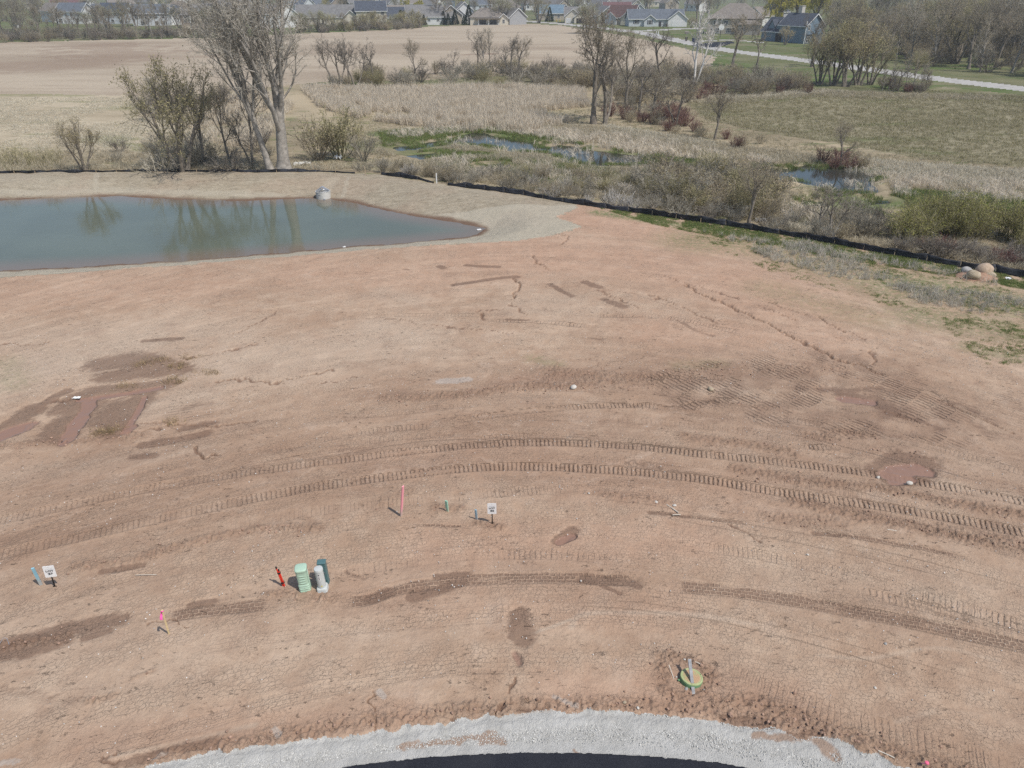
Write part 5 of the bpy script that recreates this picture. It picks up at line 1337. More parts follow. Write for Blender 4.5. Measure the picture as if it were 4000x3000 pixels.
# the wood on the right
wood = PW([(3210, 190), (3330, 215), (3600, 262), (4000, 300), (4600, 380), (4700, 200), (4400, 60), (4000, 20), (3500, 0), (3230, 20)])
x0, y0 = wood.min(0); x1, y1 = wood.max(0); n = 0
pts_ = []
while n < 115:
    # more of them near the road, where each one shows
    v = 60 + 285 * r.random() ** .8; u = r.uniform(3180, 4080)
    q = at_z(u, v, 0)
    if not in_poly(wood, np.array([q[0]]), np.array([q[1]]))[0]: continue
    if any((q[0] - a) ** 2 + (q[1] - b_) ** 2 < 4 for a, b_ in pts_): continue
    pts_.append((q[0], q[1])); n += 1
    k = r.choice(['pole0', 'pole1', 'pole2', 'pole3', 'pole0', 'pole3', 'spreading0', 'spreading1', 'budding0', 'budding2' if v < 240 else 'crooked2', 'budding0' if v < 200 else 'pole1', 'budding1'])
    bud = k.startswith('budding')
    hh = r.uniform(10, 17); ft = 'front row' if v > 215 else 'middle' if v > 110 else 'back'
    place_tree(k, q[0], q[1], hh, '%s tree in the %s of the wood, %s part' % (look(k, hh, 10, 17), ft, ['left', 'centre left', 'centre', 'centre right', 'right'][int(min(4, max(0, (u - 3180) / 190)))]), 'tree', 'budding trees of the wood' if bud else 'bare trees of the wood', 'budding_tree' if bud else 'bare_tree', wide=1.05)
brush_mass('wood_undergrowth', 420, [(3210, 190), (3330, 216), (3600, 264), (4000, 304), (4700, 390), (4700, 240), (4200, 120), (3400, 90)], ['dark_shrub0', 'dark_shrub1', 'dark_shrub2', 'grey_shrub1', 'brown_shrub1'], (2.5, 6.0), 24)
wp = []
while len(wp) < 190:
    u = r.uniform(3180, 4600); v = r.uniform(-20, 330)
    q = at_z(u, v, 0)
    if in_poly(wood, np.array([q[0]]), np.array([q[1]]))[0] and (v < 110 or u > 4080): wp.append((q[0], q[1], 0.0))
tree_mass('wood_behind', wp, ['pole0', 'pole1', 'pole2', 'pole3', 'spreading0', 'budding2'], (11, 18), 34)
S1(3585, 272, 4.5, 'olive_shrub0', 'small bright yellow green bush at the road side before the wood', wide=1.2)

# ground cover
reedA = [clump(600 + i, 16, 1.55, .022, .22, .35, [STRAW]) for i in range(5)]
scatter('reed_bed', np.vstack([fill([(1180, 350), (1500, 345), (2000, 345), (2280, 360), (2300, 420), (2050, 440), (1700, 460), (1450, 480), (1250, 420)], 6500, 1, noisy(.25, .36, 5)),
                               fill([(1450, 470), (2060, 440), (2250, 480), (2060, 520), (1700, 510)], 1300, 2, noisy(.4, .45, 6)),
                               fill([(620, 380), (1000, 350), (1150, 420), (1000, 600), (760, 540)], 900, 3, noisy(.3, .47, 7))]), reedA, .7, 1.15, 1, .1)
reedB = [clump(610 + i, 9, 1.1, .02, .4, .35, [STRAW], .8) for i in range(4)]
scatter('broken_reeds', np.vstack([fill([(2000, 500), (2400, 530), (2800, 600), (3050, 640), (2900, 660), (2500, 610), (2150, 560)], 1100, 4, both(dry_land, noisy(.4, .42, 8))),
                                   fill([(3380, 690), (3700, 700), (4150, 740), (4150, 800), (3700, 790), (3420, 760)], 700, 5, both(dry_land, noisy(.4, .40, 9))),
                                   fill([(1480, 520), (1800, 505), (2150, 520), (2300, 560), (1900, 520), (1560, 545)], 350, 6, dry_land),
                                   fill([(1640, 600), (2000, 640), (2450, 690), (2900, 740), (2700, 800), (2100, 720), (1700, 680)], 500, 7, both(dry_land, noisy(.4, .45, 10))),
                                   fill([(3040, 780), (3220, 800), (3260, 900), (3060, 870)], 160, 8, dry_land),
                                   fill([(1500, 530), (2300, 560), (2600, 600), (3500, 650), (3500, 780), (2900, 720), (2000, 620)], 260, 9, lambda x, y, rg: ~dry_land(x, y, rg) & (fbm(x * .5, y * .4, 3, 89) > .5) & (y > fence_y(x) + 2))]), reedB, .6, 1.1, 2, .15)

dead = [clump(620 + i, 22, .55, .010, .5, .28, [DEADG], .9) for i in range(5)]
scatter('dead_grass', np.vstack([fill([(1480, 560), (2000, 590), (2600, 640), (3100, 760), (3300, 900), (3100, 890), (2600, 815), (2150, 745), (1750, 700), (1450, 660)], 5200, 11, both(dry_land, noisy(.35, .40, 11))),
                                 fill([(3050, 850), (3400, 900), (3800, 960), (4200, 1040), (4200, 1100), (3700, 1010), (3300, 945), (3000, 895)], 1700, 12, dry_land),
                                 fill([(1900, 470), (2350, 500), (2800, 560), (3400, 640), (4150, 690), (4150, 740), (3400, 690), (2800, 620), (2200, 530)], 3600, 13, dry_land),
                                 fill([(2660, 400), (2950, 366), (3200, 352), (3500, 366), (3900, 375), (3900, 395), (3200, 380), (2800, 410)], 1200, 14),
                                 fill([(0, 600), (400, 590), (1100, 640), (1500, 640), (1400, 665), (0, 668)], 1500, 15),
                                 fill([(1280, 300), (2300, 280), (2600, 400), (2300, 360), (1300, 350)], 1500, 16)]), dead, .7, 1.5, 3, .2)
olv = [clump(660 + i, 20, .36, .011, .55, .35, [DEADG, OLIVB], .8, .5) for i in range(4)]
scatter('meadow_grass', np.vstack([fill([(2680, 400), (2900, 368), (3200, 352), (3500, 364), (4000, 372), (4300, 420), (4300, 690), (4000, 652), (3600, 622), (3300, 566), (3000, 520), (2760, 470)], 14000, 51),
                                   fill([(3500, 345), (4300, 400), (4300, 430), (3700, 375)], 900, 52)]), olv, .55, 1.25, 7, .2)
pale2_ = [clump(680 + i, 20, .55, .013, .7, .35, [PALEG], 1.0) for i in range(4)]
pale_ = [clump(665 + i, 20, .30, .012, .9, .40, [PALEG], 1.0) for i in range(4)]
scatter('dry_meadow_grass', np.vstack([fill([(-300, 385), (400, 380), (700, 384), (800, 450), (720, 570), (500, 600), (-300, 610)], 7000, 53, noisy(.15, .42, 53)), fill([(300, 480), (800, 470), (1000, 600), (600, 640), (300, 600)], 1500, 54)]), pale_, .6, 1.3, 8, .25)
scatter('bleached_grass', np.vstack([fill([(3330, 625), (3700, 655), (4200, 690), (4200, 750), (3700, 725), (3380, 690)], 2600, 56), fill([(2350, 490), (2750, 555), (2800, 580), (2400, 530)], 600, 57), fill([(2750, 380), (3200, 354), (3300, 360), (2850, 392)], 500, 58), fill([(3050, 880), (3230, 900), (3240, 930), (3080, 900)], 220, 59), fill([(1200, 360), (2200, 350), (2280, 400), (1300, 440)], 1600, 60)]), pale2_, .7, 1.5, 10, .3)
low_ = [clump(670 + i, 24, .24, .010, .8, .35, [DEADG, OLIVB], .9, .25) for i in range(4)]
scatter('marsh_thatch', fill([(1300, 430), (2080, 350), (2420, 400), (2700, 420), (3000, 530), (3400, 600), (4150, 670), (4200, 1080), (3700, 1005), (3100, 890), (2500, 805), (2000, 735), (1480, 668), (1450, 600)], 15000, 10, lambda x, y, rg: dry_land(x, y - .9, rg)), low_, .6, 1.4, 9, .25)
green = [clump(630 + i, 24, .34, .010, .55, .25, [GRASS, OLIVB], .6, .35) for i in range(4)]
def wet_edge(x, y, rg):
    d = np.full(x.shape, 3.0)
    for w in MARSH_W: d = np.minimum(d, poly_dist(w, x, y, 3.0))
    return (d > -1.3) & (d < .9) & (y > fence_y(x) + 1.5) & (fbm(x * .6, y * .45, 3, 88) > .47)
scatter('marsh_grass', np.vstack([fill([(1500, 510), (2600, 560), (3500, 640), (4100, 780), (4100, 860), (3100, 830), (2500, 720), (1700, 640)], 1500, 20, wet_edge) + np.array([0, 0, .12]),
                                  fill([(1480, 515), (1800, 500), (2200, 540), (2300, 570), (1900, 520), (1560, 560), (1500, 580)], 2400, 21, dry_land),
                                  fill([(1500, 570), (1900, 600), (2250, 650), (2700, 700), (2600, 780), (2150, 720), (1750, 670)], 3600, 22, both(dry_land, noisy(.3, .44, 21))),
                                  fill([(2280, 590), (2800, 640), (3050, 650), (2900, 680), (2400, 640)], 700, 23, both(dry_land, noisy(.3, .47, 22))),
                                  fill([(3200, 720), (3500, 740), (4150, 790), (4150, 880), (3600, 880), (3250, 800)], 3000, 24, both(dry_land, noisy(.3, .40, 23))),
                                  fill([(3050, 790), (3260, 820), (3300, 900), (3100, 880)], 700, 25, dry_land)]), green, .7, 1.5, 4, .15)
strip = [clump(640 + i, 26, .15, .007, .6, .17, [GRASS, OLIVB], .6, .3) for i in range(4)]
def on_lot(x, y, rg): return y < fence_y(x) - .08
scatter('fence_side_grass', np.vstack([fill([(2290, 796), (2600, 842), (3000, 905), (3400, 975), (3900, 1062), (4500, 1165), (4500, 1240), (3900, 1110), (3400, 1030), (2900, 945), (2560, 880)], 9000, 31, both(on_lot, noisy(1.2, .36, 31))),
                                       fill([(2700, 920), (3100, 960), (3500, 1050), (4000, 1140), (4300, 1250), (4000, 1330), (3500, 1200), (3050, 1080)], 1300, 32, noisy(.8, .50, 32)),
                                       fill([(3650, 1240), (4000, 1260), (4200, 1420), (3850, 1420)], 350, 33, noisy(.8, .5, 33))]), strip, .5, 1.1, 5, .15)
weed = [clump(650 + i, 14, .62, .008, .45, .14, [GREYW], .5) for i in range(4)]
scatter('dry_weeds', np.vstack([fill([(2830, 930), (3150, 950), (3400, 1020), (3560, 1100), (3250, 1090), (3000, 1010)], 520, 41, noisy(.7, .47, 41)),
                                fill([(3450, 1110), (3700, 1130), (4100, 1190), (4200, 1300), (3900, 1240), (3600, 1190)], 420, 42, noisy(.7, .42, 42)),
                                fill([(2700, 900), (3400, 1000), (3900, 1090), (3900, 1120), (3300, 1010)], 160, 43)]), weed, .5, 1.15, 6, .2)
# ------------------------------------------------------------------ houses beyond the field
_mc = {}
def mcol(name, col, rough=.75, var=.07, scale=1.5, bump=.15):
    if name not in _mc: _mc[name] = m_plain(name, col, rough, var, scale, bump)
    return _mc[name]
def m_siding(name, col):
    """lapped siding: shallow horizontal boards"""
    if name in _mc: return _mc[name]
    b = NB(name); co = b.obco()
    z = b.n('ShaderNodeSeparateXYZ'); b.put(z.inputs[0], co)
    lap = b.math('FRACT', b.math('MULTIPLY', z.outputs[2], 5.0))
    n = b.noise(1.2, 5, co)
    c = b.mix(b.ramp(n, .35, .65), tuple(x * .93 for x in col), col)
    _mc[name] = b.done(c, .7, b.bump(lap, .02, .5))
    return _mc[name]
def m_roof(name, col):
    if name in _mc: return _mc[name]
    b = NB(name); co = b.obco()
    n = b.noise(.9, 5, co, .65); f = b.noise(9.0, 4, co, .7)
    c = b.mix(b.ramp(n, .35, .65), tuple(x * .85 for x in col), tuple(x * 1.12 for x in col))
    c = b.mix(b.math('MULTIPLY', b.ramp(f, .45, .7), .35), c, tuple(x * .6 for x in col))
    _mc[name] = b.done(c, .9, b.bump(f, .02, .5))
    return _mc[name]
W_WHITE = m_siding('white_siding', (.66, .66, .64)); W_CREAM = m_siding('cream_siding', (.60, .55, .45)); W_BEIGE = m_siding('beige_siding', (.42, .37, .30))
W_SAGE = m_siding('sage_siding', (.30, .31, .27)); W_BLUE = m_siding('blue_siding', (.185, .250, .305)); W_PALEB = m_siding('pale_blue_siding', (.52, .545, .56)); W_GREY = m_siding('grey_siding', (.36, .36, .36))
W_BRICK = m_plain('tan_brickwork', (.30, .25, .20), .9, .25, 5.0, .4); W_STONE = m_plain('grey_masonry', (.34, .32, .29), .9, .2, 4.0, .4)
R_SLATE = m_roof('slate_shingles', (.075, .085, .105)); R_BLUE = m_roof('blue_grey_shingles', (.125, .140, .160)); R_GREY = m_roof('grey_shingles', (.185, .180, .175)); R_TAUPE = m_roof('taupe_shingles', (.215, .190, .165))
R_BROWN = m_roof('brown_shingles', (.170, .145, .120)); R_RED = m_roof('red_brown_shingles', (.115, .072, .066)); R_TEAL = m_roof('blue_shingles', (.14, .20, .25)); R_MARN = m_roof('maroon_shingles', (.15, .085, .085))
TRIM = mcol('white_trim', (.72, .72, .70)); GLASS = m_plain('window_glass', (.030, .036, .042), .12, .2, 1.0, 0, .5); DOOR = mcol('dark_door', (.06, .06, .07)); GDOOR = mcol('white_garage_door', (.66, .66, .65)); CHIM = mcol('chimney_cladding', (.50, .47, .42)); DARKIN = mcol('dark_interior', (.03, .028, .026)); CONC = m_plain('concrete', (.42, .41, .385), .9, .12, 2.0, .3)

def gable_body(L, W, he, rise, M):
    v = [(-L/2, -W/2, -.6), (L/2, -W/2, -.6), (L/2, W/2, -.6), (-L/2, W/2, -.6), (-L/2, -W/2, he), (L/2, -W/2, he), (L/2, W/2, he), (-L/2, W/2, he), (-L/2, 0, he + rise), (L/2, 0, he + rise)]
    f = [(0, 1, 5, 4), (2, 3, 7, 6), (1, 2, 6, 9, 5), (3, 0, 4, 8, 7), (4, 5, 9, 8), (6, 7, 8, 9)]
    return [M @ Vector(q) for q in v], f
def gable_roof(L, W, he, rise, M, ov=.45, th=.16):
    k = rise / (W / 2); y = W / 2 + ov; zb = he - ov * k; x = L / 2 + ov; zt = he + rise
    v = []
    for dz in (.03, .03 + th):
        v += [(-x, -y, zb + dz), (x, -y, zb + dz), (x, 0, zt + dz), (-x, 0, zt + dz), (-x, y, zb + dz), (x, y, zb + dz)]
    f = [(6, 7, 8, 9), (9, 8, 11, 10), (1, 0, 3, 2), (2, 3, 4, 5), (0, 1, 7, 6), (5, 4, 10, 11), (1, 2, 8, 7), (2, 5, 11, 8), (3, 0, 6, 9), (4, 3, 9, 10)]
    return [M @ Vector(q) for q in v], f
def hip_body(L, W, he, M):
    v = [(sx * L/2, sy * W/2, z) for z in (-.6, he) for sx, sy in ((-1, -1), (1, -1), (1, 1), (-1, 1))]
    return [M @ Vector(q) for q in v], [(0, 1, 5, 4), (1, 2, 6, 5), (2, 3, 7, 6), (3, 0, 4, 7), (4, 5, 6, 7)]
def hip_roof(L, W, he, rise, M, ov=.5, th=.16):
    x = L/2 + ov; y = W/2 + ov; r = max(.3, x - y); zb = he + .02; zt = he + rise
    v = [(-x, -y, zb), (x, -y, zb), (x, y, zb), (-x, y, zb), (-x, -y, zb + th), (x, -y, zb + th), (x, y, zb + th), (-x, y, zb + th), (-r, 0, zt), (r, 0, zt)]
    f = [(3, 2, 1, 0), (0, 1, 5, 4), (1, 2, 6, 5), (2, 3, 7, 6), (3, 0, 4, 7), (4, 5, 9, 8), (6, 7, 8, 9), (5, 6, 9), (7, 4, 8)]
    return [M @ Vector(q) for q in v], f
def rakes(L, W, he, rise, M, ov=.45):
    """white boards along the gable edges"""
    T = MB(); k = rise / (W / 2)
    for sx in (-1, 1):
        for sy in (-1, 1):
            x = sx * (L / 2 + ov + .03); a = Vector((x, sy * (W / 2 + ov), he - ov * k)); b = Vector((x, 0, he + rise))
            h = Vector((0, 0, .26)); t = Vector((.05 * sx, 0, 0))
            q = [a - h * .4, b - h * .4, b + h * .7, a + h * .7]
            vs = [M @ p for p in q] + [M @ (p + t) for p in q]
            T.add(vs, [(0, 1, 2, 3), (7, 6, 5, 4), (0, 3, 7, 4), (1, 5, 6, 2), (3, 2, 6, 7), (0, 4, 5, 1)])
    for sy in (-1, 1):
        T.box((0, sy * (W / 2 + ov + .03), he - ov * k + .06), (2 * (L / 2 + ov), .06, .22), M)
    return T

def fmat(face, L, W):
    """frame of a wall: x along it seen from outside, -y outwards"""
    if face == 'F': return Matrix.Translation((0, -W / 2, 0))
    if face == 'R': return Matrix.Translation((L / 2, 0, 0)) @ Matrix.Rotation(math.pi / 2, 4, 'Z')
    if face == 'L': return Matrix.Translation((-L / 2, 0, 0)) @ Matrix.Rotation(-math.pi / 2, 4, 'Z')
def add_window(par, M, x, z, w, h, shutters=False):
    T = MB(); t = .10
    for c, d in (((x, -.03, z + h / 2 + t / 2), (w + 2 * t, .08, t)), ((x, -.03, z - h / 2 - t / 2), (w + 2 * t, .10, t)), ((x - w / 2 - t / 2, -.03, z), (t, .08, h)), ((x + w / 2 + t / 2, -.03, z), (t, .08, h)), ((x, -.035, z), (.05, .06, h)), ((x, -.0355, z), (w, .061, .05))):
        T.box(c, d, M)
    wo = T.obj('window', TRIM, par)
    MB().box((x, -.008, z), (w, .03, h), M).obj('pane', GLASS, wo)
    if shutters:
        for s in (-1, 1): MB().box((x + s * (w / 2 + .35), -.03, z), (.42, .06, h + .1), M).obj('shutter', R_SLATE, par)
def house(label, u, v, yaw, L, W, he, slope, wall, roof, kind='gable', wins=(), wings=(), annex=(), doors=(), garage=(), chimney=None, name='house', cat='house', extra=None):
    p = P(u, v); e = empty(name, (p.x, p.y + W * .35, float(base_z(p.x, p.y)[0])), R(yaw) - math.atan2(p.x, p.y) * .85)
    tag(e, label, cat)
    I = Matrix.Identity(4); rise = W / 2 * slope
    B = MB(); Rf = MB(); Tr = MB()
    def addbody(L, W, he, rise, M, kind):
        if kind == 'hip':
            B.add(*hip_body(L, W, he, M)); Rf.add(*hip_roof(L, W, he, rise, M))
        else:
            B.add(*gable_body(L, W, he, rise, M)); Rf.add(*gable_roof(L, W, he, rise, M))
            t = rakes(L, W, he, rise, M); Tr.add(t.v, t.f)
    addbody(L, W, he, rise, I, kind)
    B.obj('wall', wall, e); r0 = Rf.obj('roof', roof, e)
    if Tr.v: Tr.obj('trim', TRIM, e)
    for cx, w, out, h2, s2, wl in wings:                        # gables facing the front
        B = MB(); Rf = MB(); Tr = MB()
        dep = out + W / 2
        M = Matrix.Translation((cx, -W / 2 - out + dep / 2, 0)) @ Matrix.Rotation(-math.pi / 2, 4, 'Z')
        addbody(dep, w, h2, w / 2 * s2, M, 'gable')
        B.obj('wall', wl or wall, e); Rf.obj('roof', roof, e); Tr.obj('trim', TRIM, e)
    for dx, dy, l2, w2, h2, s2, wl, rf, k2 in annex:
        B = MB(); Rf = MB(); Tr = MB()
        addbody(l2, w2, h2, w2 / 2 * s2, Matrix.Translation((dx, dy, 0)), k2)
        B.obj('wall', wl or wall, e); Rf.obj('roof', rf or roof, e)
        if Tr.v: Tr.obj('trim', TRIM, e)
    for q in wins:
        face, x, z, w, h = q[:5]
        dy = q[5] if len(q) > 5 else 0
        add_window(e, Matrix.Translation((0, -dy, 0)) @ fmat(face, L, W) if face == 'F' else fmat(face, L, W), x, z, w, h, len(q) > 6)
    for face, x, w, h, dy in doors:
        M = Matrix.Translation((0, -dy, 0)) @ fmat(face, L, W)
        d = MB().box((x, -.03, h / 2), (w, .08, h), M).obj('door', DOOR, e)
    for face, x, w, h, dy, mt in garage:
        M = Matrix.Translation((0, -dy, 0)) @ fmat(face, L, W)
        g_ = MB()
        for i in range(4): g_.box((x, -.03, (i + .5) * h / 4), (w, .07, h / 4 - .03), M)
        g_.obj('garage_door', mt, e)
    if chimney:
        x, y, h, w = chimney
        MB().box((x, y, h / 2), (w, w, h)).box((x, y, h + .06), (w + .2, w + .2, .14)).obj('chimney', CHIM, e)
    if extra: extra(e)
    return e
def row(face, xs, z, w=1.1, h=1.3, dy=0): return [(face, x, z, w, h, dy) for x in xs]

house('white house with a taupe roof, leftmost gable above the field', 212, 86, -62, 14, 9, 5.2, .75, W_WHITE, R_TAUPE, wins=row('R', [1.6], 3.6) + row('F', [-3, 2], 3.4))
house('white house with a blue grey roof, second gable from the left', 290, 92, -36, 14.5, 9.5, 5.4, .75, W_WHITE, R_BLUE, wins=row('F', [-5, -1.6, 1.4, 5], 3.9) + row('F', [-5, 3.8], 1.2, 1.5, 1.7) + row('R', [0], 3.9))
house('small white gable half hidden behind the dark conifer hedge', 392, 78, -48, 11, 8.5, 4.6, .7, W_WHITE, R_BLUE, wins=row('R', [0], 3.2))
house('pale house with a dark blue roof beside the dark conifer hedge', 455, 93, -30, 15, 9.5, 5.4, .75, W_PALEB, R_SLATE, wins=row('F', [-5.2, -1.2, 1.6, 4.8], 4.0) + row('F', [-4, 0, 4], 1.2, 1.3, 1.5) + row('R', [0], 3.8))
house('grey white house with a band of tall windows under a grey roof', 590, 100, -6, 16, 10, 5.2, .7, W_PALEB, R_BLUE, wins=row('F', [-6, -4.4, -1.8, .2, 2.2, 5.4], 3.9, 1.3, 1.9) + row('F', [-4, 2, 5], 1.1, 1.3, 1.5))
house('white house with a dark hip roof and a green side yard', 682, 97, 12, 12.5, 10, 5.0, .7, W_WHITE, R_SLATE, 'hip', wins=row('F', [-3.5, 1.5, 4.6], 3.4, 1.0, 1.2) + row('F', [-4], 1.0), annex=[(7.5, 1.0, 5, 7, 4.2, .7, None, None, 'hip')])
house('cream house with a brown hip roof and a tall cream chimney', 700, 78, 0, 14, 10, 5.6, .75, W_CREAM, R_BROWN, 'hip', wins=row('F', [-4, 2], 3.8), chimney=(6.2, -4.4, 10.5, 1.6))
house('long tan brick house with a grey roof behind the huge bare tree', 818, 108, 2, 25, 12, 5.0, .75, W_BRICK, R_GREY, 'hip', wins=row('F', [-10.6, -9, -7.6], 3.3, 1.1, 2.0) + row('F', [-2, 0, 3.2, 9], 3.5, .9, 1.3) + row('F', [2.6, 4], 1.1, 1.0, 1.5), annex=[(9.5, -1.0, 7, 12, 4.9, .8, None, None, 'gable')], extra=lambda e: [MB().box((x, -6.12, 2.4), (.35, .2, 5.2)).obj('corner_board', TRIM, e) for x in (-8.6, 4.4, 6.2)])
house('white narrow house seen through the crown of the huge tree', 1020, 110, -8, 9.5, 8.5, 5.6, .8, W_WHITE, R_GREY, wins=row('F', [-3, 0, 3], 3.9) + row('F', [-3, 1.5], 1.2, 1.4, 1.6))
house('white gabled house right of the crown of the huge tree', 1098, 107, -66, 12, 10, 5.2, .8, W_WHITE, R_TAUPE, wins=row('R', [-2, 2], 3.6) + row('F', [-2], 3.4))
house('very long grey roofed house with a cream gable end left of the hedge', 1272, 96, -6, 27, 12, 3.4, .8, W_CREAM, R_GREY, wings=[(12, 7, 1.5, 3.2, .8, W_CREAM), (-1, 4.5, .8, 3.2, .8, W_CREAM)], wins=row('F', [-9, -5, 4], 1.8))
house('two storey cream house with a dark slate roof and low garage', 1448, 97, 4, 14, 9.5, 6.0, .8, W_CREAM, R_SLATE, wins=row('F', [-1.5, -.1, 5.2], 4.9, 1.2, 1.5) + row('F', [-5, -.6, .9], 1.9, 1.3, 1.8), annex=[(11.6, .6, 8.5, 9, 3.2, .9, None, None, 'gable')])
house('low house with a taupe roof behind the dark slate garage roof', 1542, 80, 2, 17, 11, 3.2, .7, W_BEIGE, R_TAUPE, wins=row('F', [-4, 3], 1.8), wings=[(4.5, 5, .8, 3.0, .8, None)])
house('long white ranch house with a grey roof and a dark patio door', 1655, 97, 3, 17, 11, 3.6, .85, W_WHITE, R_GREY, wins=row('F', [2, 6.3], 2.0, 1.2, .9), doors=[('F', 9.6, 2.2, 2.2, -.2)], annex=[(10.5, .8, 6.5, 9, 3.4, .85, None, None, 'gable')])
house('beige house with a plain gable right of the dark patio door', 1755, 95, -82, 11, 10.5, 4.2, .75, W_BEIGE, R_TAUPE, wins=row('R', [1.5], 2.6, 1.0, 1.8))
house('white two storey house with twin stepped gables', 1808, 92, -80, 10, 8.5, 6.0, .8, W_WHITE, R_GREY, wins=row('R', [-1.5, 1.5], 4.4), annex=[(5.5, -3.0, 3, 6, 4.0, .8, None, None, 'gable')])
def patio(e):
    MB().box((0, -6.6, .0), (11, 3.2, .3)).obj('patio_slab', CONC, e)
    for x in (-4.6, 0, 4.6): MB().box((x, -7.6, 1.4), (.22, .22, 2.6)).obj('post', TRIM, e)
    MB().box((0, -6.9, 2.9), (12, 3.4, .2)).obj('patio_roof', R_TAUPE, e)
    for x in (-2.6, 2.4): MB().box((x, -5.56, 1.1), (3.2, .1, 2.1)).obj('patio_door', GLASS, e)
    MB().box((-2.0, -6.8, .55), (1.8, .7, .7)).obj('patio_sofa', DARKIN, e)
house('beige low house with a covered patio and a wide taupe roof', 1903, 97, 4, 17, 11, 3.1, .75, W_CREAM, R_TAUPE, 'hip', wings=[(7.2, 4.6, 1.6, 2.9, .8, None)], wins=row('F', [7.2], 1.6, 1.0, 1.5, 1.6), extra=patio)
house('grey gabled wall of a low house beside the tall dark trees', 2000, 96, -58, 11, 9.5, 3.4, .75, W_GREY, R_GREY, wins=row('F', [0], 1.8))
house('house with a teal blue roof at the bend of the road', 2150, 78, 6, 14, 10, 3.4, .75, W_BEIGE, R_TEAL, wins=row('F', [-3, 1, 4], 1.8))
house('house with a dark gable over white siding left of the cream house', 2206, 74, -84, 10, 9, 3.6, .75, W_WHITE, R_SLATE, wins=row('R', [0], 1.9, 2.2, 1.5), extra=lambda e: MB().add([(5.03, -4.0, 3.9), (5.03, 4.0, 3.9), (5.03, 0, 6.7), (5.1, -4.0, 3.9), (5.1, 4.0, 3.9), (5.1, 0, 6.7)], [(3, 4, 5), (0, 2, 1), (0, 1, 4, 3), (1, 2, 5, 4), (2, 0, 3, 5)]).obj('gable_shingles', R_SLATE, e))
house('cream house with two stepped gables and an open dark garage', 2262, 90, 2, 14, 10, 3.2, .75, W_CREAM, R_GREY, wings=[(-3.2, 7.5, 1.0, 3.3, .8, None), (0.8, 6.6, 3.2, 2.9, .75, None)], garage=[('F', 1.0, 4.9, 2.3, 3.2, DARKIN), ('F', -5.2, 2.4, 2.3, 1.0, GDOOR)], wins=row('F', [5.4], 1.7, 1.3, 1.4))  # open garage is a flat dark panel, painted as its unlit inside
house('sage green house with a grey roof and two slim windows in its gable', 2366, 92, -74, 12, 11, 3.4, .75, W_SAGE, R_GREY, wins=row('R', [-2, 1.8], 2.0, .7, 1.5), annex=[(-5, 2.5, 10, 8, 3.3, .7, None, None, 'gable')])
house('house with a red brown roof and white rake board, left of the white ranch', 2438, 96, -20, 13, 11, 3.3, .85, W_BEIGE, R_RED, wings=[(-4, 5.5, 1.4, 3.0, .8, W_PALEB), (4.5, 6.5, 2.0, 3.1, .8, W_CREAM)], wins=row('F', [4.5], 1.7, 2.0, 1.4, 2.0))
house('white ranch house with a blue roof, porch gable and white garage door', 2560, 103, 10, 25, 10, 3.2, .72, W_PALEB, R_BLUE, wings=[(-3.2, 5.2, 1.0, 2.9, .72, None), (9.0, 8.6, 2.2, 3.2, .72, W_WHITE)], wins=[('F', -9.2, 1.9, 1.5, 1.5, 0, 1), ('F', -3.2, 1.8, 1.3, 1.6, 1.0, 1)], doors=[('F', 1.6, 1.1, 2.1, 0)], garage=[('F', 9.0, 4.9, 2.4, 2.2, GDOOR)])
house('big beige two level house with a broad hip roof', 2880, 133, -4, 20, 14, 5.2, .75, W_BEIGE, R_TAUPE, 'hip', wins=row('F', [-7, -3.2, .4, 4.6, 8], 3.9, 1.3, 1.3) + row('F', [-8.5, -6, -2.2, -1, .2], 1.3, 1.1, 1.6), annex=[(5.5, -5.5, 8, 7, 3.4, .8, W_STONE, None, 'hip')])
house('white gabled garage behind the right end of the big beige house', 2966, 99, 62, 11, 9.5, 4.0, .75, W_WHITE, R_TAUPE, wins=row('L', [1], 3.2, 1.0, .9), garage=[('L', 1.5, 4.0, 2.4, 0, GDOOR)])
house('blue grey gabled house between the beige house and the yellow willows', 3034, 84, 66, 12, 10, 4.6, .8, W_GREY, R_SLATE, wins=row('L', [0], 3.0))
def bluewing(e):
    for x, h in ((-9.5, 5.6), (-6.4, 5.2)):
        M = Matrix.Translation((x, -1.2, 0)) @ Matrix.Rotation(-math.pi / 2, 4, 'Z')
        B = MB(); B.add(*gable_body(4.2, 2.4, h - .9, 1.7, M)); dm = B.obj('dormer', W_BLUE, e)
        Rr = MB(); Rr.add(*gable_roof(4.2, 2.4, h - .9, 1.7, M, .25)); Rr.obj('dormer_roof', R_SLATE, dm)
    MB().box((-5.2, -4.16, 1.3), (2.6, .1, 2.4)).obj('garage_door', DARKIN, e)
    MB().box((5.56, -4.1, 3.2), (.16, .16, 6.6)).obj('downspout', TRIM, e)
    MB().box((5.6, -2.0, 2.6), (.5, 2.4, .16)).obj('awning', R_SLATE, e)
house('tall blue gabled house with a dark shingled wing, nearest to the road', 3132, 168, -44, 11, 8.2, 5.2, .8, W_BLUE, R_SLATE, wins=row('R', [-2.6], 4.6, .8, 1.5) + row('R', [2.4], 4.8, .7, 1.0) + row('R', [-2.4], 1.2, 1.6, 1.5) + row('F', [-2], 4.4), annex=[(-8.6, .2, 9, 8, 3.2, .95, None, None, 'gable')], chimney=(-1.5, .6, 10.6, 1.4), extra=bluewing)
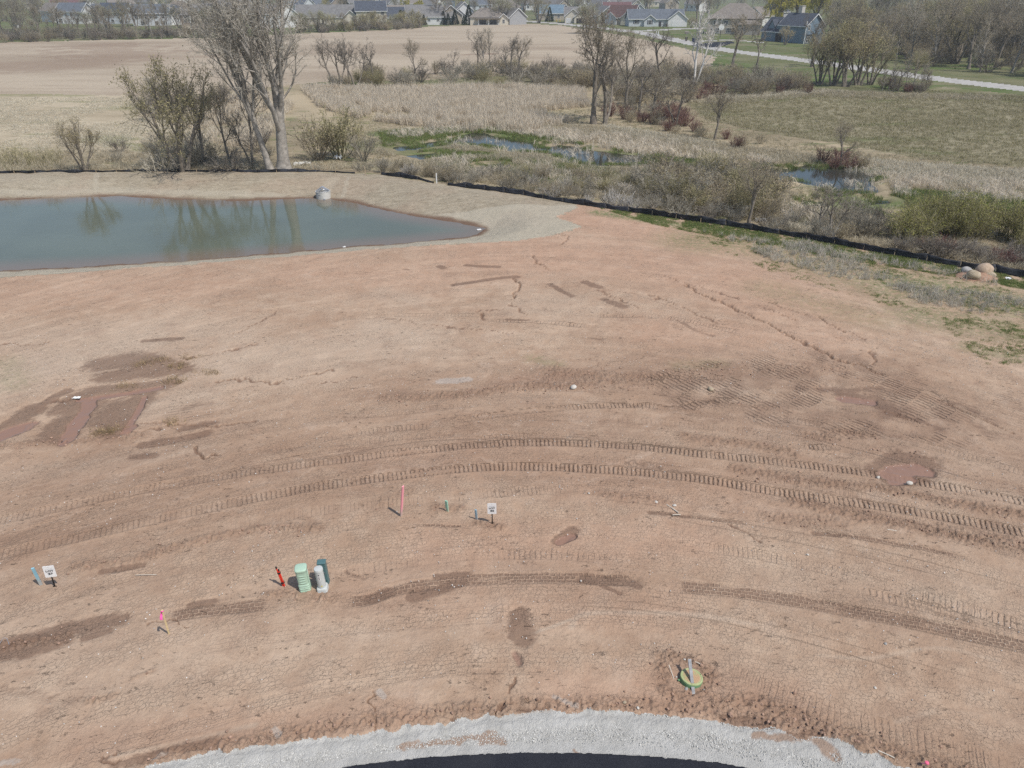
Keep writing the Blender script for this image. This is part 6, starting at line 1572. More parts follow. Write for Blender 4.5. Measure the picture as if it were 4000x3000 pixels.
# rows behind
for lab, u, v, yaw, L, W, he, wl, rf, kd in [
        ('small pale house at the far top left among hazy trees', 120, 34, 10, 13, 10, 4.2, W_CREAM, R_GREY, 'gable'), ('white house at the top above the second white gable', 330, 40, -60, 12, 9, 5.0, W_WHITE, R_GREY, 'gable'), ('pale long house at the top above the pale dark blue roof', 470, 38, 8, 18, 11, 3.8, W_WHITE, R_TAUPE, 'gable'), ('cream house at the top above the band of tall windows', 570, 32, -40, 13, 10, 4.8, W_CREAM, R_GREY, 'gable'),
        ('pale house at the top behind the crown of the huge tree', 830, 40, 12, 16, 11, 4.4, W_WHITE, R_GREY, 'gable'), ('white gable at the top right of the crown of the huge tree', 1140, 34, -72, 12, 10, 5.2, W_WHITE, R_TAUPE, 'gable'), ('cream low house at the top between the two yellow willows', 1612, 34, 4, 17, 11, 3.8, W_CREAM, R_TAUPE, 'gable'), ('white house at the top above the long ranch roof', 1690, 44, -30, 13, 10, 4.8, W_WHITE, R_GREY, 'gable'),
        ('pale house at the top above the covered patio', 1930, 30, 6, 16, 11, 4.2, W_WHITE, R_GREY, 'gable'), ('small white gable at the top above the cream double gables', 2272, 34, -70, 11, 9, 4.8, W_WHITE, R_GREY, 'gable'), ('cream house at the top right of the pair of small gables', 2560, 26, 10, 16, 11, 4.2, W_CREAM, R_TAUPE, 'gable'), ('white house at the top behind the dark purple tree', 2720, 44, -36, 13, 10, 4.8, W_WHITE, R_GREY, 'gable')]:
    house(lab, u, v, yaw, L, W, he, .8, wl, rf, kd, wins=row('F', [-L * .3, 0, L * .3], he * .55, 1.4, 1.5) + row('R', [0], he * .6, 1.4, 1.5))
for lab, u, v, yaw, L, W, he, wl, rf, kd in [
        ('low maroon roofed house above the leftmost white gables', 262, 44, 4, 22, 12, 3.4, W_BEIGE, R_MARN, 'gable'), ('grey blue roofed house at the top left of the yellow green willow', 1208, 48, 8, 16, 12, 4.0, W_PALEB, R_BLUE, 'gable'), ('steep dark blue roof right of the yellow green willow at the top', 1318, 44, -78, 16, 13, 5.2, W_BRICK, R_SLATE, 'gable'),
        ('pale blue house with a grey roof at the top, left of the grey barn roofs', 1380, 36, 0, 18, 12, 4.6, W_PALEB, R_GREY, 'gable'), ('white slim gable among bare trees at the top', 1468, 40, -80, 12, 9, 5.2, W_WHITE, R_GREY, 'gable'), ('grey barn like house with a pale ridge edge at the top', 1535, 40, -70, 18, 14, 4.6, W_GREY, R_GREY, 'gable'), ('white garage wall left of the grey barn like house', 1500, 36, -40, 10, 9, 3.2, W_WHITE, R_TAUPE, 'gable'),
        ('blue house with white deck at the top edge', 1742, 26, 2, 15, 12, 5.6, W_BLUE, R_SLATE, 'gable'), ('blue roofed house peeking over the white twin gables', 1872, 38, 6, 14, 11, 3.6, W_PALEB, R_BLUE, 'gable'), ('grey roofed house above the teal roof at the bend', 2146, 46, -30, 19, 12, 3.4, W_CREAM, R_GREY, 'gable'), ('small tan gabled house above the dark gable', 2196, 48, -74, 13, 11, 3.6, W_BEIGE, R_TAUPE, 'gable'),
        ('white gable end with bright trim at the left of the long back roof', 2345, 58, -52, 16, 11, 3.8, W_WHITE, R_GREY, 'gable'), ('very long grey back roof with a small white gable', 2398, 46, 4, 30, 13, 3.4, W_PALEB, R_GREY, 'gable'), ('pair of small cream gables, lower one, at the back', 2484, 52, -82, 12, 9, 4.4, W_CREAM, R_TAUPE, 'gable'), ('cream gable at the top behind the long back roof', 2440, 34, -78, 13, 10, 5.2, W_CREAM, R_TAUPE, 'gable'), ('maroon roofed low house behind the red brown roof', 2410, 68, 6, 16, 11, 3.4, W_BEIGE, R_MARN, 'gable'), ('white small gable right above the blue ranch roof', 2492, 70, -78, 9, 8, 3.8, W_PALEB, R_GREY, 'gable'),
        ('tan gable at the top right of the big olive tree', 2615, 36, -70, 14, 11, 4.4, W_BEIGE, R_TAUPE, 'gable'), ('white tall house at the top between bare trees left of centre', 690, 46, -60, 14, 10, 6.4, W_WHITE, R_GREY, 'gable'), ('white clapboard house above the narrow white house', 940, 52, -10, 14, 10, 5.0, W_WHITE, R_GREY, 'gable'), ('blue grey house with white gable at the top over the long grey roof', 1180, 62, -50, 13, 10, 5.6, W_PALEB, R_BLUE, 'gable'), ('tan house at the top above the grey garage wall', 1985, 56, -14, 15, 11, 3.8, W_BEIGE, R_TAUPE, 'hip'), ('grey roofed house at the top left of the small tan gable', 2085, 40, 10, 18, 12, 4.0, W_WHITE, R_GREY, 'hip')]:
    house(lab, u, v, yaw, L, W, he, .8, wl, rf, kd, wins=row('F', [-L * .3, 0, L * .3], he * .55, 1.4, 1.5) + row('R', [0], he * .6, 1.4, 1.5))

# small things along the road
def thing_at(u, v): return P(u, v)
p = thing_at(2567, 141)
for du, lab in ((-4, 'white marker post by the road, left one of the pair'), (4, 'white marker post by the road, right one of the pair')):
    q = thing_at(2567 + du, 141); tag(MB().box((0, 0, .7), (.26, .1, 1.6)).box((0, 0, 1.53), (.30, .14, .06)).obj('marker_post', TRIM, None, q), lab, 'post')
def basket(u, v):
    q = thing_at(u, v); e = empty('basketball_hoop', q); tag(e, 'white backboard basketball hoop on a dark pole before the beige house', 'basketball hoop')
    MB().tube([(0, 0, -.2), (0, 0, 2.9), (0, -.5, 3.2)], .09, 6).obj('pole', DOOR, e)
    MB().lathe([(.95, -.03), (.95, .03)], 14, (0, 0, 0)).obj('backboard', TRIM, e, (0, -.6, 3.4)).rotation_euler = (R(90), 0, 0)
    MB().tube([(math.cos(a) * .24, -.95 + math.sin(a) * .24, 3.05) for a in np.linspace(0, 6.283, 11)], .025, 4).obj('rim', R_MARN, e)
basket(2812, 148)
q = thing_at(2679, 161); e = empty('bird_feeder', q); tag(e, 'wooden box on a tall post beside the road driveway', 'post box')
MB().tube([(0, 0, -.2), (0, 0, 2.2)], .07, 6).obj('post', W_BEIGE, e); MB().box((0, 0, 2.45), (1.1, .5, .5)).obj('box', W_BEIGE, e); MB().add(*gable_roof(1.2, .7, 2.72, .2, Matrix.Identity(4), .1, .06)).obj('roof', R_TAUPE, e)
def bin_(u, v, mat, lab):
    q = thing_at(u, v); e = empty('trash_bin', q); tag(e, lab, 'trash bin')
    MB().lathe([(.30, 0), (.40, 1.05)], 8, sq=4).obj('body', mat, e); MB().lathe([(.43, 1.06), (.40, 1.16)], 8, sq=4).obj('lid', mat, e)
    MB().tube([(-.3, .4, .12), (.3, .4, .12)], .11, 8).obj('wheels', DARKIN, e)
NAVY = mcol('navy_plastic', (.03, .045, .09))
bin_(2711, 166, NAVY, 'navy trash bin at the road end of the driveway path'); bin_(2680, 160, DARKIN, 'black trash bin beside the post with the wooden box'); bin_(2707, 163, NAVY, 'navy recycling bin just behind the other navy bin')
YEL = mcol('yellow_paint', (.60, .42, .05))
def hydrant(u, v, lab):
    q = thing_at(u, v); e = empty('hydrant', q); tag(e, lab, 'hydrant')
    MB().lathe([(.22, 0), (.22, .08), (.16, .1), (.16, .75), (.20, .78), (.20, .84), (.12, .98), (.03, 1.05)], 10).obj('barrel', YEL, e)
    MB().tube([(-.28, 0, .6), (.28, 0, .6)], .09, 8).obj('nozzle', YEL, e)
hydrant(2174, 85, 'yellow hydrant on the lawn at the bend, left one'); hydrant(2187, 85, 'yellow hydrant on the lawn at the bend, right one')
tag(MB().box((0, 0, .5), (1.1, .9, 1.1)).box((0, 0, 1.08), (1.2, 1.0, .08)).obj('utility_box', W_CREAM, None, thing_at(2340, 89)), 'cream utility box on the lawn before the sage green house', 'utility box')
tag(MB().box((0, 0, .5), (1.6, 1.0, .9)).box((0, 0, 1.0), (1.7, 1.1, .1)).obj('white_crate', TRIM, None, thing_at(68, 108)), 'white box lying on the grass at the far left', 'box')
# rear lawn edging
# ------------------------------------------------------------------ silt fence
M_FAB = NB('black_woven_fabric')
_n = M_FAB.noise(1.0, 4, M_FAB.scale(M_FAB.pos(), (1, 1, 9)), .6)
M_FAB = M_FAB.done(M_FAB.mix(M_FAB.ramp(_n, .35, .7), (.014, .015, .019), (.046, .049, .060)), .7, M_FAB.bump(_n, .02, .6), **{'Specular_IOR_Level': .3})
WOOD = m_plain('stake_wood', (.42, .33, .22), .85, .2, 8.0, .3)
def silt_fence(px, hgt, label, seed):
    pts = smooth_line(PW(px), 8)
    seg = np.hypot(*np.diff(pts, axis=0).T); cum = np.concatenate([[0], np.cumsum(seg)])
    tot = cum[-1]; n = max(2, int(round(tot / 2.0)))
    c0 = Vector((*pts[0], float(base_z(pts[0, 0], pts[0, 1])[0])))
    e = empty('silt_fence', c0); tag(e, label, 'silt fence')
    rg = random.Random(seed)
    def at(s):
        x = np.interp(s, cum, pts[:, 0]); y = np.interp(s, cum, pts[:, 1])
        return Vector((x, y, float(base_z(x, y)[0]))) - c0
    hs = [hgt * rg.uniform(.72, 1.14) for _ in range(n + 1)]
    hs[0] *= .55; hs[-1] *= .5
    off = [rg.uniform(-.2, .2) for _ in range(n + 1)]
    for i in range(n):
        P_ = MB(); vs = []; m = 8
        for k in range(m + 1):
            t = k / m; s = tot * (i + t) / n
            b = at(s); sag = math.sin(math.pi * t)
            h = hs[i] * (1 - t) + hs[i + 1] * t - hgt * (.10 + .14 * rg.random()) * sag
            lean = off[i] * (1 - t) + off[i + 1] * t + .16 * sag * math.sin(t * 9 + i)
            for z in (-.12, h * .35, h * .7, h):
                vs.append((b.x + .02 * math.sin(z * 9 + k), b.y + lean * (max(z, 0) / hgt) ** 1.5 + .04 * sag * math.sin(z * 8), b.z + z))
        fs = [(k * 4 + j, (k + 1) * 4 + j, (k + 1) * 4 + j + 1, k * 4 + j + 1) for k in range(m) for j in range(3)]
        o = P_.add(vs, fs).obj('fabric_panel', M_FAB, e, smooth=True)
        sd = o.modifiers.new('thickness', 'SOLIDIFY'); sd.thickness = .012
    for i in range(n + 1):
        b = at(tot * i / n)
        MB().box((b.x, b.y + .06 + off[i], b.z + hs[i] * .5 + .02), (.04, .04, hs[i] + .16)).obj('stake', WOOD, e)
silt_fence([(-260, 677), (240, 674), (500, 672), (700, 671), (1000, 672), (1200, 672), (1388, 677)], .30, 'black silt fence along the far bank of the pond, leftmost piece', 1)
silt_fence([(1488, 684), (1600, 697), (1696, 716)], .46, 'short black silt fence between the two gaps beyond the matting', 2)
silt_fence([(1748, 723), (2000, 757), (2200, 790), (2500, 834), (2800, 878), (3100, 926), (3400, 983), (3700, 1036), (4000, 1085), (4500, 1175)], .54, 'long black silt fence running from the matting to the boulders', 3)
q = P(1706, 716); tag(MB().box((0, 0, .45), (.10, .07, 1.0)).obj('stake', m_plain('white_paint', (.7, .7, .68), .7), None, q), 'white stake standing in the gap of the fence', 'stake')
for u, v, lab in ((1225, 668, 'thin pale stake behind the fence right of the huge tree, left one'), (1280, 668, 'thin pale stake behind the fence right of the huge tree, middle one'), (1428, 684, 'thin pale stake in the wide gap of the fence')):
    tag(MB().box((0, 0, .4), (.06, .05, .95)).obj('stake', WOOD, None, P(u, v)), lab, 'stake')

# ------------------------------------------------------------------ pond outlet
OUT_C = m_plain('pale_concrete_ring', (.55, .54, .50), .85, .12, 2.0, .25, dirt=.25); GALV = m_plain('galvanized_steel', (.42, .44, .47), .4, .15, 3.0, 0, .5)
GALV.node_tree.nodes['Principled BSDF'].inputs['Metallic'].default_value = .6
q = P(1264, 772); e = empty('pond_outlet', (q.x, q.y, POND_Z), .15); tag(e, 'round concrete pond outlet with a galvanized cone grate at the water edge', 'outlet')
ring = MB()
for pr in ([(.72, -.5), (.74, .62)],): pass
ring.lathe([(.66, -.5), (.68, .64), (.70, .66), (.58, .66), (.56, .62), (.54, -.3)], 32).obj('concrete_ring', OUT_C, e)
for k in range(22):
    a = 6.283 * k / 22
    if abs(a - 4.71) < .40: continue
    MB().tube([(math.cos(a) * .62, math.sin(a) * .62, .67), (math.cos(a) * .08, math.sin(a) * .08, 1.06)], .018, 5).obj('grate_bar', GALV, e)
for rr, z in ((.62, .69), (.36, .87)):
    MB().tube([(math.cos(a) * rr, math.sin(a) * rr, z) for a in np.linspace(0, 6.283, 25)], .018, 5).obj('grate_hoop', GALV, e)
MB().lathe([(.13, 1.03), (.11, 1.08), (.02, 1.10)], 16).obj('cap', GALV, e)
h = MB()
h.tube([(math.cos(t) * .26, -.60 + .02 * math.sin(t), .67 + math.sin(t) * .26) for t in np.linspace(0, math.pi, 10)], .03, 5).obj('access_arch', GALV, e)
MB().tube([(.12, -.60, .02), (.12, -.82, .02)], .09, 10).obj('drain_pipe', GALV, e)
INK = m_plain('black_lettering', (.02, .02, .022), .6, .05)
def text_obj(body, size, mat, par, loc, rot, bold=0.0, name='lettering', sx=1.0, depth=.001):
    cu = bpy.data.curves.new(name, 'FONT'); cu.body = body; cu.size = size; cu.align_x = 'CENTER'; cu.align_y = 'CENTER'; cu.offset = bold; cu.extrude = depth
    t = bpy.data.objects.new(name, cu); COL.objects.link(t)
    bpy.context.view_layer.update()
    me = bpy.data.meshes.new_from_object(t.evaluated_get(bpy.context.evaluated_depsgraph_get()))
    bpy.data.objects.remove(t); bpy.data.curves.remove(cu)
    me.materials.clear(); me.materials.append(mat)
    o = obj(name, me, par, loc); o.rotation_euler = rot; o.scale = (sx, 1, 1)
    return o
st = MB()
for i in range(5):
    a = math.pi * 1.5 - .62 + i * .075
    st.box((0, 0, 0), (.03, .006, .07 - .02 * (i % 2)), Matrix.Translation((math.cos(a) * .683, math.sin(a) * .683, .40)) @ Matrix.Rotation(a + math.pi / 2, 4, 'Z'))
st.obj('stencil_mark', m_plain('faded_stencil', (.18, .19, .21), .8), e)

WHT = m_plain('white_board', (.74, .74, .72), .6, .05)
q = at_z(1876, 897, POND_Z + .02); o = MB().box((0, 0, 0), (.34, .24, .04)).obj('white_board', WHT, None, (q[0] - .1, q[1], POND_Z + .03), .4); tag(o, 'white board floating at the pointed right end of the pond', 'board')
q = P(1345, 967); tag(MB().box((0, 0, 0), (.22, .09, .05)).box((.04, .03, .035), (.10, .07, .03)).obj('white_scrap', WHT, None, (q.x, q.y, q.z + .05), .2), 'small white scrap on the near bank of the pond', 'litter')
def sheet(u, v, w, d, lab, seed, h=.12, mat=WHT, name='plastic_sheet'):
    rg = random.Random(seed); q = P(u, v); T = MB(); n = 7
    vs = [((i / n - .5) * w * (1 + .2 * rg.random()), (j / n - .5) * d * (1 + .2 * rg.random()), .03 + h * rg.random()) for j in range(n + 1) for i in range(n + 1)]
    T.add(vs, [(j * (n + 1) + i, j * (n + 1) + i + 1, (j + 1) * (n + 1) + i + 1, (j + 1) * (n + 1) + i) for j in range(n) for i in range(n)])
    return tag(T.obj(name, mat, None, q), lab, 'litter')
sheet(2970, 866, .75, .5, 'crumpled white sheet of litter behind the fence by the sprawling brown tree', 1, .3)
sheet(1322, 622, .8, .8, 'white litter in the brush right of the huge tree', 2, .5)
sheet(1182, 646, 1.6, .9, 'pale rubble of litter at the foot of the huge tree', 3, .35, OUT_C)
sheet(300, 1556, .30, .16, 'white scrap of paper at the edge of the muddy puddle', 4, .04)
sheet(3938, 1092, .30, .2, 'white scrap of litter in the grass right of the boulders', 5, .12)

# ------------------------------------------------------------------ boulders
def rock(seed, dims, sub=3, rough=.16, flat=.25):
    import bmesh
    bm = bmesh.new(); bmesh.ops.create_icosphere(bm, subdivisions=sub, radius=1)
    rg = random.Random(seed); cuts = []
    for _ in range(9):
        n = Vector((rg.gauss(0, 1), rg.gauss(0, 1), rg.gauss(0, .8))).normalized(); cuts.append((n, rg.uniform(.72, .95)))
    for vtx in bm.verts:
        c = vtx.co.copy()
        for n, d in cuts:
            k = c.dot(n) - d
            if k > 0: c -= n * k * .85
        nn = fbm(np.array([c.x * 2.1 + seed]), np.array([c.y * 2.1 + c.z * 1.7]), 3, seed)[0] - .5
        c *= 1 + rough * nn
        vtx.co = Vector((c.x * dims[0], c.y * dims[1], c.z * dims[2]))
    me = bpy.data.meshes.new('rock'); bm.to_mesh(me); bm.free()
    me.polygons.foreach_set('use_smooth', [True] * len(me.polygons))
    me.update()
    return me
def m_stone(name, a, b_, c_):
    b = NB(name); co = b.obco()
    n = b.noise(2.2, 6, co, .65); f = b.noise(16, 5, co, .7)
    c = b.mix(b.ramp(n, .35, .65), a, b_); c = b.mix(b.math('MULTIPLY', b.ramp(f, .5, .72), .5), c, c_)
    return b.done(c, .9, b.bump(b.math('ADD', n, f), .04, .7))
ST_A = m_stone('pink_granite', (.38, .285, .20), (.50, .385, .29), (.20, .145, .11)); ST_B = m_stone('tan_granite', (.34, .275, .19), (.46, .385, .285), (.19, .155, .115)); ST_C = m_stone('grey_stone', (.30, .29, .275), (.40, .385, .36), (.20, .19, .18)); ST_P = m_stone('pale_limestone', (.50, .46, .40), (.60, .57, .52), (.36, .33, .29))
def boulder(u, v, dims, mat, lab, seed, sink=.25, rz=0.0):
    q = P(u, v); me = rock(seed, dims); me.materials.append(mat)
    o = obj('boulder', me, None, (q.x, q.y, q.z + dims[2] * (1 - sink)), rz); return tag(o, lab, 'boulder')
boulder(3838, 1076, (.60, .50, .44), ST_A, 'biggest tan boulder with a brown hollow, top of the boulder pile', 3, .12, .5)
boulder(3797, 1092, (.44, .40, .36), ST_B, 'rounded tan boulder at the front of the pile', 8, .15, .2)
boulder(3770, 1072, (.36, .34, .32), ST_C, 'grey boulder at the left of the pile half sunk in soil', 5, .3, 1.0)
boulder(3862, 1086, (.38, .26, .24), ST_B, 'long small boulder at the right of the pile', 9, .2, -.5)
md = MB(); rg = random.Random(4); q = P(3812, 1084)
vs = [(0, 0, .38)]
for j in range(1, 7):
    for i in range(20):
        a = 6.283 * i / 20; rr = j / 6
        vs.append((math.cos(a) * rr * 1.5, math.sin(a) * rr * .95, .38 * (1 - rr * rr) + rg.uniform(-.05, .06) * (j < 6) - .05 * (j == 6)))
fs = [(0, 1 + i, 1 + (i + 1) % 20) for i in range(20)] + [(1 + (j - 1) * 20 + i, 1 + j * 20 + i, 1 + j * 20 + (i + 1) % 20, 1 + (j - 1) * 20 + (i + 1) % 20) for j in range(1, 6) for i in range(20)]
M_MOUND = m_stone('loose_red_soil', (.25, .15, .10), (.36, .23, .16), (.17, .10, .07))
tag(md.add(vs, fs).obj('soil_mound', M_MOUND, None, (q.x, q.y, q.z - .03), smooth=True), 'small heap of red soil under the boulder pile', 'soil heap')
def pebble(u, v, r, lab, seed, mat=ST_P, cat='stone'):
    q = P(u, v); me = rock(seed, (r, r * .8, r * .6), 2); me.materials.append(mat)
    return tag(obj('stone', me, None, (q.x, q.y, q.z + r * .3), seed), lab, cat)
for i, (u, v, r, lab) in enumerate([(2240, 1516, .19, 'pale angular stone lying alone on the rough strip in the middle'), (2775, 1524, .17, 'tan angular stone on the combed soil, upper right'), (3552, 1890, .13, 'round white stone below the red puddle on the right'), (3430, 1867, .09, 'small white stone at the left rim of the red puddle'), (2563, 1963, .08, 'pale stone left of the two white sticks, farther one'), (2634, 1976, .08, 'pale stone just above the white sticks'),
                                   (2681, 2692, .06, 'yellowish stone left of the foot of the grey board'), (2751, 2698, .05, 'grey stone right of the foot of the grey board'), (2674, 2577, .04, 'pale stone above the green manhole lid'), (2440, 2745, .06, 'tan flat stone near the gravel edge, left one of a pair'), (2492, 2766, .05, 'pale flat stone near the gravel edge, right one of a pair'), (2642, 2645, .03, 'tiny white stone left of the green manhole lid'),
                                   (3458, 2516, .06, 'small grey stone alone on the right near the arcs'), (3418, 2688, .05, 'pale stone alone low on the right'), (3155, 2168, .05, 'white stone alone in the middle right'), (1207, 2309, .06, 'white stone at the foot of the green pedestal'), (2270, 2270, .04, 'white stone lying in the damp wheel print'), (2300, 1928, .05, 'pale stone in the middle below the crawler tracks')]):
    pebble(u, v, r, lab, 20 + i, ST_C if 'grey' in lab else ST_B if ('tan' in lab or 'yellow' in lab) else ST_P)

# ------------------------------------------------------------------ stakes, signs and utility boxes on the lot
def two_pt(u0, v0, u1, v1, h):
    a = P(u0, v0); b = ray_at(u1, v1, a.z + h); return a, b
def stake(u0, v0, u1, v1, h, w, t, mat, lab, name='stake', yaw=0.0):
    a, b = two_pt(u0, v0, u1, v1, h); d = (b - a); L = d.length
    M = d.to_track_quat('Z', 'Y').to_matrix().to_4x4()
    o = MB().box((0, 0, L / 2 - .06), (w, t, L + .12)).obj(name, mat, None, a)
    o.rotation_euler = (M @ Matrix.Rotation(yaw, 4, 'Z')).to_euler()
    bevel(o, .004, 1)
    return tag(o, lab, 'stake')
def m_fade(name, top, low, z0, z1):
    """sprayed paint that thins out towards the foot of the stake"""
    b = NB(name); co = b.obco(); z = b.n('ShaderNodeSeparateXYZ'); b.put(z.inputs[0], co)
    n = b.noise(7, 5, co, .7)
    f = b.ramp(b.math('MULTIPLY_ADD', n, .35, b.math('SUBTRACT', z.outputs[2], .17)), z0, z1)
    c = b.mix(f, low, top); c = b.mix(b.math('MULTIPLY', b.ramp(n, .55, .75), .3), c, (.45, .38, .30))
    return b.done(c, .8, b.bump(n, .004, .4))
PINKP = m_fade('pink_spray_paint', (.80, .33, .37), (.48, .38, .33), .05, .55); BLUEP = m_fade('blue_spray_paint', (.26, .48, .57), (.42, .43, .41), .05, .50); GREENP = m_fade('green_spray_paint', (.30, .50, .38), (.40, .44, .34), .0, .3); BGREY = m_fade('weathered_blue_paint', (.26, .38, .45), (.36, .38, .38), .0, .35); GREYW2 = m_plain('weathered_grey_wood', (.30, .30, .30), .85, .25, 7.0, .4)
stake(1567, 2017, 1574, 1899, 1.40, .095, .045, PINKP, 'tall pink painted stake standing left of the lot 22 sign')
stake(1748, 1999, 1743, 1956, .52, .10, .05, GREENP, 'short green painted stake between the pink stake and the lot 22 sign')
stake(1862, 2031, 1858, 1991, .50, .075, .045, BGREY, 'short grey blue stake just left of the lot 22 sign')
stake(160, 2283, 127, 2219, .80, .085, .045, BLUEP, 'blue painted stake beside the lot 23 sign')
stake(2708, 2702, 2693, 2574, .46, .088, .042, GREYW2, 'grey weathered board leaning across the green manhole lid', 'board')
# stake with pink ribbon
a, b_ = two_pt(660, 2476, 633, 2383, 1.18); e = empty('flagged_stake', a); tag(e, 'thin bare wooden stake with a bright pink ribbon', 'stake')
d = b_ - a; L = d.length; eu = d.to_track_quat('Z', 'Y').to_euler()
o = MB().box((0, 0, L / 2 - .06), (.044, .026, L + .12)).obj('lath', m_plain('pine_lath', (.68, .54, .31), .8, .15, 9.0, .2), e); o.rotation_euler = eu
RIB = m_plain('pink_ribbon', (.85, .13, .42), .5, .06)
T = MB(); n = 9
vs = []
for i in range(n + 1):
    t = i / n
    for s in (-1, 1): vs.append((d.x - .02 - .07 * math.sin(t * 1.6) + s * (.018 + .016 * t), d.y + .025 * math.sin(t * 5) + .02 * s * math.sin(t * 3), d.z - .02 - .34 * t))
T.add(vs, [(2 * i, 2 * i + 1, 2 * i + 3, 2 * i + 2) for i in range(n)])
T.tube([(d.x + .022 * math.cos(x), d.y + .022 * math.sin(x), d.z - .04) for x in np.linspace(0, 6.3, 9)], .014, 5)
o = T.obj('ribbon', RIB, e); m = o.modifiers.new('thickness', 'SOLIDIFY'); m.thickness = .003
# pink pin flag at the bottom edge
q = P(3612, 3000); e = empty('pin_flag', q); tag(e, 'pink topped pin at the bottom edge right of the gravel', 'pin flag')
MB().tube([(0, 0, -.1), (.0, .0, .18)], .008, 5).obj('pin', GALV, e); MB().lathe([(.005, .17), (.045, .18), (.052, .20), (.045, .22), (.005, .23)], 12).obj('cap', m_plain('pink_plastic', (.80, .16, .26), .4, .05), e)
T = MB(); T.add([(0, 0, .16), (.012, .01, .17), (-.05, .13, .02), (-.08, .12, .015)], [(0, 1, 2, 3)]); o = T.obj('ribbon', RIB, e); m = o.modifiers.new('t', 'SOLIDIFY'); m.thickness = .003

# lot signs
SIGNW = m_plain('white_sign_face', (.86, .86, .85), .45, .03, 2.0); GREYP = m_plain('grey_print', (.62, .63, .65), .6, .05); GREENPR = m_plain('pale_green_print', (.68, .72, .69), .6, .05); BLACKM = m_plain('black_steel', (.018, .017, .018), .5, .1)
def lot_sign(u0, v0, u1, v1, h, num, lab, yaw):
    a = P(u0, v0); e = empty('lot_sign', a, 0); tag(e, lab, 'sign')
    b_ = ray_at(u1, v1, a.z + h); d = (b_ - a)
    M = d.to_track_quat('Z', 'Y').to_matrix()
    z = d.normalized(); y = Vector((math.sin(yaw), math.cos(yaw), 0)); y = (y - z * y.dot(z)).normalized(); x = y.cross(z)
    rot = Matrix((x, y, z)).transposed().to_euler(); e.rotation_euler = rot
    W, Hh = .31, .50; zc = h - Hh / 2
    MB().box((0, .014, h / 2 - .25), (.038, .014, h + .42)).box((0, .012, .03), (.11, .010, .03)).obj('post', BLACKM, e)
    # rounded panel
    pts = []; r_ = .025
    for cx, cz, a0 in ((W/2 - r_, Hh/2 - r_, 0), (-W/2 + r_, Hh/2 - r_, 90), (-W/2 + r_, -Hh/2 + r_, 180), (W/2 - r_, -Hh/2 + r_, 270)):
        for k in range(5):
            t = R(a0 + k * 22.5); pts.append((cx + r_ * math.cos(t), cz + r_ * math.sin(t)))
    n = len(pts); vs = [(p[0], -.004, p[1] + zc) for p in pts] + [(p[0], .004, p[1] + zc) for p in pts]
    pn = MB().add(vs, [tuple(range(n)), tuple(reversed(range(n, 2 * n)))] + [(i, n + i, n + (i + 1) % n, (i + 1) % n) for i in range(n)]).obj('panel', SIGNW, e)
    rt = (R(90), 0, 0)
    text_obj('LOT', .100, INK, pn, (0, -.0065, zc + .022), rt, .0036, sx=1.12)
    text_obj(num, .112, INK, pn, (.005, -.0065, zc - .098), rt, .0056, sx=1.22)
    g_ = MB(); rg = random.Random(5)
    for i, (wd, hh) in enumerate([(.010, .048), (.020, .040), (.022, .036), (.022, .036), (.020, .036), (.012, .046), (.010, .048)]):   # unreadable pale print
        x_ = -.083 + i * .0277
        g_.box((x_ - wd * .35, -.0058, zc + .113), (.006, .002, hh)); g_.box((x_ + wd * .35, -.0058, zc + .113), (.005, .002, hh * .8))
        if wd > .015: g_.box((x_, -.0059, zc + .113 - hh * .42), (wd * .9, .002, .006)); g_.box((x_, -.0059, zc + .113 + hh * .30), (wd * .8, .002, .005))
    g_.obj('faded_print', GREYP, pn)
    g_ = MB()
    for i in range(15):
        w_ = rg.uniform(.006, .014); g_.box((-.115 + i * .0165, -.0058, zc - .178), (w_, .002, .012 + .006 * rg.random()))
    g_.obj('small_print', GREENPR, pn)
    for zz in (Hh / 2 - .025, -Hh / 2 + .03):
        MB().lathe([(.006, 0), (.006, .006)], 8).obj('bolt', GALV, e, (0, -.009, zc + zz)).rotation_euler = (R(90), 0, 0)
    return e
lot_sign(1923, 2046, 1921, 1966, .98, '22', 'white lot sign on a black post right of the short grey blue stake', -.02)
lot_sign(215, 2294, 186, 2210, .98, '23', 'white lot sign on a black post at the left edge beside the blue stake', -.30)

# orange markers bundle
q = P(1106, 2287); e = empty('orange_marker', q); tag(e, 'bundle of two orange marker rods with black bands left of the green pedestal', 'marker')
ORG = m_plain('orange_red_plastic', (.72, .055, .030), .5, .08)
tp = ray_at(1078, 2216, q.z + .84) - q; tp2 = ray_at(1088, 2226, q.z + .70) - q
MB().tube([(0, 0, -.05), tuple(tp)], .022, 8).obj('rod', ORG, e); MB().tube([(.06, -.02, -.05), tuple(tp2)], .022, 8).obj('rod', ORG, e)
for t_, tt in ((tp, .98), (tp2, .98)):
    c = t_ * tt; MB().tube([tuple(c - t_.normalized() * .035), tuple(c + t_.normalized() * .03)], .026, 8).obj('end_cap', BLACKM, e)
for f_ in (.20, .76):
    c = tp * f_ * .5 + (Vector((.06, -.02, 0)) * (1 - f_) + tp2 * f_) * .5
    MB().lathe([(.055, -.018), (.055, .018)], 12).obj('band', BLACKM, e, c)

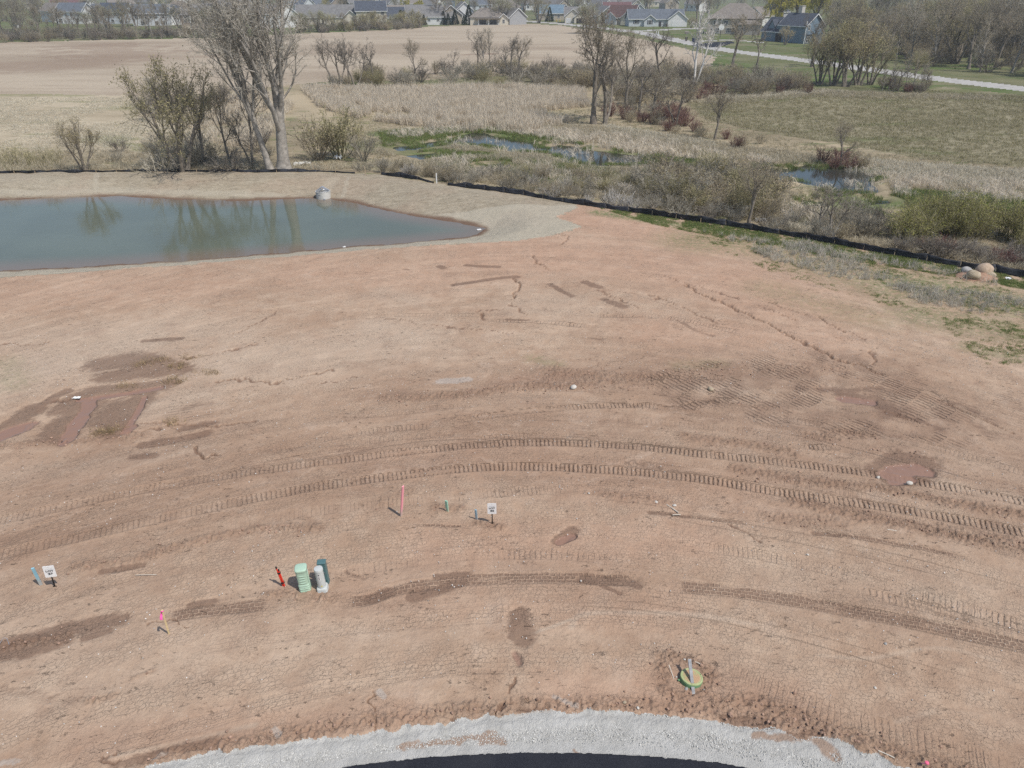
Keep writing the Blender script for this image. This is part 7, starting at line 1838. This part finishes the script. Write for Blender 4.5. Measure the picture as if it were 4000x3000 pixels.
# pale green telephone pedestal
PGRN = m_plain('pale_green_plastic', (.400, .545, .420), .45, .05, 2.0, .05, .35, dirt=.10)
q = P(1194, 2299); e = empty('utility_pedestal', (q.x, q.y, q.z), R(8)); tag(e, 'pale green ribbed utility pedestal with a rounded lid', 'utility pedestal')
e.rotation_euler = (0, R(-2.5), R(10))
sq = 5
MB().lathe([(.170, -.1), (.176, .0), (.176, .05), (.168, .06), (.176, .07), (.178, .13), (.168, .14), (.176, .15), (.176, .20), (.166, .215), (.174, .225), (.174, .275), (.160, .30)], 48, sq=sq).obj('base', PGRN, e, smooth=False)
up_ = MB().lathe([(.158, .285), (.166, .72), (.170, .80), (.176, .815)], 48, sq=sq).obj('shell', PGRN, e); autosmooth(up_)
for i in range(4):
    z_ = .37 + i * .095
    for ax, (sx, sy) in enumerate(((0, -1), (1, 0), (-1, 0), (0, 1))):
        rib = MB().lathe([(.002, -.022), (.020, -.020), (.024, 0), (.020, .020), (.002, .022)], 10)
        o = MB()
        n = 10; vs = []
        for k in range(n + 1):
            t = (k / n - .5); hh = .026 * (1 - (2 * t) ** 6) + .002; pr = .014 * (1 - (2 * t) ** 4)
            w_ = t * .20; base = .160 + (.166 - .158) * (z_ - .285) / .435
            for zz, dd in ((-hh, 0), (-hh * .4, pr), (hh * .4, pr), (hh, 0)):
                p2 = (w_, -(base + dd), z_ + zz)
                vs.append(Matrix.Rotation(math.pi / 2 * ax if ax else 0, 4, 'Z') @ Vector(p2))
        o.add(vs, [(k * 4 + j, (k + 1) * 4 + j, (k + 1) * 4 + j + 1, k * 4 + j + 1) for k in range(n) for j in range(3)]).obj('rib', PGRN, e, smooth=True)
lid = MB().lathe([(.172, .80), (.182, .815), (.182, .875), (.172, .892), (.150, .898), (.01, .900)], 48, sq=4).obj('lid', PGRN, e); autosmooth(lid, 50)
for sx in (-1, 1):
    MB().box((sx * .075, -.178, .055), (.10, .02, .030)).obj('recess_rib', PGRN, e); MB().box((sx * .075, -.178, .145), (.10, .02, .022)).obj('recess_rib', PGRN, e)
MB().box((.172, .03, .66), (.006, .07, .11)).obj('sticker', WHT, e)
# white round pedestal
WPL = m_plain('grey_white_plastic', (.50, .52, .50), .4, .05, 2.0, 0, .35, dirt=.08); YST = m_plain('yellow_sticker', (.62, .55, .12), .6, .1)
q = P(1262, 2304); e = empty('utility_post', (q.x, q.y, q.z), R(6)); e.rotation_euler = (0, R(-2.5), R(6)); tag(e, 'white cylindrical utility post on a square base', 'utility pedestal')
bs = MB().lathe([(.150, -.1), (.165, 0), (.165, .055), (.155, .062), (.162, .07), (.162, .13), (.150, .16), (.128, .17)], 40, sq=6).obj('base', WPL, e); autosmooth(bs, 30)
cy = MB().lathe([(.128, .15), (.128, .83)], 40).obj('cylinder', WPL, e); autosmooth(cy)
cp = MB().lathe([(.134, .80), (.136, .87), (.128, .895), (.01, .91)], 40).obj('cap', WPL, e); autosmooth(cp)
def decal(a, z_, w_, h_, mat, rad, name, n=6):
    T = MB(); vs = []
    for k in range(n + 1):
        t = a + (k / n - .5) * w_ / rad
        for zz in (-h_ / 2, h_ / 2): vs.append((math.cos(t) * rad, math.sin(t) * rad, z_ + zz))
    return T.add(vs, [(2 * k, 2 * k + 2, 2 * k + 3, 2 * k + 1) for k in range(n)]).obj(name, mat, e)
fa = -math.pi / 2 - .02
decal(fa, .63, .075, .22, WHT, .1292, 'label')
for z_, h_, w_ in ((.715, .035, .055), (.675, .012, .05), (.565, .014, .05), (.545, .010, .04)): decal(fa, z_, w_, h_, INK, .1300, 'label_print')
T = MB(); vs = []
for k in range(17):
    t = 6.283 * k / 16
    for rr in (.018, .027):
        aa = fa + math.cos(t) * rr / .13; vs.append((math.cos(aa) * .1302, math.sin(aa) * .1302, .615 + math.sin(t) * rr))
T.add(vs, [(2 * k, 2 * k + 2, 2 * k + 3, 2 * k + 1) for k in range(16)]).obj('label_ring', INK, e)
for k in (-1, 1): decal(fa + .0 * k, .615, .012, .024, INK, .1303, 'label_print')
T = MB(); vs = [(math.cos(fa + x / .13 + .2) * .1300, math.sin(fa + x / .13 + .2) * .1300, .27 + z_) for x, z_ in ((0, -.032), (.032, 0), (0, .032), (-.032, 0))]
T.add(vs, [(0, 1, 2, 3)]).obj('warning_mark', YST, e)
# dark teal box behind it
TEALP = m_plain('dark_teal_plastic', (.085, .160, .165), .4, .08, 2.0, 0, .35, dirt=.06)
q = P(1272, 2274); e = empty('utility_box', (q.x, q.y, q.z), R(5)); e.rotation_euler = (0, R(-2), R(5)); tag(e, 'dark teal utility box right behind the white round post', 'utility pedestal')
b1 = MB().box((0, 0, .36), (.25, .20, .92)).obj('body', TEALP, e); bevel(b1, .02); l1 = MB().box((0, 0, .845), (.275, .225, .06)).obj('lid', TEALP, e); bevel(l1, .025); MB().box((0, -.105, .45), (.19, .012, .55)).obj('door', TEALP, e); MB().box((.07, -.115, .48), (.02, .02, .06)).obj('latch', GALV, e)

# manhole
LIDG = NB('green_lid_paint'); co = LIDG.obco(); n_ = LIDG.noise(5, 6, co, .7); n2 = LIDG.noise(1.8, 4, co)
cx = LIDG.n('ShaderNodeVectorMath', operation='LENGTH'); LIDG.put(cx.inputs[0], LIDG.scale(co, (1, 1, 0)))
inr = LIDG.math('SUBTRACT', 1.0, LIDG.ramp(cx.outputs['Value'], .20, .27))
c = LIDG.mix(LIDG.ramp(n_, .3, .7), (.30, .37, .17), (.42, .44, .23)); c = LIDG.mix(LIDG.math('MULTIPLY', inr, LIDG.ramp(LIDG.math('ADD', n_, LIDG.math('MULTIPLY', n2, .5)), .48, .78)), c, (.46, .30, .18))
LIDG = LIDG.done(c, .75, LIDG.bump(n_, .004, .5))
RIMG = m_plain('green_plastic_ring', (.13, .26, .13), .6, .15, 3.0, 0, .3, dirt=.25)
q = P(2699, 2655); e = empty('manhole', (q.x, q.y, q.z), .2); tag(e, 'round green manhole riser with a dusty lid', 'manhole')
e.rotation_euler = (R(-3), R(4), .2)
MB().lathe([(.305, -.25), (.305, .08), (.295, .10), (.29, .10)], 40).obj('ring', RIMG, e, smooth=False)
ld = MB().lathe([(.298, .095), (.298, .118), (.285, .126), (.262, .126), (.258, .120), (.01, .122)], 44).obj('lid', LIDG, e); autosmooth(ld, 30)
gr = MB()
for i in range(-4, 5):
    for j in range(-4, 5):
        if i * i + j * j < 18: gr.box((i * .052, j * .052, .1235), (.026, .026, .005))
gr.obj('tread_pattern', LIDG, e)
for a in (.1, 2.2, 4.3): MB().lathe([(.012, .126), (.012, .131)], 8).obj('bolt', BLACKM, e, (math.cos(a) * .273, math.sin(a) * .273, 0))
tg = MB().box((-.33, .02, .02), (.08, .05, .03)).obj('side_tab', RIMG, e)
STK = m_plain('pale_stick', (.55, .50, .42), .85, .15)
def stick(u0, v0, u1, v1, r_, lab, z0=.02, z1=.02):
    a = P(u0, v0); b = P(u1, v1); a.z += z0; b.z += z1; mid = a.lerp(b, .5)
    o = MB().tube([tuple(a - mid), tuple(Vector((.004, .006, .004))), tuple(b - mid)], r_, 6).obj('stick', STK, None, mid); return tag(o, lab, 'stick')
stick(2611, 2609, 2633, 2655, .012, 'thin white stick propped left of the green manhole', .12, .0)
stick(2712, 2586, 2736, 2596, .014, 'short pale stick at the upper right of the green manhole')
stick(2603, 1972, 2650, 2004, .018, 'long white stick lying slanted beside the wheel print')
stick(2627, 2013, 2658, 2012, .018, 'short white stick below the slanted one')
stick(3466, 2070, 3502, 2076, .016, 'white stick lying alone on the right')
stick(3430, 2934, 3505, 2968, .014, 'pale stick lying along the gravel edge at the lower right')
stick(530, 2248, 612, 2247, .010, 'thin dry stalk right of the lot 23 sign')
stick(2955, 2548, 2990, 2546, .008, 'dark root end sticking out on the lower right', .05, 0) if False else None
T = MB(); q = P(18, 2512)
pts = [tuple(P(u, v) - q + Vector((0, 0, h_))) for u, v, h_ in ((-10, 2532, .02), (10, 2516, .12), (24, 2508, .18), (34, 2508, .14), (37, 2520, .03))]
T.tube(pts, .007, 5).obj('wire', GALV, None, q); tag(bpy.data.objects['wire'], 'thin bent white wire at the left edge in the damp rut', 'wire')

# ------------------------------------------------------------------ small loose pieces (nobody could count them)
def piece(seed, dims, mat, sub=1):
    me = rock(seed, dims, sub, .25); me.materials.append(mat); me.polygons.foreach_set('use_smooth', [False] * len(me.polygons)); return bpy.data.objects.new('piece', me)
GRV = m_islands('limestone_chips', [(.33, .32, .295), (.43, .42, .39), (.53, .52, .485)], objvar=.3, thin=0)
chips = [piece(700 + i, (.017, .014, .010), GRV, 1) for i in range(5)]
def zdry(px, n, seed, keep=None):
    return fill(px, n, seed, keep)
rg_ = np.random.default_rng(9)
gx = rg_.uniform(-13, 14, 34000); gl_ = np.interp(gx, GRAV[:, 0], GRAV[:, 1]); gd = np.abs(rg_.normal(.0, .40, 34000)) + .0
gy = gl_ + (fbm(gx * 3, gl_ * 3, 4, 91) - .5) * .34 - gd
st_ = np.interp(gx, STREET[:, 0], STREET[:, 1])
ok = (gy > st_ + .25) & (gy > 8.6)
scatter('gravel', np.column_stack([gx[ok], gy[ok], np.where(gd[ok] > .03, -.112, -.06) + rg_.uniform(-.01, .02, ok.sum())]), chips, .5, 1.5, 61, 1.5)
CLD = m_islands('soil_crumbs', [(.190, .120, .085), (.280, .180, .130), (.345, .230, .170)], objvar=.25, thin=0)
clods = [piece(720 + i, (.05, .042, .034), CLD, 1) for i in range(4)]
pts = []
for a_, px, w_, st in strokes:
    if a_ != 'rgh': continue
    l_ = smooth_line(PW(px), 4); seg = np.hypot(*np.diff(l_, axis=0).T); n = int(seg.sum() * w_ * 26 * st)
    for _ in range(n):
        i = rg_.choice(len(seg), p=seg / seg.sum()); t = rg_.random(); c_ = l_[i] * (1 - t) + l_[i + 1] * t
        pts.append((c_[0] + rg_.normal(0, w_ * .38), c_[1] + rg_.normal(0, w_ * .38)))
pts = np.array(pts); pts = pts[(pts[:, 1] > np.interp(pts[:, 0], GRAV[:, 0], GRAV[:, 1]) + .05) & (pts[:, 1] < fence_y(pts[:, 0]) - .3)]
scatter('soil_clods', np.column_stack([pts, base_z(pts[:, 0], pts[:, 1]) + .02]), clods, .35, 1.25, 62, 1.5)
PBL = m_islands('pale_pebbles', [(.36, .32, .27), (.50, .46, .41), (.60, .57, .53)], objvar=.2, thin=0)
pb = [piece(740 + i, (.030, .025, .018), PBL, 1) for i in range(4)]
pp = fill([(-200, 1300), (4200, 1300), (4300, 3000), (3500, 2960), (2900, 2820), (2100, 2770), (1500, 2840), (-200, 3000)], 2600, 63, lambda x, y, rg: (fbm(x * .35, y * .35, 3, 77) + rg.normal(0, .08, x.shape) > .5) & (y > np.interp(x, GRAV[:, 0], GRAV[:, 1]) + .1) & (y < fence_y(x) - 1))
scatter('pebbles', np.column_stack([pp[:, :2], pp[:, 2] + .012]), pb, .25, 1.0, 64, 1.0)
# loose straw in the muddy hollow
STW = m_islands('wet_straw', [(.33, .24, .13), (.43, .33, .19), (.28, .20, .12)])
sw = [clump(760 + i, 26, .28, .008, 1.1, .28, [STW], .8) for i in range(3)]
sp = [fill([(u - 40, v - 9), (u + 40, v - 9), (u + 40, v + 9), (u - 40, v + 9)], n, 65 + i) for i, (u, v, n) in enumerate([(570, 1418, 8), (640, 1412, 6), (750, 1398, 7), (700, 1432, 8), (810, 1460, 6), (690, 1485, 8), (400, 1690, 10), (430, 1675, 8), (490, 1510, 6), (660, 1650, 6)])]
scatter('loose_straw', np.vstack(sp), sw, .5, 1.1, 66, .3)

# ------------------------------------------------------------------ the air: thin even haze from below the ground to above the tallest tree
hz = MB(); hz.box((0, 1290, 10.0), (5600, 2700, 36.0))
hm = bpy.data.materials.new('thin_haze'); hm.use_nodes = True; hm.node_tree.nodes.clear()
ho = hm.node_tree.nodes.new('ShaderNodeOutputMaterial'); hv = hm.node_tree.nodes.new('ShaderNodeVolumePrincipled')
hv.inputs['Color'].default_value = (.86, .90, .95, 1); hv.inputs['Density'].default_value = .00032; hv.inputs['Anisotropy'].default_value = .2
hm.node_tree.links.new(hv.outputs[0], ho.inputs['Volume'])
tag(hz.obj('haze', hm), kind='stuff')
sc.cycles.volume_bounces = 0
